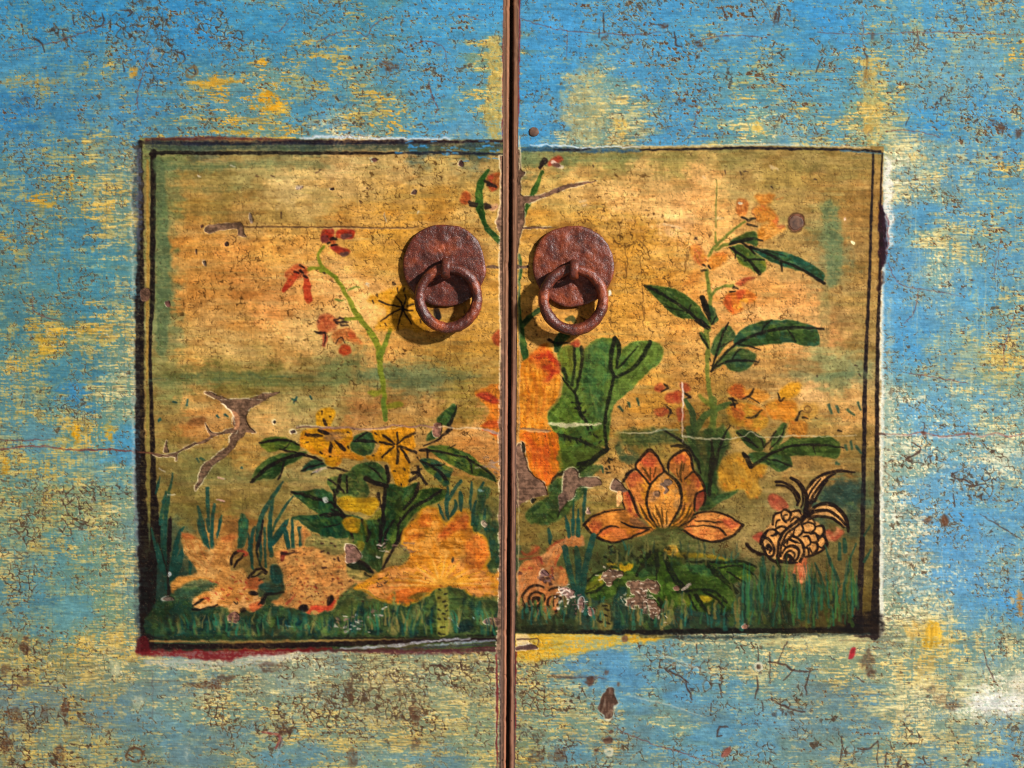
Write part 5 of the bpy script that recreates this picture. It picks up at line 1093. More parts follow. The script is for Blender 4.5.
for t, wd in [("SQ 525,292 555,280 570,250", [2, 3, 2]), ("SQ 555,290 575,298 595,312", 2), ("SQ 540,372 575,370 602,342", [1.5, 3, 2]), ("SQ 672,270 682,302 698,290", [2, 3, 2]), ("SQ 752,385 768,350 778,345", [3.4, 2.4, 1.5]), ("SQ 465,292 495,300", 4), ("SQ 475,320 500,310", 4), ("SQ 480,292 490,330", 3), ("SQ 780,375 800,378", 2.4), ("SQ 832,375 840,378", 2), ("SQ 930,428 945,432", 3),
              ("SQ 470,405 440,460 415,540 390,620 380,700", [1.8, 3, 3.6, 4.6, 4.6]), ("SQ 390,470 400,540 385,620", 3.6), ("SQ 420,510 460,490", 1.8), ("SQ 500,440 550,470 590,500", 3), ("SQ 575,440 605,470 610,500", 2.6), ("SQ 525,470 560,480", 2.4), ("SQ 560,585 610,550 680,510 760,492 850,490 955,502", [4, 4, 3.2, 3, 3, 1.6]), ("SQ 825,495 835,530", 2), ("SQ 530,530 545,560 560,585", [5, 6, 4]), ("SQ 625,550 680,560 730,582", [2, 2.4, 2]), ("SQ 615,500 650,455 665,430", 2.6), ("SQ 640,510 690,450 705,405", 2), ("SQ 525,525 550,545", 4),
              ("LO 700,300 710,200 720,80", [3.5, 3.5, 1.5]), ("SQ 180,425 240,460 290,500", [2, 3, 4]), ("SQ 220,497 260,495 300,510", 4), ("SQ 300,510 330,560 345,610", 4)]:
    k, pts = t.split(' ', 1)
    line({'SQ': SQ, 'LO': LO}[k](pts), wd if isinstance(wd, list) else [wd * .8, wd, wd * .6], (32, 27, 22), a=.92, wob=.9)
q = [SQ("798,338")[0]]
line([(q[0][0] + (2 + k * .22) * math.cos(k * .7), q[0][1] + (1.6 + k * .18) * math.sin(k * .7)) for k in range(14)], 1, (90, 60, 34), a=.75)

motif('painted_flower_spray', 'R', 'small dark red buds beside the lily leaf')
for t in ["150,240 175,225 195,245 175,265 150,260", "195,280 220,265 250,285 230,310 195,305", "150,340 185,330 210,350 180,368 150,360", "255,230 285,225 300,255 275,265", "240,340 270,335 275,380 250,390", "230,265 262,262 270,300 240,310"]:
    blob(SQ(t), (164, 58, 36), a=.8, soft=3, dry=.15, col2=(142, 52, 36))
for t in ["188,228 205,245 180,262", "280,270 300,285 285,292", "195,325 215,345 205,372", "268,262 300,290"]:
    line(SQ(t), [2, 3.4, 1.6], (40, 30, 24), a=.92)

motif('painted_lily_leaf', 'R', 'folded green lily leaf with forked black veins')
blob(LF("400,150 440,135 490,130 530,150 570,110 620,92 680,90 704,94 716,115 721,145 724,168 734,152 750,134 775,117 830,105 900,115 938,160 920,220 870,260 820,310 760,370 700,420 672,480 665,560 650,640 600,640 560,760 400,768 395,700 400,640 380,580 345,520 345,480 400,420 420,360 425,290 400,220"), (98, 132, 48), a=.95, soft=1.8, wob=1.0, col2=(70, 116, 50))
blob(LF("560,130 640,110 665,160 660,260 640,400 630,520 560,440 530,360 530,220"), (50, 102, 60), a=.75, soft=7, wob=2, dry=.2)
blob(LF("410,150 480,140 480,260 450,290 420,240"), (112, 116, 38), a=.75, soft=5, dry=.2)
blob(LF("390,420 470,390 520,470 480,530 380,540 350,500"), (76, 112, 34), a=.7, soft=6, dry=.2)
blob(LF("700,150 740,140 860,115 930,150 800,300 700,400 680,340 800,230"), (100, 134, 54), a=.75, soft=5, dry=.15)
blob(LF("390,570 500,560 630,560 640,640 560,700 520,768 400,768 405,650"), (84, 108, 34), a=.75, soft=4, wob=2, col2=(46, 92, 42))
for t in ["500,380 560,400 610,480", "510,370 580,390 625,440", "630,400 655,330", "560,330 580,420 600,490", "450,400 400,450 370,490", "640,180 650,260", "470,160 475,240", "860,150 800,220", "720,360 690,420", "430,600 520,590"]:
    line(LF(t), [1, 2.2, 1], (128, 140, 60), a=.45, soft=1.8, dry=.4)
for t in ["540,150 545,330 600,500", "590,140 590,360", "620,130 625,340", "430,420 480,500", "760,200 690,330"]:
    line(LF(t), [2, 5, 2], (40, 86, 44), a=.5, soft=3, dry=.35)
VN = (30, 32, 24)
for t, wd in [("480,130 486,220 475,310 470,335", [3.2, 3.6, 2.6]), ("520,140 522,220 505,310 488,370", [4.4, 4.4, 3.6]), ("425,250 445,300 470,330", [4, 3.4, 2.4]), ("425,300 460,345 488,372", [2.4, 3.2, 3]), ("488,372 500,430 520,490 545,520", [3.4, 4, 4.4, 3.6]), ("690,95 672,170 670,240 685,290", [4.8, 4.6, 4.4, 4]), ("690,95 712,130 706,200 698,245", [5.6, 6, 4.4, 3]),
              ("870,115 830,190 780,250 700,290", [6, 5.6, 4.4, 3.4]), ("808,135 760,190 705,248", [2, 3, 2.6]), ("685,290 665,380 645,480 640,570 652,660", [4.6, 5, 4.2, 4, 4.4]), ("652,660 600,700 540,735 500,750", [4, 5.5, 6, 5]), ("395,585 450,600 520,620 580,650 650,670", [5, 3.5, 4, 4, 3])]:
    line(LF(t), wd, VN, a=.95, wob=.9)
for t in ["470,425 490,425", "490,452 515,450", "515,485 535,495", "510,430 518,425", "530,470 540,462", "380,580 400,605", "430,592 432,615", "455,600 460,620", "490,610 500,630", "520,600 515,625", "545,620 530,660", "560,540 570,560", "545,545 552,560", "560,580 570,590", "585,590 600,600", "610,630 620,622", "590,670 600,690", "540,720 560,740", "505,745 525,755"]:
    line(LF(t), 4.2, VN, a=.93, wob=1.5)
line(LF("340,532 400,538 450,540 520,535 620,533"), [2, 3.6, 3.4, 3, 1.4], (206, 190, 150), a=.9, soft=1.1, wob=1.6, dry=.15)

motif('painted_leaf_sprig', 'R', 'narrow dark green leaf hanging beside the right ring')
line(I("215,215 190,280 165,330 140,390 125,440"), [3.6, 5, 5, 4.6, 3.4], (40, 96, 36), a=.95)
line(I("200,190 240,165"), 4, BLK, a=.92)
line(I("205,195 225,150 240,160"), 4.4, (40, 28, 28), a=.9)
blob(I("255,155 300,130 325,150 310,165 265,185 245,180"), (150, 52, 36), a=.85, soft=2.5)
line(I("270,165 310,190 325,188"), [4, 4, 2], (226, 204, 180), a=.85, dry=.25)
blob(I("270,175 300,170 310,190 280,190"), (92, 58, 48), a=.9)
line(I("98,640 104,680 106,740 100,768"), [3, 4, 3, 2], (32, 84, 50), a=.92)
line(K("100,0 98,100 100,200 108,300 118,380 130,440 142,490"), [2, 2, 3, 5, 8, 7, 2], (36, 90, 44), a=.95)
line(K("110,290 150,245 200,205 215,200"), [5, 6, 5, 3], (42, 84, 48), a=.92)
line(K("350,300 330,330 300,370 290,410"), [10, 12, 9, 5], (28, 74, 46), a=.95)
line(K("340,255 370,248 385,268"), 5, (70, 84, 48), a=.8, dry=.3)
line(K("250,358 275,372"), 6, (30, 28, 34), a=.9)
line(K("295,375 355,375"), 4, (40, 34, 40), a=.85)
blob(K("360,375 395,355 412,372 400,395 370,390"), (140, 44, 34), a=.85, soft=2)

motif('painted_lotus', 'R', 'upright orange lotus bud beside the door edge')
blob(LF("200,260 250,190 320,125 360,130 385,200 405,280 410,340 395,400 350,460 345,520 380,580 400,640 410,700 415,768 240,768 250,690 210,640 205,500"), (210, 122, 30), a=.96, soft=2, wob=1.0, col2=(206, 132, 44))
blob(LF("250,190 330,130 380,200 400,270 370,300 330,330 320,260 280,220"), (196, 82, 34), a=.7, soft=6, wob=2.5, dry=.25)
for t in ["350,160 380,200 400,250 350,290", "300,190 350,170 370,210", "330,240 370,260 345,310"]:
    line(LF(t), [4, 6, 3], (166, 40, 30), a=.65, soft=4, wob=2, dry=.3)
for t in ["230,290 250,400 240,520", "260,240 290,360 280,500", "320,330 330,420 300,500", "230,600 260,680 255,750", "350,600 380,680 375,760", "290,590 310,680 300,760"]:
    line(LF(t), [2, 3.4, 2], (180, 88, 26), a=.5, soft=2.2, dry=.4)
blob(M("105,170 280,165 300,230 315,300 290,380 265,430 240,465 225,430 180,400 150,340 135,260"), (208, 112, 28), a=.93, soft=2, wob=1.0, col2=(204, 100, 32))
for t in ["130,180 200,260 210,340", "230,180 240,280 230,400", "270,200 285,300", "160,200 180,330"]:
    line(M(t), [3, 6, 3], (176, 66, 28), a=.5, soft=4, dry=.35)
for t in ["M 130,20 160,60", "M 180,40 210,30", "M 230,60 260,40", "M 140,90 170,80", "K 120,640 150,670", "K 210,600 240,620"]:
    k, pts = t.split(' ', 1)
    line({'M': M, 'K': K}[k](pts), 2, (150, 80, 30), a=.6, dry=.4)

motif('painted_lotus', 'R', 'open orange lotus with black outlined pointed petals')
PO, PY, PR_ = (200, 118, 56), (204, 130, 40), (160, 58, 44)


def petal(txt, c=PO, c2=PY, o=True, wd=3.2):
    p = LO(txt)
    blob(p, c, a=.97, soft=1.4, wob=.5, col2=c2)


blob(M("435,640 470,595 540,565 630,558 690,600 740,640 790,660 740,690 640,715 570,730 520,715 480,690 450,660"), (188, 114, 46), a=.97, soft=1.4, wob=.5, col2=(206, 126, 52))
blob(M("490,690 520,660 570,645 640,650 700,662 760,662 700,690 640,715 570,728 520,712"), (210, 124, 42), a=.97, soft=1.4, wob=.5, col2=(204, 112, 54))
blob(M("450,640 490,610 520,640 500,680 470,670"), PR_, a=.6, soft=5, wob=2, dry=.3)
blob(M("500,690 540,660 570,665 540,690"), PR_, a=.5, soft=5, wob=2, dry=.3)
petal("640,530 720,520 800,545 870,580 915,610 880,650 800,690 740,712 660,705 590,680 520,640 540,610 600,560", (206, 116, 58), (212, 134, 66))
petal("140,400 180,395 215,440 240,500 260,550 220,570 180,530 150,470", (176, 74, 52), PO)
petal("160,330 190,290 225,265 270,290 320,345 300,420 300,480 340,580 370,630 330,625 270,550 230,460 190,390", PO, PY)
petal("520,350 550,300 600,270 640,300 670,360 660,385 615,410 605,500 600,540 520,620 440,630 500,560 525,470", PO, PY)
petal("605,420 660,385 680,420 670,460 640,500 615,520", (176, 70, 50), (188, 84, 56))
petal("230,240 260,180 310,130 350,150 390,210 405,260 340,330 320,340 270,290", PO, (190, 96, 46))
petal("435,240 450,190 490,150 540,130 580,180 590,260 550,310 520,340 480,290", PO, (200, 112, 44))
petal("320,350 360,300 410,270 460,300 500,350 525,430 515,500 470,580 430,630 380,625 330,560 300,470", (212, 148, 80), (206, 132, 54))
for t in ["180,300 220,270 270,300 240,350 190,360", "560,300 600,275 650,330 640,370 600,330", "260,180 310,140 350,170 350,230 290,230", "470,190 520,150 560,180 520,210", "150,410 190,410 210,470 180,490", "620,420 660,400 672,440 630,470", "800,560 890,600 840,640 790,600"]:
    blob(LO(t), PR_, a=.6, soft=5, wob=2, dry=.3)
blob(LO("320,400 380,390 380,440 310,460"), (140, 96, 66), a=.6, soft=4, dry=.3)
blob(LO("190,570 240,565 300,610 240,615 200,600"), (120, 80, 56), a=.7, soft=2)
STK = (66, 46, 18)
for t in ["290,255 310,300 320,320", "275,240 290,262", "322,240 322,320", "355,238 345,300", "525,200 515,280 520,330", "540,215 530,260", "490,250 500,300", "370,500 385,560 400,620", "355,480 370,540", "395,500 405,600", "430,520 425,600", "545,465 530,530 470,600", "580,480 545,560 460,625", "590,520 540,590 480,625", "600,540 560,600 500,630", "250,470 290,550 350,620", "265,500 320,590", "340,530 380,615"]:
    line(LO(t), [1.4, 2.6, 1.6], STK, a=.82, soft=1.2, wob=.8)
for t, wd in [("230,250 228,220 260,180 310,130 350,150 390,210 408,265", [3, 3.2, 3.4, 4.6, 3.4, 3, 2.6]), ("408,265 360,310 325,345 305,400 298,460 315,530 345,590 372,625", [2.4, 2.6, 3, 3.4, 3.6, 3.2, 2.8, 2]), ("410,262 460,300 505,350 522,420 515,490 470,570 435,630", [3, 3.4, 3.8, 4, 3.6, 2.6, 2]), ("435,245 440,200 480,160 540,128 580,170 592,230 600,262", [3, 3, 3, 4.4, 3.8, 3, 2.6]), ("435,245 440,270", 3),
              ("150,330 180,280 225,250 270,290 318,345", [3.6, 4.4, 3.2, 2.8, 2.4]), ("545,310 600,268 640,310 665,360 672,440 660,480", [2, 2.8, 3.4, 3.4, 2.8, 2.4]), ("185,390 210,440 235,520 262,560", [3, 3.4, 3.2, 2]), ("140,400 145,450 160,505", [2.4, 2, 1.5]), ("662,385 620,405 607,440 605,520", [2, 2.4, 2.6, 2]), ("600,545 660,525 740,525 820,550 900,600 912,612", [2.4, 2.2, 2.4, 2.4, 2.4, 3]), ("912,608 870,660 800,700 740,715 680,710 600,685 530,640", [5, 3.4, 3, 3.4, 3, 2.8, 2.6]), ("605,580 680,585 740,590 790,590", [1, 2, 1.6, 1]), ("540,625 640,612 720,615 770,635 805,672", [1.2, 2, 2.4, 3, 2.4]), ("135,585 180,610 240,622 330,625", [1.4, 2, 2, 1.5]), ("525,640 500,625 560,590 610,560", [3, 2, 1.8, 2])]:
    line(LO(t), wd, (32, 24, 18), a=.96, wob=.7)
for t, wd in [("430,638 470,600 550,570 635,560", [3, 3, 2.4, 1.6]), ("432,640 470,685 520,715 580,730 640,716 710,686 765,662", [3, 3.2, 3.2, 3.2, 3, 2.6, 2]), ("500,692 530,660 570,645 608,656", [3, 3, 2.4, 1.4]), ("620,625 680,650 755,660", [1.4, 2.2, 1.6])]:
    line(M(t), wd, (32, 24, 18), a=.96, wob=.7)
line(LO("370,630 410,640 460,630 530,635"), [4, 5, 4, 3], (70, 72, 36), a=.8, soft=2.2)
bare(LO("420,310 455,320 460,345 430,360 440,385 420,410 405,405 415,370 385,350 410,335"), c=(116, 92, 78), halo=0)
bare(LO("345,395 380,390 378,430 350,425"), c=(128, 96, 72), halo=0)

motif('painted_fish', 'R', 'goldfish drawn in black scales with a forked tail')
GF = (214, 154, 90)
blob(FI("205,270 240,245 290,260 335,300 350,350 300,370 250,360 215,320"), (162, 66, 48), a=.85, soft=2.5, dry=.1, col2=(176, 84, 58))
blob(FI("90,560 140,530 170,530 160,590 130,600"), (170, 70, 52), a=.85, soft=2.5)
blob(FI("620,520 680,500 720,490 760,530 740,560 700,590 640,590"), (168, 72, 50), a=.82, soft=3, col2=(190, 110, 74))
blob(P("480,260 490,220 530,200 550,220 548,270 525,320 495,320 478,290"), (196, 92, 58), a=.88, soft=2, col2=(206, 120, 80))
blob(FI("415,750 460,700 500,700 470,768 430,768"), (206, 110, 66), a=.85, soft=1.8)
blob(FI("250,390 320,365 430,370 470,400 540,440 600,490 630,560 620,640 540,690 470,720 420,750 350,750 290,730 200,700 160,640 160,570 190,500 240,450"), GF, a=.96, soft=1.5, col2=(206, 142, 78))
blob(FI("480,400 500,330 480,240 410,160 440,160 490,220 560,140 640,120 590,200 540,290 530,350 640,320 740,370 790,470 760,480 680,420 600,405 520,425"), GF, a=.94, soft=1.6)
blob(FI("300,190 370,200 400,260 420,330 450,350 440,260 390,180 330,160"), (150, 116, 64), a=.7, soft=2.5)
K2 = (34, 24, 18)
for t, wd in [("265,160 320,165 380,200 430,270 420,330", [4, 3.6, 3.6, 4, 3]), ("265,185 340,195 390,240 415,300", [2.6, 2.8, 2.6, 2]), ("370,130 430,165 475,230 490,300 480,370", [3, 4, 4.4, 5, 6]), ("395,140 450,215 462,300 445,350", [2, 2.6, 2.8, 2]), ("490,220 520,170 580,120 660,90 740,82 840,90", [3, 4, 4, 4.2, 3.6, 2]), ("495,280 530,210 590,140", [3, 3, 2.4]), ("510,310 560,220 640,130 700,100", [3, 3.4, 3.6, 2]), ("545,300 600,200 640,150", [3.2, 3, 2.2]), ("480,400 500,340 540,290", [7, 6, 4]),
              ("500,400 540,350 600,320 680,330 740,380 780,440 790,520", [5, 3.6, 4, 5, 5, 5.4, 3.5]), ("500,395 560,375 640,370 710,410 770,470", [5, 4, 3.6, 3.6, 3]), ("500,420 580,410 680,430 760,490", [4, 3, 3, 3]), ("480,400 430,440 360,490 310,540 285,600 275,680 280,740", [5, 3.6, 3.4, 3.6, 3.4, 3.4, 4.5]), ("480,420 420,480 350,530 320,580 300,640 295,700", [4, 3, 3, 3, 3, 3]),
              ("240,470 250,400 300,380 330,365 370,385 360,430 330,450", [3, 3, 2.6, 3, 3, 2.6]), ("300,390 310,430 340,460", 2.6), ("370,380 430,370 450,400", 2.8), ("290,440 270,450 260,490", 2.4), ("345,400 320,410 325,440", 2), ("370,450 400,420 430,430 400,450", 2.6), ("180,560 200,515 250,510 270,540 230,555", [3.4, 3, 2.6, 2.6]), ("250,510 300,485 335,500 300,535", 2.8), ("240,560 270,530 300,560 280,600", 2.6),
              ("160,590 190,570 230,600 250,650 240,700 200,700 165,640", [4, 3, 3, 3, 3, 3, 4]), ("190,640 210,620 230,650 215,680", [4, 3, 2.5, 2.5]), ("160,600 190,690 240,735 300,745", [3, 3.4, 3, 3]), ("150,610 165,560 200,520", [3.4, 3.4, 3]), ("450,470 460,520 420,560 390,550 400,500", 2.8), ("455,470 500,455 540,470 550,500 520,530 470,530", 2.6), ("500,440 530,430 555,470", 2.4), ("550,490 600,480 615,520 590,560 540,530", 3), ("515,540 555,540 570,590 530,600", 2.8), ("610,500 625,570 635,620 600,660 540,690 480,710", [3, 3, 4, 3.4, 3, 2.4]),
              ("570,580 610,560 630,600 600,640 575,630", 2.8), ("520,600 560,610 565,650 530,680 510,640", 3), ("465,560 500,560 515,610 480,640", 2.8), ("460,640 500,650 500,700", 2.6), ("390,560 430,580 460,620 470,680 440,740", [3, 3, 3.2, 3.4, 4]), ("380,550 370,580 400,600", 3), ("330,610 360,580 400,600 440,610", 2.4), ("310,680 340,640 390,630 430,660 420,720 380,750", [2.4, 3, 3.4, 3.4, 3.4, 3]), ("320,720 340,680 370,665 400,690 390,730", [2.4, 3, 3, 2.6, 2.4]), ("330,740 350,700 375,720 360,745", [3, 5, 5, 4]), ("290,735 340,750 420,750", 4), ("200,650 215,640 222,665", 5), ("320,600 350,570", 2.4), ("360,560 350,600 345,620", 2), ("345,640 320,625 335,600", 2),
              ("190,690 140,680 85,655 55,620", [2, 3, 3.2, 4]), ("265,735 272,768", 4)]:
    line(FI(t), [v * 1.02 for v in wd] if isinstance(wd, list) else wd, K2, a=.97, wob=.5, dry=.05, soft=.8)
line(P("395,210 410,250 400,290 400,325 418,335"), [3.4, 3, 3, 4, 3], K2, a=.92)
line(P("238,125 265,155 300,175 325,180"), [4, 3.6, 3, 2], K2, a=.93)
blob(FI("655,490 680,480 705,500 685,525 655,515"), (96, 84, 44), a=.85, soft=2)

motif('painted_lily_leaf', 'R', 'broad green lily pads under the open lotus')
blob(PA("160,215 250,190 330,190 380,140 480,120 560,150 600,200 700,190 790,170 900,170 1000,210 975,250 960,290 890,300 860,340 890,400 870,450 800,470 740,480 640,450 560,430 520,490 460,480 420,400 360,300 300,280 240,330 140,400 40,380 35,330 60,270 110,235"), (44, 82, 32), a=.94, soft=2, wob=1.5, col2=(62, 96, 32))
blob(PA("560,260 640,250 720,290 800,320 850,340 880,380 850,440 780,440 830,400 760,340 660,330 580,340"), (60, 92, 34), a=.85, soft=4, wob=2)
blob(PA("330,190 420,200 430,250 350,270 320,250"), (36, 78, 50), a=.8, soft=4, wob=2)
blob(PA("600,200 740,200 760,250 700,260 640,240 590,220"), (34, 80, 52), a=.8, soft=4, wob=2)
blob(PA("420,200 500,180 540,240 560,330 540,430 500,490 460,400 450,300"), (56, 96, 30), a=.85, soft=4, wob=2)
blob(PA("40,310 100,270 140,260 130,310 60,350 38,345"), (120, 120, 32), a=.85, soft=2.5)
blob(PA("920,260 975,255 960,290 900,295"), (118, 124, 30), a=.85, soft=2)
blob(PA("680,375 740,375 750,400 700,415"), (176, 146, 34), a=.9, soft=2.5)
blob(PA("560,380 610,365 640,400 620,440 560,430"), (96, 110, 32), a=.8, soft=3)
blob(PA("380,130 400,90 470,50 550,50 570,100 540,150 480,120"), (86, 84, 42), a=.85, soft=4, wob=2, col2=(64, 72, 36))
blob(PA("475,115 510,85 550,90 555,140 520,145 480,130"), (204, 146, 46), a=.9, soft=2, col2=(206, 150, 80))
line(PA("560,140 640,145 720,148 790,160 840,170"), [5, 4.6, 3.6, 2], (164, 134, 34), a=.85, soft=2, dry=.2)
line(PA("220,190 250,220 290,205"), [5, 7, 5], (196, 146, 26), a=.9, soft=1.8, wob=1.6)
for t in ["160,200 200,190", "170,215 215,230", "115,265 120,300", "220,395 245,385", "250,375 265,370"]:
    line(PA(t), 4, (200, 160, 40), a=.8, wob=1.6)
for t, wd in [("40,290 80,255 150,228", [2.4, 2.8, 2]), ("40,365 100,345 140,310", [2.6, 3.2, 2]), ("45,345 90,318", 2), ("600,180 700,180 800,185 900,180 970,195 1005,215", [2.4, 3, 3.6, 3.6, 3, 2]), ("720,195 780,250 840,300 890,350", [5, 7, 6, 6]), ("790,215 870,205 940,220 985,250", [2, 2.6, 2.6, 2]), ("840,235 890,275 940,300", [2.4, 3.2, 2.6]), ("560,350 620,345 700,340 760,350 810,385 840,415", [5, 3, 3.2, 3.2, 3.6, 3]), ("625,370 640,420 670,455", [3, 3.6, 2.6]), ("655,370 700,430 745,485", [4, 4.6, 4]), ("700,350 770,385 815,435", [2.6, 3.2, 2.6]),
              ("450,390 470,430 495,490", [3, 4, 3]), ("590,425 605,470 615,510", [4, 3, 2]), ("430,120 440,200 435,280", [6, 5, 2]), ("480,140 510,220 560,300 590,330", [5, 7, 8, 6]), ("400,130 360,190 320,260", [6, 5, 3]), ("350,150 320,170", 5), ("600,330 560,320", 7)]:
    line(PA(t), wd, (28, 32, 20), a=.92, wob=1.2)
for k in range(60):
    x0, y0 = rng.normal(0, 1), rng.normal(0, 1)
    line(PA("%f,%f %f,%f" % (430 + 110 * x0, 150 + 38 * y0, 436 + 110 * x0, 158 + 38 * y0)), rng.uniform(2, 4.6), (30, 34, 20), a=rng.uniform(.5, .95), soft=1.8, wob=2)
for k in range(22):
    line(PA("%f,%f %f,%f" % (rng.uniform(400, 600), rng.uniform(25, 110), rng.uniform(400, 600), rng.uniform(40, 110))), 2.2, (150, 140, 76), a=.28, soft=2, dry=.3)

motif('painted_fish', 'R', 'orange fish face with black spiral eyes at the door edge')
blob(O("95,240 200,190 260,140 320,100 340,80 420,80 430,130 340,140 300,200 290,230 335,250 345,330 300,350 340,400 330,450 260,480 180,480 130,450 92,430"), (206, 136, 84), a=.93, soft=2, wob=1.3, col2=(196, 116, 62), dry=.1)
blob(O("160,140 200,140 205,270 180,240 160,180"), (160, 84, 48), a=.65, soft=4, dry=.3)
for t in ["100,200 200,190", "110,160 140,180 200,140", "200,190 210,220", "240,150 300,110 320,100", "280,230 300,180"]:
    line(O(t), [2, 3, 2], (166, 66, 42), a=.7, soft=2, dry=.3)
blob(O("160,470 200,440 270,450 290,475 220,490 170,488"), (176, 76, 50), a=.9, soft=2)
for t in ["120,250 130,255", "150,245 165,250", "210,195 215,225", "265,245 268,290", "310,240 318,250", "200,430 220,440", "255,290 260,310"]:
    line(O(t), 3.4, (150, 48, 40), a=.7, soft=1.8)
for t, wd in [("225,345 180,335 135,360 112,400 125,440 160,455 200,440", [2.4, 3.4, 3.6, 3.4, 3.6, 5, 5]), ("150,430 150,395 175,370 215,378 230,405 205,430", [4, 3.4, 3, 3, 3, 3.4]), ("170,420 175,400 195,400 195,415", 4), ("290,385 255,395 245,430 260,450", [2, 3, 3, 2.4]), ("275,440 275,405 300,390 312,410 295,435", [2.4, 2.6, 2.6, 2.6]), ("300,370 330,390 332,430 300,460 260,475", [2, 2.8, 3, 3.4, 3]), ("250,360 290,345 335,350", [2, 2.6, 2])]:
    line(O(t), wd if isinstance(wd, list) else wd, K2, a=.93, wob=.8)
for (x, y) in [(222, 272), (228, 318), (255, 330), (270, 300), (100, 270), (240, 300), (215, 300)]:
    line(O("%d,%d %d,%d" % (x, y, x + 8, y + 6)), 4.6, (70, 44, 44), a=.8, wob=2)

motif('painted_grass', 'R', 'teal grass blades between the spiral-eyed fish and the lotus')
blades(O, "340,0 345,40 355,80 w3,4,3|370,0 372,60 w3.4,3|400,0 402,50 400,80 w4.6,4.4,4|248,45 255,80 256,120 w3,4.4,3|480,80 460,150 440,230 430,300 425,390 w6,6.5,6.5,5,4|330,140 350,230 375,330 390,400 w5,6.5,5,3|390,140 400,220 405,300 405,390 w4.4,7,6.5,5")
blades(M, "440,460 430,540 428,620 w3,3.6,2|335,590 350,650 352,700 w1.6,3,3|375,500 375,600 375,690 w1.4,3,3.4|400,560 402,640 400,690 w1.6,3.4,4|520,345 528,370 w2.4,1.8")
motif('painted_grass', 'R', 'dense green grass blades below the black scaled goldfish')
blades(P, "322,190 325,250 327,290 330,330 w2.5,4.6,4.4,3.4|375,240 372,320 380,400 w3,4,4|480,280 500,360 515,430 525,500 w2.6,4.4,5,5.5|640,130 665,210 700,290 715,330 w1.5,3,3,2.4|590,220 620,300 645,400 660,450 w1.5,3,3.2,2|800,120 770,200 750,300 735,400 730,480 w1.2,2.6,3,3.4,3|870,30 840,80 w2,2|740,100 742,160 w4,5|715,120 715,200 w3,4|875,150 840,210 w2,3|545,320 550,400 w3,4|560,290 600,330 650,350 w2,3,3|380,380 450,360 500,350 w2.4,3,2.4|400,260 395,350 w2.4,3", (36, 76, 60))
for k in range(60):
    x0 = rng.uniform(735, 856)
    y0 = rng.uniform(592, 628)
    dx = rng.uniform(-12, 12)
    ln = rng.uniform(14, 42)
    c = [(40, 74, 40), (32, 64, 54), (60, 82, 36), (26, 56, 48), (84, 92, 40)][int(rng.integers(0, 5))]
    line([(x0, y0), (x0 + dx * .4, y0 - ln * .5), (x0 + dx, y0 - ln)], [rng.uniform(2, 3.6), 2.4, .8], c, a=.68, soft=1.4, wob=1.0)
for k in range(22):
    x0 = rng.uniform(755, 850)
    y0 = rng.uniform(600, 622)
    line([(x0, y0), (x0 + rng.uniform(-3, 3), y0 - rng.uniform(4, 10))], [1, 2.4, .8], (150, 110, 60), a=.5, soft=1.6, dry=.3)

motif('painted_pond_weed', 'R', 'dark teal pond weed along the foot of the right picture')
for k in range(110):
    x0 = rng.uniform(519, 742)
    if 610 < x0 < 720 and rng.random() < .45:
        continue
    y0 = rng.uniform(612, 630)
    c = [(34, 84, 72), (40, 98, 86), (24, 42, 36), (62, 92, 48), (112, 110, 58), (128, 112, 60)][int(rng.integers(0, 6))]
    line([(x0, y0), (x0 + rng.uniform(-3, 3), y0 - rng.uniform(6, 22))], [rng.uniform(2.5, 5), rng.uniform(1, 3)], c, a=.85, soft=1.5, wob=1.5, dry=.25)
blob(O("92,480 160,470 180,500 250,490 300,480 360,500 420,560 250,575 92,575"), (44, 52, 34), a=.7, soft=4, wob=2)
for k in range(26):
    x0 = rng.uniform(605, 740)
    y0 = rng.uniform(543, 562)
    line([(x0, y0), (x0 + rng.uniform(-2, 2), y0 + rng.uniform(6, 15))], [1.5, 3.4, 2], (36, 70, 62), a=.5, soft=2, wob=1.4, dry=.25)
MOTIFS.append(('painted_pond_weed', 'R', 'dark teal pond weed below the right hand lily pad'))
MID[(MID == CUR[0]) & (X > 655)] = len(MOTIFS)
blob(O("595,370 640,340 650,420 660,500 650,560 580,560 570,460"), (28, 60, 58), a=.8, soft=3, wob=2)
blob(O("500,440 560,430 575,500 570,555 500,555"), (124, 108, 54), a=.85, soft=2.5, dry=.1)
for t in ["530,440 550,440", "545,455 560,460", "535,485 550,488", "510,518 520,520", "545,525 560,528", "560,140 575,135", "560,165 590,165", "535,190 545,190", "560,210 580,220", "575,240 560,245", "M 555,340 560,350", "M 550,375 565,375", "M 540,350 548,356", "M 560,300 575,305", "M 555,310 560,320"]:
    f_ = M if t[0] == 'M' else O
    line(f_(t[2:] if t[0] == 'M' else t), 4, (30, 28, 24), a=.9, wob=1.3)
blob(O("95,90 200,60 260,20 300,0 95,0"), (112, 100, 48), a=.4, soft=8, wob=3, dry=.4)
motif('painted_lily_leaf', 'R', 'torn green leaf with bare wood patches by the lotus bud')
blob(M("250,440 290,400 330,400 420,330 500,330 520,345 470,400 440,470 380,520 340,590 260,630 160,630 130,590 160,550 240,500"), (52, 92, 44), a=.85, soft=3, wob=2, col2=(36, 84, 52), dry=.15)
blob(M("300,260 400,240 500,240 540,270 480,320 400,350 330,360 300,340"), (84, 108, 40), a=.8, soft=3, wob=2, dry=.15)
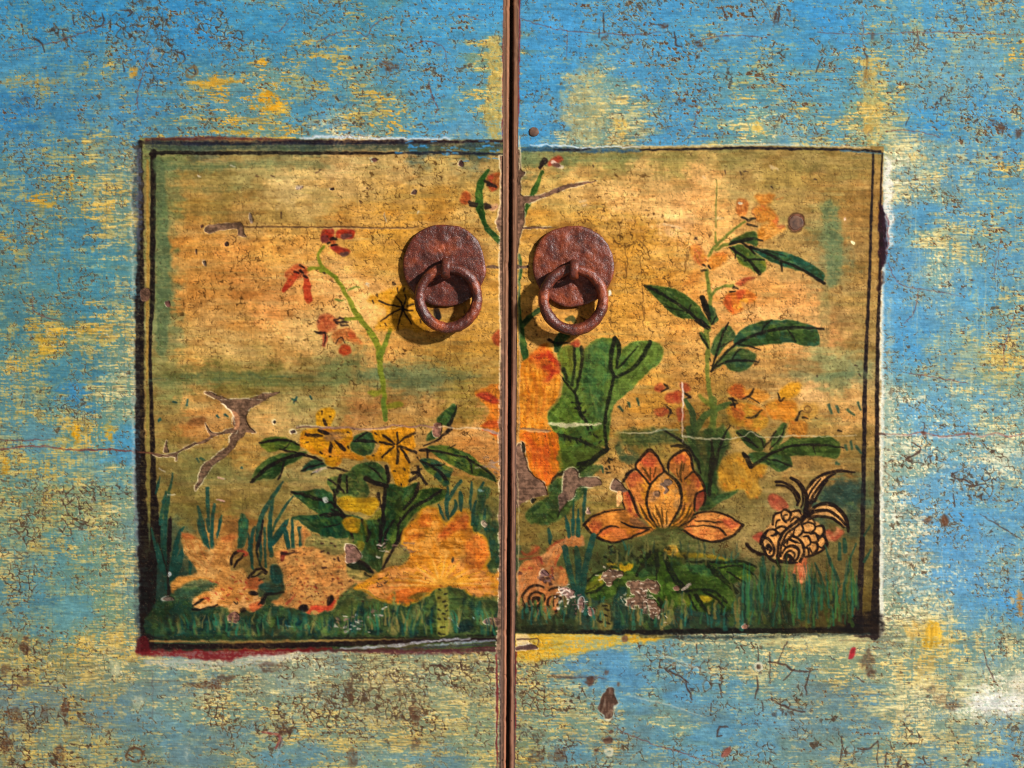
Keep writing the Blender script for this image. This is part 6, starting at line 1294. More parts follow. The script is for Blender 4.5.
for t, wd in [("540,260 480,300 430,340 390,370 300,380 265,420", [5, 7, 7, 6, 4, 3]), ("400,330 440,320", 7), ("310,500 305,560 298,600", [5, 4, 2])]:
    line(M(t), wd, (30, 30, 20), a=.9, wob=1.6)
motif()

A0 = rank(fbm(17, 14, 195, 3))
# ---- age over both pictures: grime, rubbed spots, fine cracks through the colours
g_ = COL
grn = np.clip((g_[..., 1] - np.maximum(g_[..., 0], g_[..., 2])) * 7, 0, 1) * inside_soft
lum = g_.mean(-1, keepdims=True)
COL += ((lum + (g_ - lum) * .84) * .96 + np.array([.028, 0, -.02], f32) - g_) * grn[..., None]
G1 = rank(fbm(12, 9, 191, 3))
G2 = rank(fbm(10, 7, 193, 3))
COL *= (1 - .26 * (grn * ss(.50, .95, G1)))[..., None]
mix((108, 130, 54), .42 * grn * ss(.66, .95, G2))
orm = np.clip((g_[..., 0] - g_[..., 1]) * 4 - .9, 0, 1) * inside_soft * (MID > 0)
mix((150, 64, 28),   .20 * orm * ss(.60, .95, G1))
mix((226, 160, 74), .26 * orm * ss(.62, .95, G2))
# dark umber glaze pooled about the plants
glow = np.exp(-((X - 440) / 44) ** 2 - ((Y - 578) / 26) ** 2).astype(f32)
mix((236, 164, 58), .55 * glow * orm)
for (x, y, r) in [(486, 556, 14), (470, 533, 14), (402, 532, 14), (398, 592, 16), (425, 526, 9)]:
    mix((168, 66, 30), .34 * np.exp(-((X - x) ** 2 + (Y - y) ** 2) / r ** 2).astype(f32) * orm * ss(.1, .7, A0))
for k in range(34):
    x0, y0 = rng.uniform(282, 362), rng.uniform(548, 604)
    line([(x0, y0), (x0 + rng.uniform(.5, 2.5), y0 + rng.uniform(-1, 1))], rng.uniform(1, 2.6), (70, 34, 28), a=rng.uniform(.5, .9), soft=1.2, wob=1.4)
# green paint washed along the ground at the middle and the margins
for (x, y, rx, ry, a) in [(220, 378, 90, 7, .34), (390, 378, 70, 7, .3), (165, 260, 9, 100, .3), (840, 372, 24, 10, .3), (230, 470, 90, 12, .16), (250, 160, 100, 8, .2), (834, 240, 9, 50, .25), (600, 158, 80, 6, .2)]:
    mix((84, 110, 78), a * np.exp(-((X + 6 * WOBX - x) / rx) ** 2 - ((Y + 3 * WOBY - y) / ry) ** 2).astype(f32) * ss(.1, .7, N_wide) * inside_soft * (MID == 0))
# rust and hand grease bled into the paint about the iron plates, and arcs scraped by the rings
for (cx, cy, q) in [(444.5, 266, 448.8), (573, 266, 573.2)]:
    rr_ = np.sqrt((X - cx) ** 2 + (Y - cy) ** 2)
    halo_ = np.exp(-(np.clip(rr_ - 40, 0, None) / 6.5) ** 2).astype(f32)
    mix((96, 58, 26), .42 * halo_ * ss(.1, .8, A0) * inside_soft)
    run_ = np.exp(-((X - cx - 2) / 22) ** 2 - ((Y - cy - 66) / 34) ** 2).astype(f32)
    mix((112, 78, 34), .34 * run_ * ss(.25, .9, rank(fbm(5, 24, 197, 3))) * inside_soft)
    r2 = np.sqrt((X - q) ** 2 + (Y - cy - 4) ** 2)
    arc_ = np.exp(-((r2 - 63 - 2 * WOBX) / 1.6) ** 2).astype(f32) * ss(.62, .9, (Y - cy) / np.maximum(r2, 1))
    mix((92, 64, 34), .35 * arc_ * ss(.3, .7, N_dry) * inside_soft)
for (x, y, rx, ry, a) in [(380, 490, 46, 42, .34), (345, 545, 40, 20, .2), (640, 560, 60, 24, .42), (700, 480, 34, 50, .34), (580, 430, 30, 46, .18), (265, 560, 26, 40, .26), (170, 570, 16, 60, .25), (800, 600, 70, 34, .3), (480, 530, 26, 50, .25), (720, 430, 60, 36, .2), (560, 590, 40, 40, .22)]:
    mix((34, 34, 20), a * np.exp(-((X - x) / rx) ** 2 - ((Y - y) / ry) ** 2).astype(f32) * ss(.15, .8, A0) * inside_soft)
lum = COL.mean(-1, keepdims=True)
COL += (lum - COL) * .03 * inside_soft[..., None]
A1 = rank(fbm(2.1, 1.9, 161, 2))
A2 = rank(fbm(7, 5, 163, 3))
A3 = rank(fbm(22, 13, 165, 3))
age = .985 + .13 * (A1 - .5) + .09 * (A2 - .5) + .08 * (A3 - .5) + .03 * (N_hair - .5)
COL *= (1 + (age - 1) * inside_soft)[..., None]
mix((48, 36, 24), .38 * ss(.955, .985, rank(fbm(1.9, 1.6, 167, 2) + .05 * A3)) * inside_soft)
mix((196, 160, 104), .15 * ss(.95, .985, rank(fbm(2.0, 1.5, 169, 2) + .05 * A2)) * inside_soft)
mix((60, 44, 26), .20 * ss(.66, .96, rank(fbm(15, 9, 171, 3))) * inside_soft * ss(300, 560, Y))
mc = ss(.12, .03, voro(X / 6.4 + .5 * WOBX, Y / 6.0 + .5 * WOBY, 33)) * ss(.55, .8, rank(fbm(11, 10, 173, 3))) * ss(.4, .6, A1)
mix((44, 32, 22), .38 * mc * inside_soft)
HGT -= .18 * mc * inside_soft
# bare wood, splits and flakes of the right picture
bare(M("85,230 120,235 130,290 145,350 180,395 225,425 242,480 210,492 165,505 120,525 80,540 80,300"), c=(112, 84, 68), halo=1.8)
bare(M("110,215 125,228 130,265 115,260"), c=(46, 40, 30), halo=1.2)
bare(M("158,510 178,505 185,515 165,530"), c=(40, 36, 28), halo=.6)
bare(M("330,370 355,350 385,352 400,375 405,400 450,395 500,400 524,425 510,440 460,445 415,440 390,455 380,490 350,515 320,510 320,470 322,420"), c=(110, 84, 68), halo=1.8)
bare(M("300,490 325,470 350,500 330,540 305,570 300,540"), c=(96, 74, 62), halo=0)
bare(M("570,435 590,400 610,415 640,450 655,465 630,475 595,465 570,460"), c=(104, 80, 66), halo=1.6)
bare(M("600,470 625,475 630,520 600,545"), c=(206, 150, 96), halo=0)
bare(M("440,570 450,550 462,580 445,585"), c=(150, 116, 100), halo=.8)
bare(PA("270,300 310,285 360,300 420,290 445,310 440,350 400,350 380,320 370,350 380,390 420,400 440,430 475,460 450,495 400,490 370,460 340,430 290,440 260,420 270,390 300,370 275,340"), c=(104, 78, 62), halo=1.4, hcol=(214, 194, 160), wob=4.2)
bare(PA("130,240 170,225 240,235 240,270 200,285 180,310 140,300 120,280"), c=(100, 76, 60), halo=.8, wob=3.2)
bare(PA("575,335 622,302 632,316 584,346"), c=(134, 120, 106), halo=.3, wob=1.8)
bare(PA("535,325 560,320 560,345 540,345"), c=(126, 90, 76), halo=.3)
bare(PA("45,455 60,440 85,450 80,485 55,490"), c=(128, 92, 80), halo=1.2)
bare(PA("918,548 935,535 958,545 950,562 928,562"), c=(140, 100, 82), halo=1.0, hcol=(222, 206, 196))
bare(PA("-4,395 15,385 25,410 20,440 5,470 -5,440"), c=(120, 92, 82), halo=1.8, hcol=(214, 196, 190))
bare(O("300,350 335,345 380,370 370,395 340,400 310,375"), c=(130, 100, 90), halo=1.4, wob=2.2)
bare(O("200,270 215,258 240,265 240,285 210,285"), c=(90, 64, 62), halo=2.2, wob=2)
for k in range(44):
    x0, y0 = [(543, 577), (565, 600), (578, 606), (560, 590)][k % 4]
    x0 += rng.normal(0, 6)
    y0 += rng.normal(0, 4.5)
    line([(x0, y0), (x0 + rng.uniform(.5, 3.5), y0 + rng.uniform(-1.5, 1.5))], rng.uniform(1.2, 3), (232, 210, 190) if k % 2 else (120, 90, 84), a=.85, soft=1, wob=2)
for k in range(60):
    x0, y0 = [(640, 590), (628, 598), (655, 612), (646, 603), (612, 578)][k % 5]
    x0 += rng.normal(0, 7)
    y0 += rng.normal(0, 4.5)
    line([(x0, y0), (x0 + rng.uniform(.5, 3), y0 + rng.uniform(-1, 1))], rng.uniform(1, 2.2), (226, 206, 182), a=.7, soft=1, wob=2)
bare(I("88,100 100,110 108,200 128,220 105,255 108,300 105,330 130,340 190,335 240,320 290,295 340,280 400,268 470,262 495,255 480,268 420,280 380,292 340,300 290,322 240,340 190,358 150,375 125,380 128,460 118,500 150,492 200,494 262,500 200,506 130,508 110,520 100,560 96,600 80,600 80,100"), c=(110, 82, 66), halo=1.5)
bare(I("290,300 300,295 305,312 295,315"), c=(80, 58, 52), halo=.4)
line(I("262,501 290,500"), 1.2, (96, 70, 50), a=.7, h=-.4)
bare(I("85,690 110,695 145,693 140,705 110,706 85,710"), c=(96, 74, 64), halo=1.0)
bare(J("455,450 475,432 510,432 532,455 530,490 505,515 475,515 455,490"), c=(112, 76, 60), halo=0, h=-.3)
for k in range(3):
    line(J("455,450 475,430 510,430 534,455 532,492 505,518 475,518 453,490 455,450"), 1.4, (70, 46, 32), a=.45, soft=1.8, wob=1.4, dry=.3)
line(K("935,575 938,640 936,700"), [1.2, 2, 1], (232, 206, 190), a=.8, wob=1.1, dry=.3)
line(SQ("268,225 270,300 266,380 266,480"), [1, 1.6, 1.5, .6], (226, 204, 184), a=.7, wob=1.1, dry=.4)
line(SQ("150,432 200,425 250,428"), 1.6, (140, 150, 120), a=.7, dry=.4)
line(SQ("265,452 340,462 420,465 510,458 560,435 600,455 680,455 780,450 840,452 920,455 1010,452"), [1.6, 2.2, 1.2, 1.2, 1.4, 1.2, 1.2, 1.5, 1, 1], (206, 190, 156), a=.62, soft=1, wob=1.4, dry=.5)
line(SQ("0,436 60,440 130,437 170,420"), 1.4, (206, 186, 150), a=.65, soft=1, dry=.4)
line(M("110,150 160,152 220,158 260,158"), 2.4, (126, 98, 78), a=.85, soft=1, dry=.2, h=-.5)
line(M("120,158 200,164 250,162"), 1.2, (226, 190, 140), a=.6, soft=1, dry=.4)
line(N("900,175 930,172 950,180"), 2, (60, 40, 34), a=.8, h=-.3)
for t in ["I 840,480 880,490", "I 880,492 925,500", "I 410,365 440,360", "I 425,385 440,380", "J 85,450 115,455", "J 20,240 30,248", "J 360,190 400,200"]:
    k, pts = t.split(' ', 1)
    line({'I': I, 'J': J}[k](pts), 3, (230, 200, 156), a=.6, soft=2, wob=1.5, dry=.4)
bare(K("555,108 566,105 568,128 556,134"), c=(238, 228, 200), halo=0, h=.1)
bare(J("775,568 795,575 790,590 778,585"), c=(226, 196, 150), halo=0, h=-.2)
bare(J("738,450 748,448 748,462 738,464"), c=(200, 160, 130), halo=0, h=-.2)
for t in ["J 125,210 130,225", "J 205,215 210,230", "J 225,212 245,216", "J 362,290 372,296", "I 995,560 1008,550", "SP 385,295 395,305", "SP 775,35 782,42", "L 795,488 805,492", "L 815,535 825,545", "L 598,540 602,545", "I 355,335 362,345", "I 475,180 478,190", "J 585,250 595,255", "I 745,410 755,415", "SQ 838,195 842,198"]:
    k, pts = t.split(' ', 1)
    line({'J': J, 'I': I, 'SP': SP, 'L': L, 'SQ': SQ}[k](pts), 2, (58, 44, 38), a=.85, h=-.3)
for t in ["I 600,580 680,575 700,560", "I 560,540 640,600 700,570", "I 700,560 740,590 760,640", "I 640,600 650,680 645,768", "I 720,660 725,768", "I 960,620 945,690 942,740", "I 600,470 620,500 600,540", "K 850,350 860,480", "K 770,560 775,590", "K 910,470 935,440", "SP 360,340 345,400 328,470", "SP 115,540 118,640 122,768", "SP 25,420 30,500 20,580", "K 700,170 740,190 735,250", "K 950,400 985,440", "D 668,340 665,490", "D 690,430 720,490", "B 330,430 332,490", "B 745,430 742,495", "B 120,400 250,430", "A 878,480 878,500", "A 735,505 735,530", "A 855,505 858,590", "A 825,590 830,615"]:
    k, pts = t.split(' ', 1)
    line({'I': I, 'K': K, 'SP': SP, 'D': D_, 'B': B, 'A': A}[k](pts), .9, (78, 52, 28), a=.7, soft=.8, wob=1.4, dry=.25, h=-.25)
# worn wood along the right margin of the left door
bare([(499.4, 156), (501, 170), (500.5, 200), (498.8, 215), (496, 222), (497, 226), (500, 233), (499.5, 262), (500, 268), (499.2, 300), (500.6, 330), (500, 380), (499, 410), (498.4, 440), (499.8, 470), (498.6, 520), (499.4, 560), (498.4, 600), (497.8, 628), (497, 640), (496, 650), (496.5, 660), (506, 660), (508, 400), (508, 156)], c=(120, 93, 76), halo=1.8, smooth=False, h=-.7)
line([(504.2, 0), (503.4, 60), (503, 110), (502.4, 140)], 2.0, (128, 44, 48), a=.9, wob=1, dry=.15)
line([(502.2, 60), (501.6, 100), (501.5, 138)], 1.4, (232, 214, 150), a=.7, wob=1.5, dry=.4)
line([(496.5, 655), (497, 690), (496.8, 730), (497.2, 770)], 2.2, (120, 38, 44), a=.9, wob=1, dry=.15)
line([(494.6, 665), (495.2, 700), (494.8, 768)], 1.2, (226, 206, 160), a=.6, wob=1.5, dry=.45)
bare([(499, 660), (499.3, 700), (499, 780), (506, 780), (506, 660)], c=(104, 82, 72), halo=0, smooth=False, h=-.5)
line([(518.8, -10), (519.2, 30), (518.4, 100), (518, 128)], 2.0, (124, 40, 46), a=.92, wob=.9, dry=.1)
line([(515.6, 652), (514.6, 690), (514.8, 720), (514.2, 770)], 2.4, (112, 34, 42), a=.92, wob=1, dry=.1)
line([(518.6, 136), (519.6, 150), (519.2, 170)], 1.8, (232, 214, 170), a=.7, wob=1.2, dry=.3)
line([(519, 245), (518.8, 300), (519.4, 360), (519, 430)], 1.1, (214, 180, 150), a=.55, wob=1.2, dry=.4)
line([(517, 470), (518.6, 520), (518, 560), (517.8, 610)], 1.2, (206, 186, 140), a=.6, wob=1.2, dry=.4)
# white-edged bare corner below the right picture
blob(O("88,585 140,580 150,610 92,618"), (232, 206, 170), a=.7, soft=3, wob=2.5, dry=.4)
line(O("90,610 160,610 195,612 192,640"), [1.6, 1.6, 1.4, 1], (80, 54, 44), a=.9, h=-.4)
blob(O("90,620 150,620 160,640 100,648"), (226, 206, 186), a=.75, soft=2.5, wob=2.5, dry=.4)
bare(O("80,650 130,640 165,636 196,655 180,665 130,665 82,668"), c=(96, 66, 60), halo=1.4, hcol=(236, 220, 200))
# blades picked out over the weed, with the ochre ground between them
def tufts(n, x0_, x1_, y0_, y1_, cols, hmin, hmax, skip=None):
    for k in range(n):
        x0 = rng.uniform(x0_, x1_)
        if skip and skip[0] < x0 < skip[1]:
            continue
        y0 = rng.uniform(y0_, y1_)
        dx = rng.uniform(-4, 4)
        h_ = rng.uniform(hmin, hmax)
        line([(x0, y0), (x0 + dx * .3, y0 - h_ * .5), (x0 + dx, y0 - h_)], [rng.uniform(1.4, 2.6), 1.8, .7], cols[int(rng.integers(0, len(cols)))], a=rng.uniform(.4, .75), soft=1.4, dry=.3, h=.05)


tufts(70, 172, 350, 624, 635, [(44, 112, 88), (20, 34, 36), (58, 104, 66), (24, 62, 62), (140, 124, 70)], 5, 13)
tufts(90, 350, 496, 618, 635, [(44, 112, 88), (20, 34, 36), (66, 112, 68), (24, 62, 62), (146, 128, 72)], 7, 20, (432, 448))
tufts(110, 740, 858, 590, 626, [(40, 104, 84), (22, 40, 34), (70, 110, 56), (30, 76, 66), (52, 92, 60)], 12, 40)
tufts(60, 522, 745, 612, 628, [(44, 112, 98), (20, 34, 32), (60, 100, 60), (30, 84, 78), (140, 120, 66)], 7, 18)
tufts(26, 605, 740, 548, 566, [(40, 92, 80), (24, 44, 40), (120, 112, 64)], 6, 14)
# pigments as strong as they look through old varnish
isf = inside_soft[..., None]
COL = COL * isf + (1 - isf) * ((COL + (COL.mean(-1, keepdims=True) - COL) * .02) * (1 - .0 * ss(.95, .6, COL.mean(-1, keepdims=True))))
COL = np.clip(.40 + (COL - .40) * (1.07 + .12 * isf) + .012 + .006 * isf, .02, 1).astype(f32)
HGT = np.clip(HGT * np.where(HGT < -.55, 1.6, 1.0), -1.6, .4)
HGT += 2.6 * (fbm(150, 110, 181, 2) - .5) + 1.0 * (fbm(40, 26, 183, 2) - .5)
# ------------------------------------------------------------------ build the objects
scene = bpy.context.scene
coll = scene.collection


def edgeL(y):       # paint edge / wood edge of the left door
    return 503.6 - 0.0034 * y


def gapL(y):
    return 509.8 - 0.0050 * y


def gapR(y):
    return 512.9 - 0.0046 * y


def edgeR(y):
    return 518.8 - 0.0052 * y


def W(x, y, h):
    """pixel x, pixel y, height in pixels towards the viewer -> metres"""
    return (x - 512.0) * S, -h * S, (384.0 - y) * S


def lin(c):
    c = np.clip(c, 0, 1)
    return np.where(c <= 0.04045, c / 12.92, ((c + 0.055) / 1.055) ** 2.4)


def L3(c):
    return tuple(float(v) for v in lin(np.array(c, float) / 255.0)) + (1.0,)


# ---- materials
def nodes(name):
    m = bpy.data.materials.new(name)
    m.use_nodes = True
    nt = m.node_tree
    return m, nt, nt.nodes["Principled BSDF"]


def nz(nt, co, scale, detail=3, rough=.55, stretch=None):
    n = nt.nodes.new("ShaderNodeTexNoise")
    n.inputs["Scale"].default_value = scale
    n.inputs["Detail"].default_value = detail
    n.inputs["Roughness"].default_value = rough
    if stretch:
        mp = nt.nodes.new("ShaderNodeMapping")
        mp.inputs["Scale"].default_value = stretch
        nt.links.new(co, mp.inputs["Vector"])
        co = mp.outputs["Vector"]
    nt.links.new(co, n.inputs["Vector"])
    return n.outputs["Fac"]


def mr(nt, v, a, b, c, d):
    n = nt.nodes.new("ShaderNodeMapRange")
    n.inputs[1].default_value, n.inputs[2].default_value, n.inputs[3].default_value, n.inputs[4].default_value = a, b, c, d
    nt.links.new(v, n.inputs[0])
    return n.outputs[0]


def mixc(nt, fac, a, b, mode='MIX'):
    n = nt.nodes.new("ShaderNodeMix")
    n.data_type = 'RGBA'
    n.blend_type = mode
    for sock, v in ((n.inputs[0], fac), (n.inputs[6], a), (n.inputs[7], b)):
        if isinstance(v, (int, float)):
            sock.default_value = v
        elif isinstance(v, tuple):
            sock.default_value = v
        else:
            nt.links.new(v, sock)
    return n.outputs[2]


def math_(nt, op, a, b):
    n = nt.nodes.new("ShaderNodeMath")
    n.operation = op
    for s_, v in ((n.inputs[0], a), (n.inputs[1], b)):
        if isinstance(v, (int, float)):
            s_.default_value = v
        else:
            nt.links.new(v, s_)
    return n.outputs[0]


def old_paint(name, rough, k):
    """pigment laid down as a colour attribute, with procedural bristle marks, grain and gloss"""
    m, nt, bs = nodes(name)
    at = nt.nodes.new("ShaderNodeAttribute")
    at.attribute_name = "pigment"
    wd = nt.nodes.new("ShaderNodeAttribute")
    wd.attribute_name = "bare"
    tc = nt.nodes.new("ShaderNodeTexCoord").outputs["Object"]
    hair_ = nz(nt, tc, 1.0, 3, .6, (110, 300, 1300))
    grain = nz(nt, tc, 2200, 2, .6)
    weave_ = nz(nt, tc, 1.0, 2, .5, (1500, 300, 90))
    f = math_(nt, 'ADD', math_(nt, 'MULTIPLY', mr(nt, hair_, .25, .75, -.06 * k, .06 * k), 1.0), mr(nt, grain, .25, .75, -.09, .09))
    f = math_(nt, 'ADD', f, mr(nt, weave_, .3, .75, .03 * k, -.06 * k))
    f = math_(nt, 'ADD', f, 1.0)
    hs = nt.nodes.new("ShaderNodeHueSaturation")
    nt.links.new(f, hs.inputs["Value"])
    nt.links.new(at.outputs["Color"], hs.inputs["Color"])
    nt.links.new(hs.outputs["Color"], bs.inputs["Base Color"])
    rg = math_(nt, 'ADD', mr(nt, nz(nt, tc, 160, 3), .3, .7, rough - .08, rough + .1), math_(nt, 'MULTIPLY', wd.outputs["Fac"], .25))
    nt.links.new(rg, bs.inputs["Roughness"])
    bs.inputs["Specular IOR Level"].default_value = 0.12
    bp = nt.nodes.new("ShaderNodeBump")
    bp.inputs["Strength"].default_value = .55
    bp.inputs["Distance"].default_value = .00018
    hh = math_(nt, 'ADD', math_(nt, 'MULTIPLY', hair_, .7 * k), math_(nt, 'MULTIPLY', grain, .6))
    nt.links.new(hh, bp.inputs["Height"])
    nt.links.new(bp.outputs["Normal"], bs.inputs["Normal"])
    return m


M_FIELD = old_paint("worn_blue_paint", .55, 1.0)
M_PICT = old_paint("old_picture_paint", .48, .35)


def wood_edge():
    m, nt, bs = nodes("bare_worn_wood")
    at = nt.nodes.new("ShaderNodeAttribute")
    at.attribute_name = "pigment"
    tc = nt.nodes.new("ShaderNodeTexCoord").outputs["Object"]
    g = nz(nt, tc, 1.0, 4, .6, (1400, 1400, 34))
    g2 = nz(nt, tc, 1.0, 3, .6, (900, 900, 260))
    c = mixc(nt, mr(nt, g, .42, .68, 0, .7), at.outputs["Color"], L3((74, 56, 48)))
    c = mixc(nt, mr(nt, g2, .55, .72, 0, .5), c, L3((196, 136, 104)))
    dots = nz(nt, tc, 600, 2)
    c = mixc(nt, mr(nt, dots, .68, .74, 0, .8), c, L3((52, 36, 32)))
    nt.links.new(c, bs.inputs["Base Color"])
    bs.inputs["Roughness"].default_value = .7
    bs.inputs["Specular IOR Level"].default_value = .2
    bp = nt.nodes.new("ShaderNodeBump")
    bp.inputs["Strength"].default_value = .6
    bp.inputs["Distance"].default_value = .0004
    nt.links.new(g, bp.inputs["Height"])
    nt.links.new(bp.outputs["Normal"], bs.inputs["Normal"])
    return m


M_WOOD = wood_edge()


def plain_wood():
    m, nt, bs = nodes("raw_board")
    tc = nt.nodes.new("ShaderNodeTexCoord").outputs["Object"]
    g = nz(nt, tc, 1.0, 5, .6, (18, 120, 160))
    nt.links.new(mixc(nt, mr(nt, g, .3, .7, 0, 1), L3((92, 66, 48)), L3((130, 94, 66))), bs.inputs["Base Color"])
    bs.inputs["Roughness"].default_value = .75
    return m


M_RAW = plain_wood()


def rust(name, seed):
    m, nt, bs = nodes(name)
    tc0 = nt.nodes.new("ShaderNodeTexCoord").outputs["Object"]
    mp = nt.nodes.new("ShaderNodeMapping")
    mp.inputs["Location"].default_value = (seed, seed * .7, 0)
    nt.links.new(tc0, mp.inputs["Vector"])
    tc = mp.outputs["Vector"]
    n1 = nz(nt, tc, 130, 4, .6)
    n2 = nz(nt, tc, 620, 4, .65)
    n3 = nz(nt, tc, 1700, 3, .6)
    c = mixc(nt, mr(nt, n1, .35, .65, 0, 1), L3((74, 34, 27)), L3((122, 53, 36)))
    c = mixc(nt, mr(nt, nz(nt, tc, 950, 2), .56, .66, 0, .55), c, L3((52, 30, 28)))
    c = mixc(nt, mr(nt, n2, .42, .7, 0, .75), c, L3((62, 34, 29)))
    big = nz(nt, tc, 75, 3, .6)
    c = mixc(nt, math_(nt, 'MULTIPLY', mr(nt, big, .54 - (.08 if seed else 0), .70, 0, .85), mr(nt, n2, .35, .6, .2, 1)), c, L3((190, 88, 40)))
    c = mixc(nt, mr(nt, n3, .62, .70, 0, .7), c, L3((206, 136, 104)))
    c = mixc(nt, mr(nt, n3, .40, .30, 0, .75), c, L3((36, 22, 20)))
    nt.links.new(c, bs.inputs["Base Color"])
    nt.links.new(mr(nt, n2, .3, .7, .26, .5), bs.inputs["Roughness"])
    bs.inputs["Specular IOR Level"].default_value = .65
    bp = nt.nodes.new("ShaderNodeBump")
    bp.inputs["Strength"].default_value = .8
    bp.inputs["Distance"].default_value = .0008
    h = math_(nt, 'ADD', math_(nt, 'MULTIPLY', n2, .55), math_(nt, 'MULTIPLY', n3, .28))
    nt.links.new(h, bp.inputs["Height"])
    nt.links.new(bp.outputs["Normal"], bs.inputs["Normal"])
    return m


M_RUST = {'L': rust("rusted_iron", 0.0), 'R': rust("rusted_iron_reddish", 3.3)}


# ---- object helpers
def root(name, loc, label, cat, group=None):
    o = bpy.data.objects.new(name, None)
    o.empty_display_size = .03
    o.location = loc
    coll.objects.link(o)
    o["label"] = label
    o["category"] = cat
    if group:
        o["group"] = group
    return o


def link(name, me, mat, parent, label=None, base=(0, 0, 0)):
    o = bpy.data.objects.new(name, me)
    coll.objects.link(o)
    me.materials.append(mat)
    if parent is not None:
        o.parent = parent
    if label:
        o["label"] = label
    return o


def quadmesh(name, co, faces, col=None, bare_=None):
    me = bpy.data.meshes.new(name)
    nf = len(faces)
    me.vertices.add(len(co))
    me.vertices.foreach_set("co", np.ascontiguousarray(co, f32).ravel())
    me.loops.add(nf * 4)
    me.loops.foreach_set("vertex_index", np.ascontiguousarray(faces, np.int32).ravel())
    me.polygons.add(nf)
    me.polygons.foreach_set("loop_start", np.arange(0, nf * 4, 4, dtype=np.int32))
    me.polygons.foreach_set("use_smooth", np.ones(nf, bool))
    if col is not None:
        a = me.color_attributes.new("pigment", 'FLOAT_COLOR', 'POINT')
        rgba = np.ones((len(co), 4), f32)
        rgba[:, :3] = col
        a.data.foreach_set("color", rgba.ravel())
    if bare_ is not None:
        a = me.attributes.new("bare", 'FLOAT', 'POINT')
        a.data.foreach_set("value", np.ascontiguousarray(bare_, f32).ravel())
    me.update(calc_edges=True)
    me.validate()
    return me


ROOTS = {}
for sd, xb, lab in (('L', 240, "weathered blue door whose picture shows two orange spotted fish and yellow flowers"),
                    ('R', 800, "weathered blue door whose picture shows an open lotus, black scaled goldfish and folded leaf")):
    ROOTS[sd] = root("cabinet_door", W(xb, 919, 0), lab, "cabinet door", "pair of painted cabinet doors")
OFF = {k: np.array(ROOTS[k].location, f32) for k in ROOTS}

# ---- painted fronts
ALBEDO = 0.92
LINC = (lin(COL) * ALBEDO).astype(f32)
LINC = np.clip(LINC, 0.004, 0.86)
H_ = HGT * 0.55 + 0.06 * (N_hair - .5) + 0.05 * (N_fine - .5)
PX = X.copy()
eL = edgeL(Y)
eR = edgeR(Y)
cell_x0 = X[:-1, :-1]
cell_x1 = X[:-1, 1:]
yc = Y[:-1, :-1]
idx = np.arange(NX * NY, dtype=np.int32).reshape(NY, NX)
quads = np.stack([idx[:-1, :-1], idx[1:, :-1], idx[1:, 1:], idx[:-1, 1:]], -1)
inp = INP[:-1, :-1]
mid = MID[:-1, :-1].copy()
mid[~inp] = 0
PARTS = {}
for sd in 'LR':
    if sd == 'L':
        keep = cell_x0 < edgeL(yc) - 0.05
        XX = np.where(X > eL, np.where(X < eL + 3, eL, X), X)
    else:
        keep = cell_x1 > edgeR(yc) + 0.05
        XX = np.where(X < eR, np.where(X > eR - 3, eR, X), X)
    co_all = np.stack([(XX - 512) * S, -H_ * S, (384 - Y) * S], -1).reshape(-1, 3).astype(f32)
    nr = np.array([1 if s_ == sd else 0 for (_, s_, _) in MOTIFS])

    def make(name, sel, mat, parent, label=None):
        fq = quads[sel]
        if len(fq) < 12:
            return None
        u_, inv = np.unique(fq.ravel(), return_inverse=True)
        me = quadmesh(name, co_all[u_] - OFF[sd], inv.reshape(-1, 4), LINC.reshape(-1, 3)[u_], GLS.ravel()[u_])
        return link(name, me, mat, parent, label)

    mm = mid.copy()
    for k, (nm, s_, lb) in enumerate(MOTIFS):
        if s_ != sd:
            mm[mid == k + 1] = 0
    make("door_board", keep & ~inp, M_FIELD, ROOTS[sd])
    pan = make("painted_picture", keep & inp & (mm == 0), M_PICT, ROOTS[sd])
    for k, (nm, s_, lb) in enumerate(MOTIFS):
        if s_ == sd:
            make(nm, keep & inp & (mm == k + 1), M_PICT, pan, lb)
    PARTS[sd] = pan

# ---- solid boards behind the painted fronts, worn rounded edges, added gap backing
YR = np.linspace(-150, 919, 620)


def box(name, x0, x1, y0, y1, h0, h1, mat, sd):
    bm = bmesh.new()
    vs = [bm.verts.new(np.array(W(x, y, h)) - OFF[sd]) for h in (h0, h1) for (x, y) in ((x0, y0), (x1, y0), (x1, y1), (x0, y1))]
    for f in ((3, 2, 1, 0), (4, 5, 6, 7), (0, 1, 5, 4), (1, 2, 6, 5), (2, 3, 7, 6), (3, 0, 4, 7)):
        bm.faces.new([vs[i] for i in f])
    bmesh.ops.recalc_face_normals(bm, faces=bm.faces)
    me = bpy.data.meshes.new(name)
    bm.to_mesh(me)
    bm.free()
    return link(name, me, mat, ROOTS[sd])


box("board_core", -160, 500.0, -150, 919, -2.2, -40, M_RAW, 'L')
box("board_core", 520.5, 1183, -150, 919, -2.2, -40, M_RAW, 'R')
box("gap_backing", 490, 548, -150, 919, -40.5, -54, M_RAW, 'R')  # unseen strip added behind the gap to keep it dark


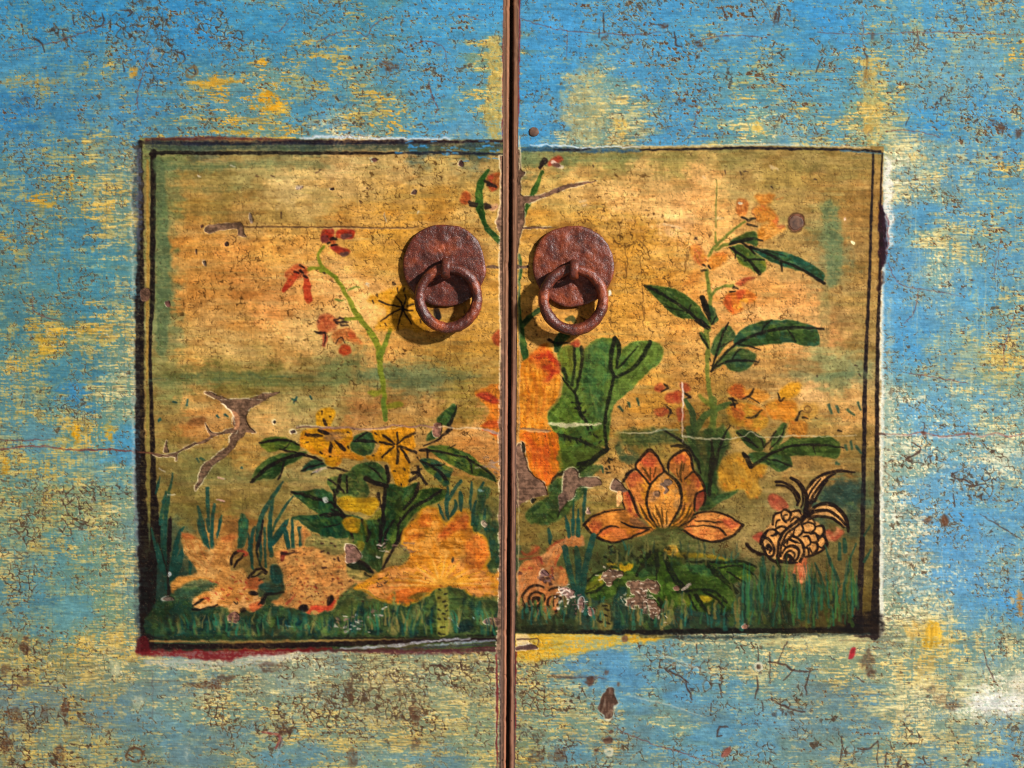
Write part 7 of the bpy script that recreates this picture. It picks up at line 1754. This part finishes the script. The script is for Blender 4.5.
def edge(sd):
    rows = []
    cols = []
    if sd == 'L':
        #        t(0=paint edge,1=gap)  height, colour with shade painted in down the gap
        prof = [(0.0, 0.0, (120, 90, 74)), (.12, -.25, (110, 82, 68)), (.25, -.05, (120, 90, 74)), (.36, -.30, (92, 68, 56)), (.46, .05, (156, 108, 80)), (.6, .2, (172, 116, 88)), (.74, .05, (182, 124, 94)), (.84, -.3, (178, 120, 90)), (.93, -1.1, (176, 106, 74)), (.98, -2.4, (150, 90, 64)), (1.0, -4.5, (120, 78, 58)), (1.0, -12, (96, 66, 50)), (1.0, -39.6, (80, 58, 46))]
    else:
        prof = [(1.0, -39.6, (60, 44, 36)), (1.0, -12, (80, 56, 44)), (1.0, -5.0, (120, 86, 68)), (.985, -3.0, (140, 100, 80)), (.93, -1.6, (160, 114, 90)), (.84, -.8, (172, 122, 96)), (.7, -.4, (176, 124, 98)), (.5, -.25, (178, 126, 100)), (.3, -.3, (168, 118, 94)), (.18, -.3, (132, 96, 82)), (.08, -.1, (126, 96, 84)), (0.0, 0.0, (120, 92, 80))]  # wood colours painted darker for the shade inside the gap
    n = len(prof)
    seed = 3 if sd == 'L' else 8
    yy = YR.astype(f32)
    a_, b_ = (edgeL(yy), gapL(yy)) if sd == 'L' else (edgeR(yy), gapR(yy))
    wob = (fbm(34, 34, seed, 3, x=yy, y=yy * 0 + 5) - .5) * 1.7
    wob2 = (fbm(7, 7, seed + 4, 2, x=yy, y=yy * 0 + 9) - .5) * 1.0 - .9 * ss(.72, .85, fbm(9, 9, seed + 9, 2, x=yy, y=yy * 0 + 3))
    C_arr = np.zeros((n, len(yy), 3), f32)
    P_arr = np.zeros((n, len(yy), 3), f32)
    dark = ss(400, 300, yy)[:, None]      # the upper edge keeps more grey-brown stain
    for i, (t, h, c) in enumerate(prof):
        e = min(1, 3 * t) if t < .999 else .45
        x = a_ + (b_ - a_) * t + (wob * .6 + wob2 * .5) * (e if 0 < t < 1 else (0.0 if t == 0 else .5))
        hh = h + (wob2 + .5 * wob) * .5 * (1 if 0 < t < .98 else 0)
        P_arr[i] = np.stack([(x - 512) * S, -hh * S, (384 - yy) * S], -1)
        cc = c255(c) + (c255((152, 106, 74)) * (.8 if h < -1 else 1) - c255(c)) * .62 * dark
        C_arr[i] = lin(cc) * ALBEDO
    ii = np.arange(n * len(yy)).reshape(n, len(yy))
    q = np.stack([ii[:-1, :-1], ii[:-1, 1:], ii[1:, 1:], ii[1:, :-1]], -1).reshape(-1, 4)
    me = quadmesh("worn_edge", P_arr.reshape(-1, 3) - OFF[sd], q, C_arr.reshape(-1, 3))
    return link("worn_edge", me, M_WOOD, ROOTS[sd])


edge('L')
edge('R')


# ---- iron ring pulls
def noise1(a, b, seed):
    return float(vn(np.array([a], f32), np.array([b], f32), seed)[0])


def polar(name, cx, cy, rx, ry, prof, sd, mat, parent, nseg=128, rim=.0, bump=.0, seed=1):
    """a round plate: prof = [(radius fraction, height)] from centre to rim and down"""
    co = []
    for j, (rf, h) in enumerate(prof):
        for k in range(nseg):
            a = 2 * math.pi * k / nseg
            w_ = 1 + rim * (noise1(4 + 2.2 * math.cos(a), 4 + 2.2 * math.sin(a), seed) - .5) * min(1, rf * 1.2) + rim * .35 * (noise1(9 + 9 * math.cos(a), 9 + 9 * math.sin(a), seed + 3) - .5) * rf
            x = cx + rx * rf * w_ * math.cos(a)
            y = cy + ry * rf * w_ * math.sin(a)
            hb = h
            if h > 0.3:
                hb += bump * (noise1(x / 7, y / 7, seed + 5) - .5) + bump * .5 * (noise1(x / 2.4, y / 2.4, seed + 6) - .5)
            co.append(np.array(W(x, y, hb)) - OFF[sd])
    q = []
    for j in range(len(prof) - 1):
        for k in range(nseg):
            k2 = (k + 1) % nseg
            q.append((j * nseg + k, (j + 1) * nseg + k, (j + 1) * nseg + k2, j * nseg + k2))
    me = quadmesh(name, np.array(co, f32), np.array(q, np.int32))
    return link(name, me, mat, parent)


def tube(name, pts, rad, sd, mat, parent, closed=False, flat=(1, 1), seed=1, nseg=20, rough=.06):
    """sweep a round bar along points given as (px, py, height)"""
    P_ = [np.array(W(*p)) for p in pts]
    n = len(P_)
    co = []
    up0 = np.array((0, -1.0, 0))
    for i in range(n):
        a = P_[(i - 1) % n] if (closed or i > 0) else P_[0]
        b = P_[(i + 1) % n] if (closed or i < n - 1) else P_[-1]
        t = (b - a) / np.linalg.norm(b - a)
        ref = up0 if abs(t @ up0) < .95 and flat == (1, 1) else np.array((1.0, 0, 0))
        s1 = np.cross(t, ref)
        s1 /= np.linalg.norm(s1)
        s2 = np.cross(s1, t)
        r = rad[i] if hasattr(rad, '__len__') else rad
        for k in range(nseg):
            q = 2 * math.pi * k / nseg
            rr = r * (1 + rough * 2 * (noise1(i * .5 + 20, 3 * math.cos(q) + 20, seed) - .5) + rough * (noise1(i * 1.5, 6 * math.sin(q) + 30, seed + 1) - .5))
            co.append(P_[i] + (s1 * math.cos(q) * flat[0] + s2 * math.sin(q) * flat[1]) * rr * S - OFF[sd])
    q = []
    for i in range(n if closed else n - 1):
        i2 = (i + 1) % n
        for k in range(nseg):
            k2 = (k + 1) % nseg
            q.append((i * nseg + k, i * nseg + k2, i2 * nseg + k2, i2 * nseg + k))
    if not closed:
        for i, s_ in ((0, 1), (n - 1, -1)):
            c_i = len(co)
            co.append(P_[i] - OFF[sd])
            for k in range(0, nseg, 2):
                f = (i * nseg + k, i * nseg + (k + 1) % nseg, i * nseg + (k + 2) % nseg, c_i)
                q.append(f if s_ < 0 else f[::-1])
    me = quadmesh(name, np.array(co, f32), np.array(q, np.int32))
    bm = bmesh.new()
    bm.from_mesh(me)
    bmesh.ops.recalc_face_normals(bm, faces=bm.faces)
    bm.to_mesh(me)
    bm.free()
    return link(name, me, mat, parent)


def pull(sd, cx, cy, r, rcx, rcy, rr, rb, lab, tilt):
    hold = bpy.data.objects.new("ring_pull", None)
    hold.empty_display_size = .01
    coll.objects.link(hold)
    hold.parent = ROOTS[sd]
    hold["label"] = lab
    mat = M_RUST[sd]
    prof = [(0.001, 5.2)] + [(f, 5.2 - .9 * f ** 2) for f in np.linspace(.06, .93, 26)] + [(.965, 4.2), (.985, 3.8), (.997, 3.0), (1.0, 1.6), (1.0, .05)]
    polar("backplate", cx, cy, r, r, prof, sd, mat, hold, rim=.045, bump=1.1, seed=5 if sd == 'L' else 12)
    n = 120
    pts = []
    rad = []
    for k in range(n):
        a = 2 * math.pi * k / n
        x = rcx + rr[0] * math.cos(a)
        y = rcy + rr[1] * math.sin(a)
        h = 13.5 - tilt * math.cos(a) + 1.2 * math.sin(a)
        pts.append((x + .9 * (noise1(k / 9.5, 2, 31) - .5) * math.cos(a), y + .9 * (noise1(k / 9.5, 2, 31) - .5) * math.sin(a), h))
        rad.append(rb * (1 + .10 * (noise1(3 + 2 * math.cos(a), 3 + 2 * math.sin(a), 40 if sd == 'L' else 47) - .5) + (.06 if math.sin(a) > .3 else 0)))
    tube("ring", pts, rad, sd, mat, hold, closed=True, seed=60 if sd == 'L' else 70, nseg=28, rough=.07)
    # iron loop standing out of the plate and holding the ring
    sx = rcx - 2.5 if sd == 'L' else rcx + .5
    y0 = rcy - rr[1]
    lp = [(sx, y0 - 7.6, 2), (sx, y0 - 7.8, 8)]
    for a in np.linspace(180, 360, 17):
        lp.append((sx + .4 * math.sin(math.radians(a * 2)), y0 + .3 + 8.4 * math.cos(math.radians(a)), 13.0 - 8.2 * math.sin(math.radians(a))))
    lp += [(sx, y0 + 8.6, 8), (sx, y0 + 8.4, 2)]
    tube("staple", lp, 3.5, sd, mat, hold, flat=(.62, 1.25), seed=80 if sd == 'L' else 84, nseg=18, rough=.08)
    return hold


pull('L', 444.5, 265.5, 41.2, 448.8, 298.4, (28.7, 29.7), 5.2, "dull brown rusted ring pull beside the yellow star flower", 1.6)
pull('R', 573.0, 266.2, 40.9, 573.2, 300.0, (29.7, 30.1), 5.3, "redder rusted ring pull above the folded lily leaf", 1.6)


def nail(sd, cx, cy, r, h, mat, name):
    prof = [(.001, h)] + [(f, h - .5 * h * f ** 3) for f in (.2, .4, .6, .75, .88)] + [(.96, h * .35), (1.0, -.2)]
    return polar(name, cx, cy, r, r * .95, prof, sd, mat, ROOTS[sd], nseg=36, rim=.22, bump=.8, seed=22 + int(cx) % 7)


def peg_mat():
    m, nt, bs = nodes("dark_wood_plug")
    tc = nt.nodes.new("ShaderNodeTexCoord").outputs["Object"]
    n1 = nz(nt, tc, 420, 4)
    c = mixc(nt, mr(nt, n1, .35, .65, 0, 1), L3((74, 50, 38)), L3((118, 82, 60)))
    nt.links.new(c, bs.inputs["Base Color"])
    bs.inputs["Roughness"].default_value = .65
    return m


nail('R', 533.6, 131.8, 5.0, .8, peg_mat(), "nail_head")
nail('R', 796.2, 222.6, 7.2, .22, peg_mat(), "wood_plug")

# ------------------------------------------------------------------ light, air, camera
def lamp(name, loc, target, size, watts, col, size_y=None):
    ld = bpy.data.lights.new(name, 'AREA')
    ld.shape = 'RECTANGLE'
    ld.size = size
    ld.size_y = size_y or size
    ld.energy = watts
    ld.color = col
    o = bpy.data.objects.new(name, ld)
    coll.objects.link(o)
    o.location = loc
    d = [target[i] - loc[i] for i in range(3)]
    from mathutils import Vector
    o.rotation_euler = Vector(d).to_track_quat('-Z', 'Y').to_euler()
    return o


kd = np.array((1.34, -1.0, 0.70))
kd = kd / np.linalg.norm(kd) * 5.0
lamp("key_softbox", tuple(kd), (0, 0, 0), .25, 440.0, (1.0, .97, .935))
lamp("low_softbox", (-.1, -1.5, -1.6), (0, 0, 0), .35, 4.0, (.95, .97, 1.0), .3)

wd_ = bpy.data.worlds.new("World")
scene.world = wd_
wd_.use_nodes = True
wd_.node_tree.nodes["Background"].inputs[0].default_value = (1.0, .98, .95, 1)
wd_.node_tree.nodes["Background"].inputs[1].default_value = .11

cam_d = bpy.data.cameras.new("Camera")
cam_d.lens = 80
cam_d.sensor_width = 36
cam_d.clip_start = .01
cam_d.clip_end = 50
cam = bpy.data.objects.new("Camera", cam_d)
coll.objects.link(cam)
cam.location = (0, -512 * 2 * S * 80 / 36, 0)
cam.rotation_euler = (math.pi / 2, 0, 0)
scene.camera = cam
scene.view_settings.view_transform = 'Standard'
scene.view_settings.look = 'None'
scene.cycles.filter_width = 1.15
scene.view_settings.exposure = 0
scene.view_settings.gamma = 1
scene.view_settings.use_curve_mapping = False
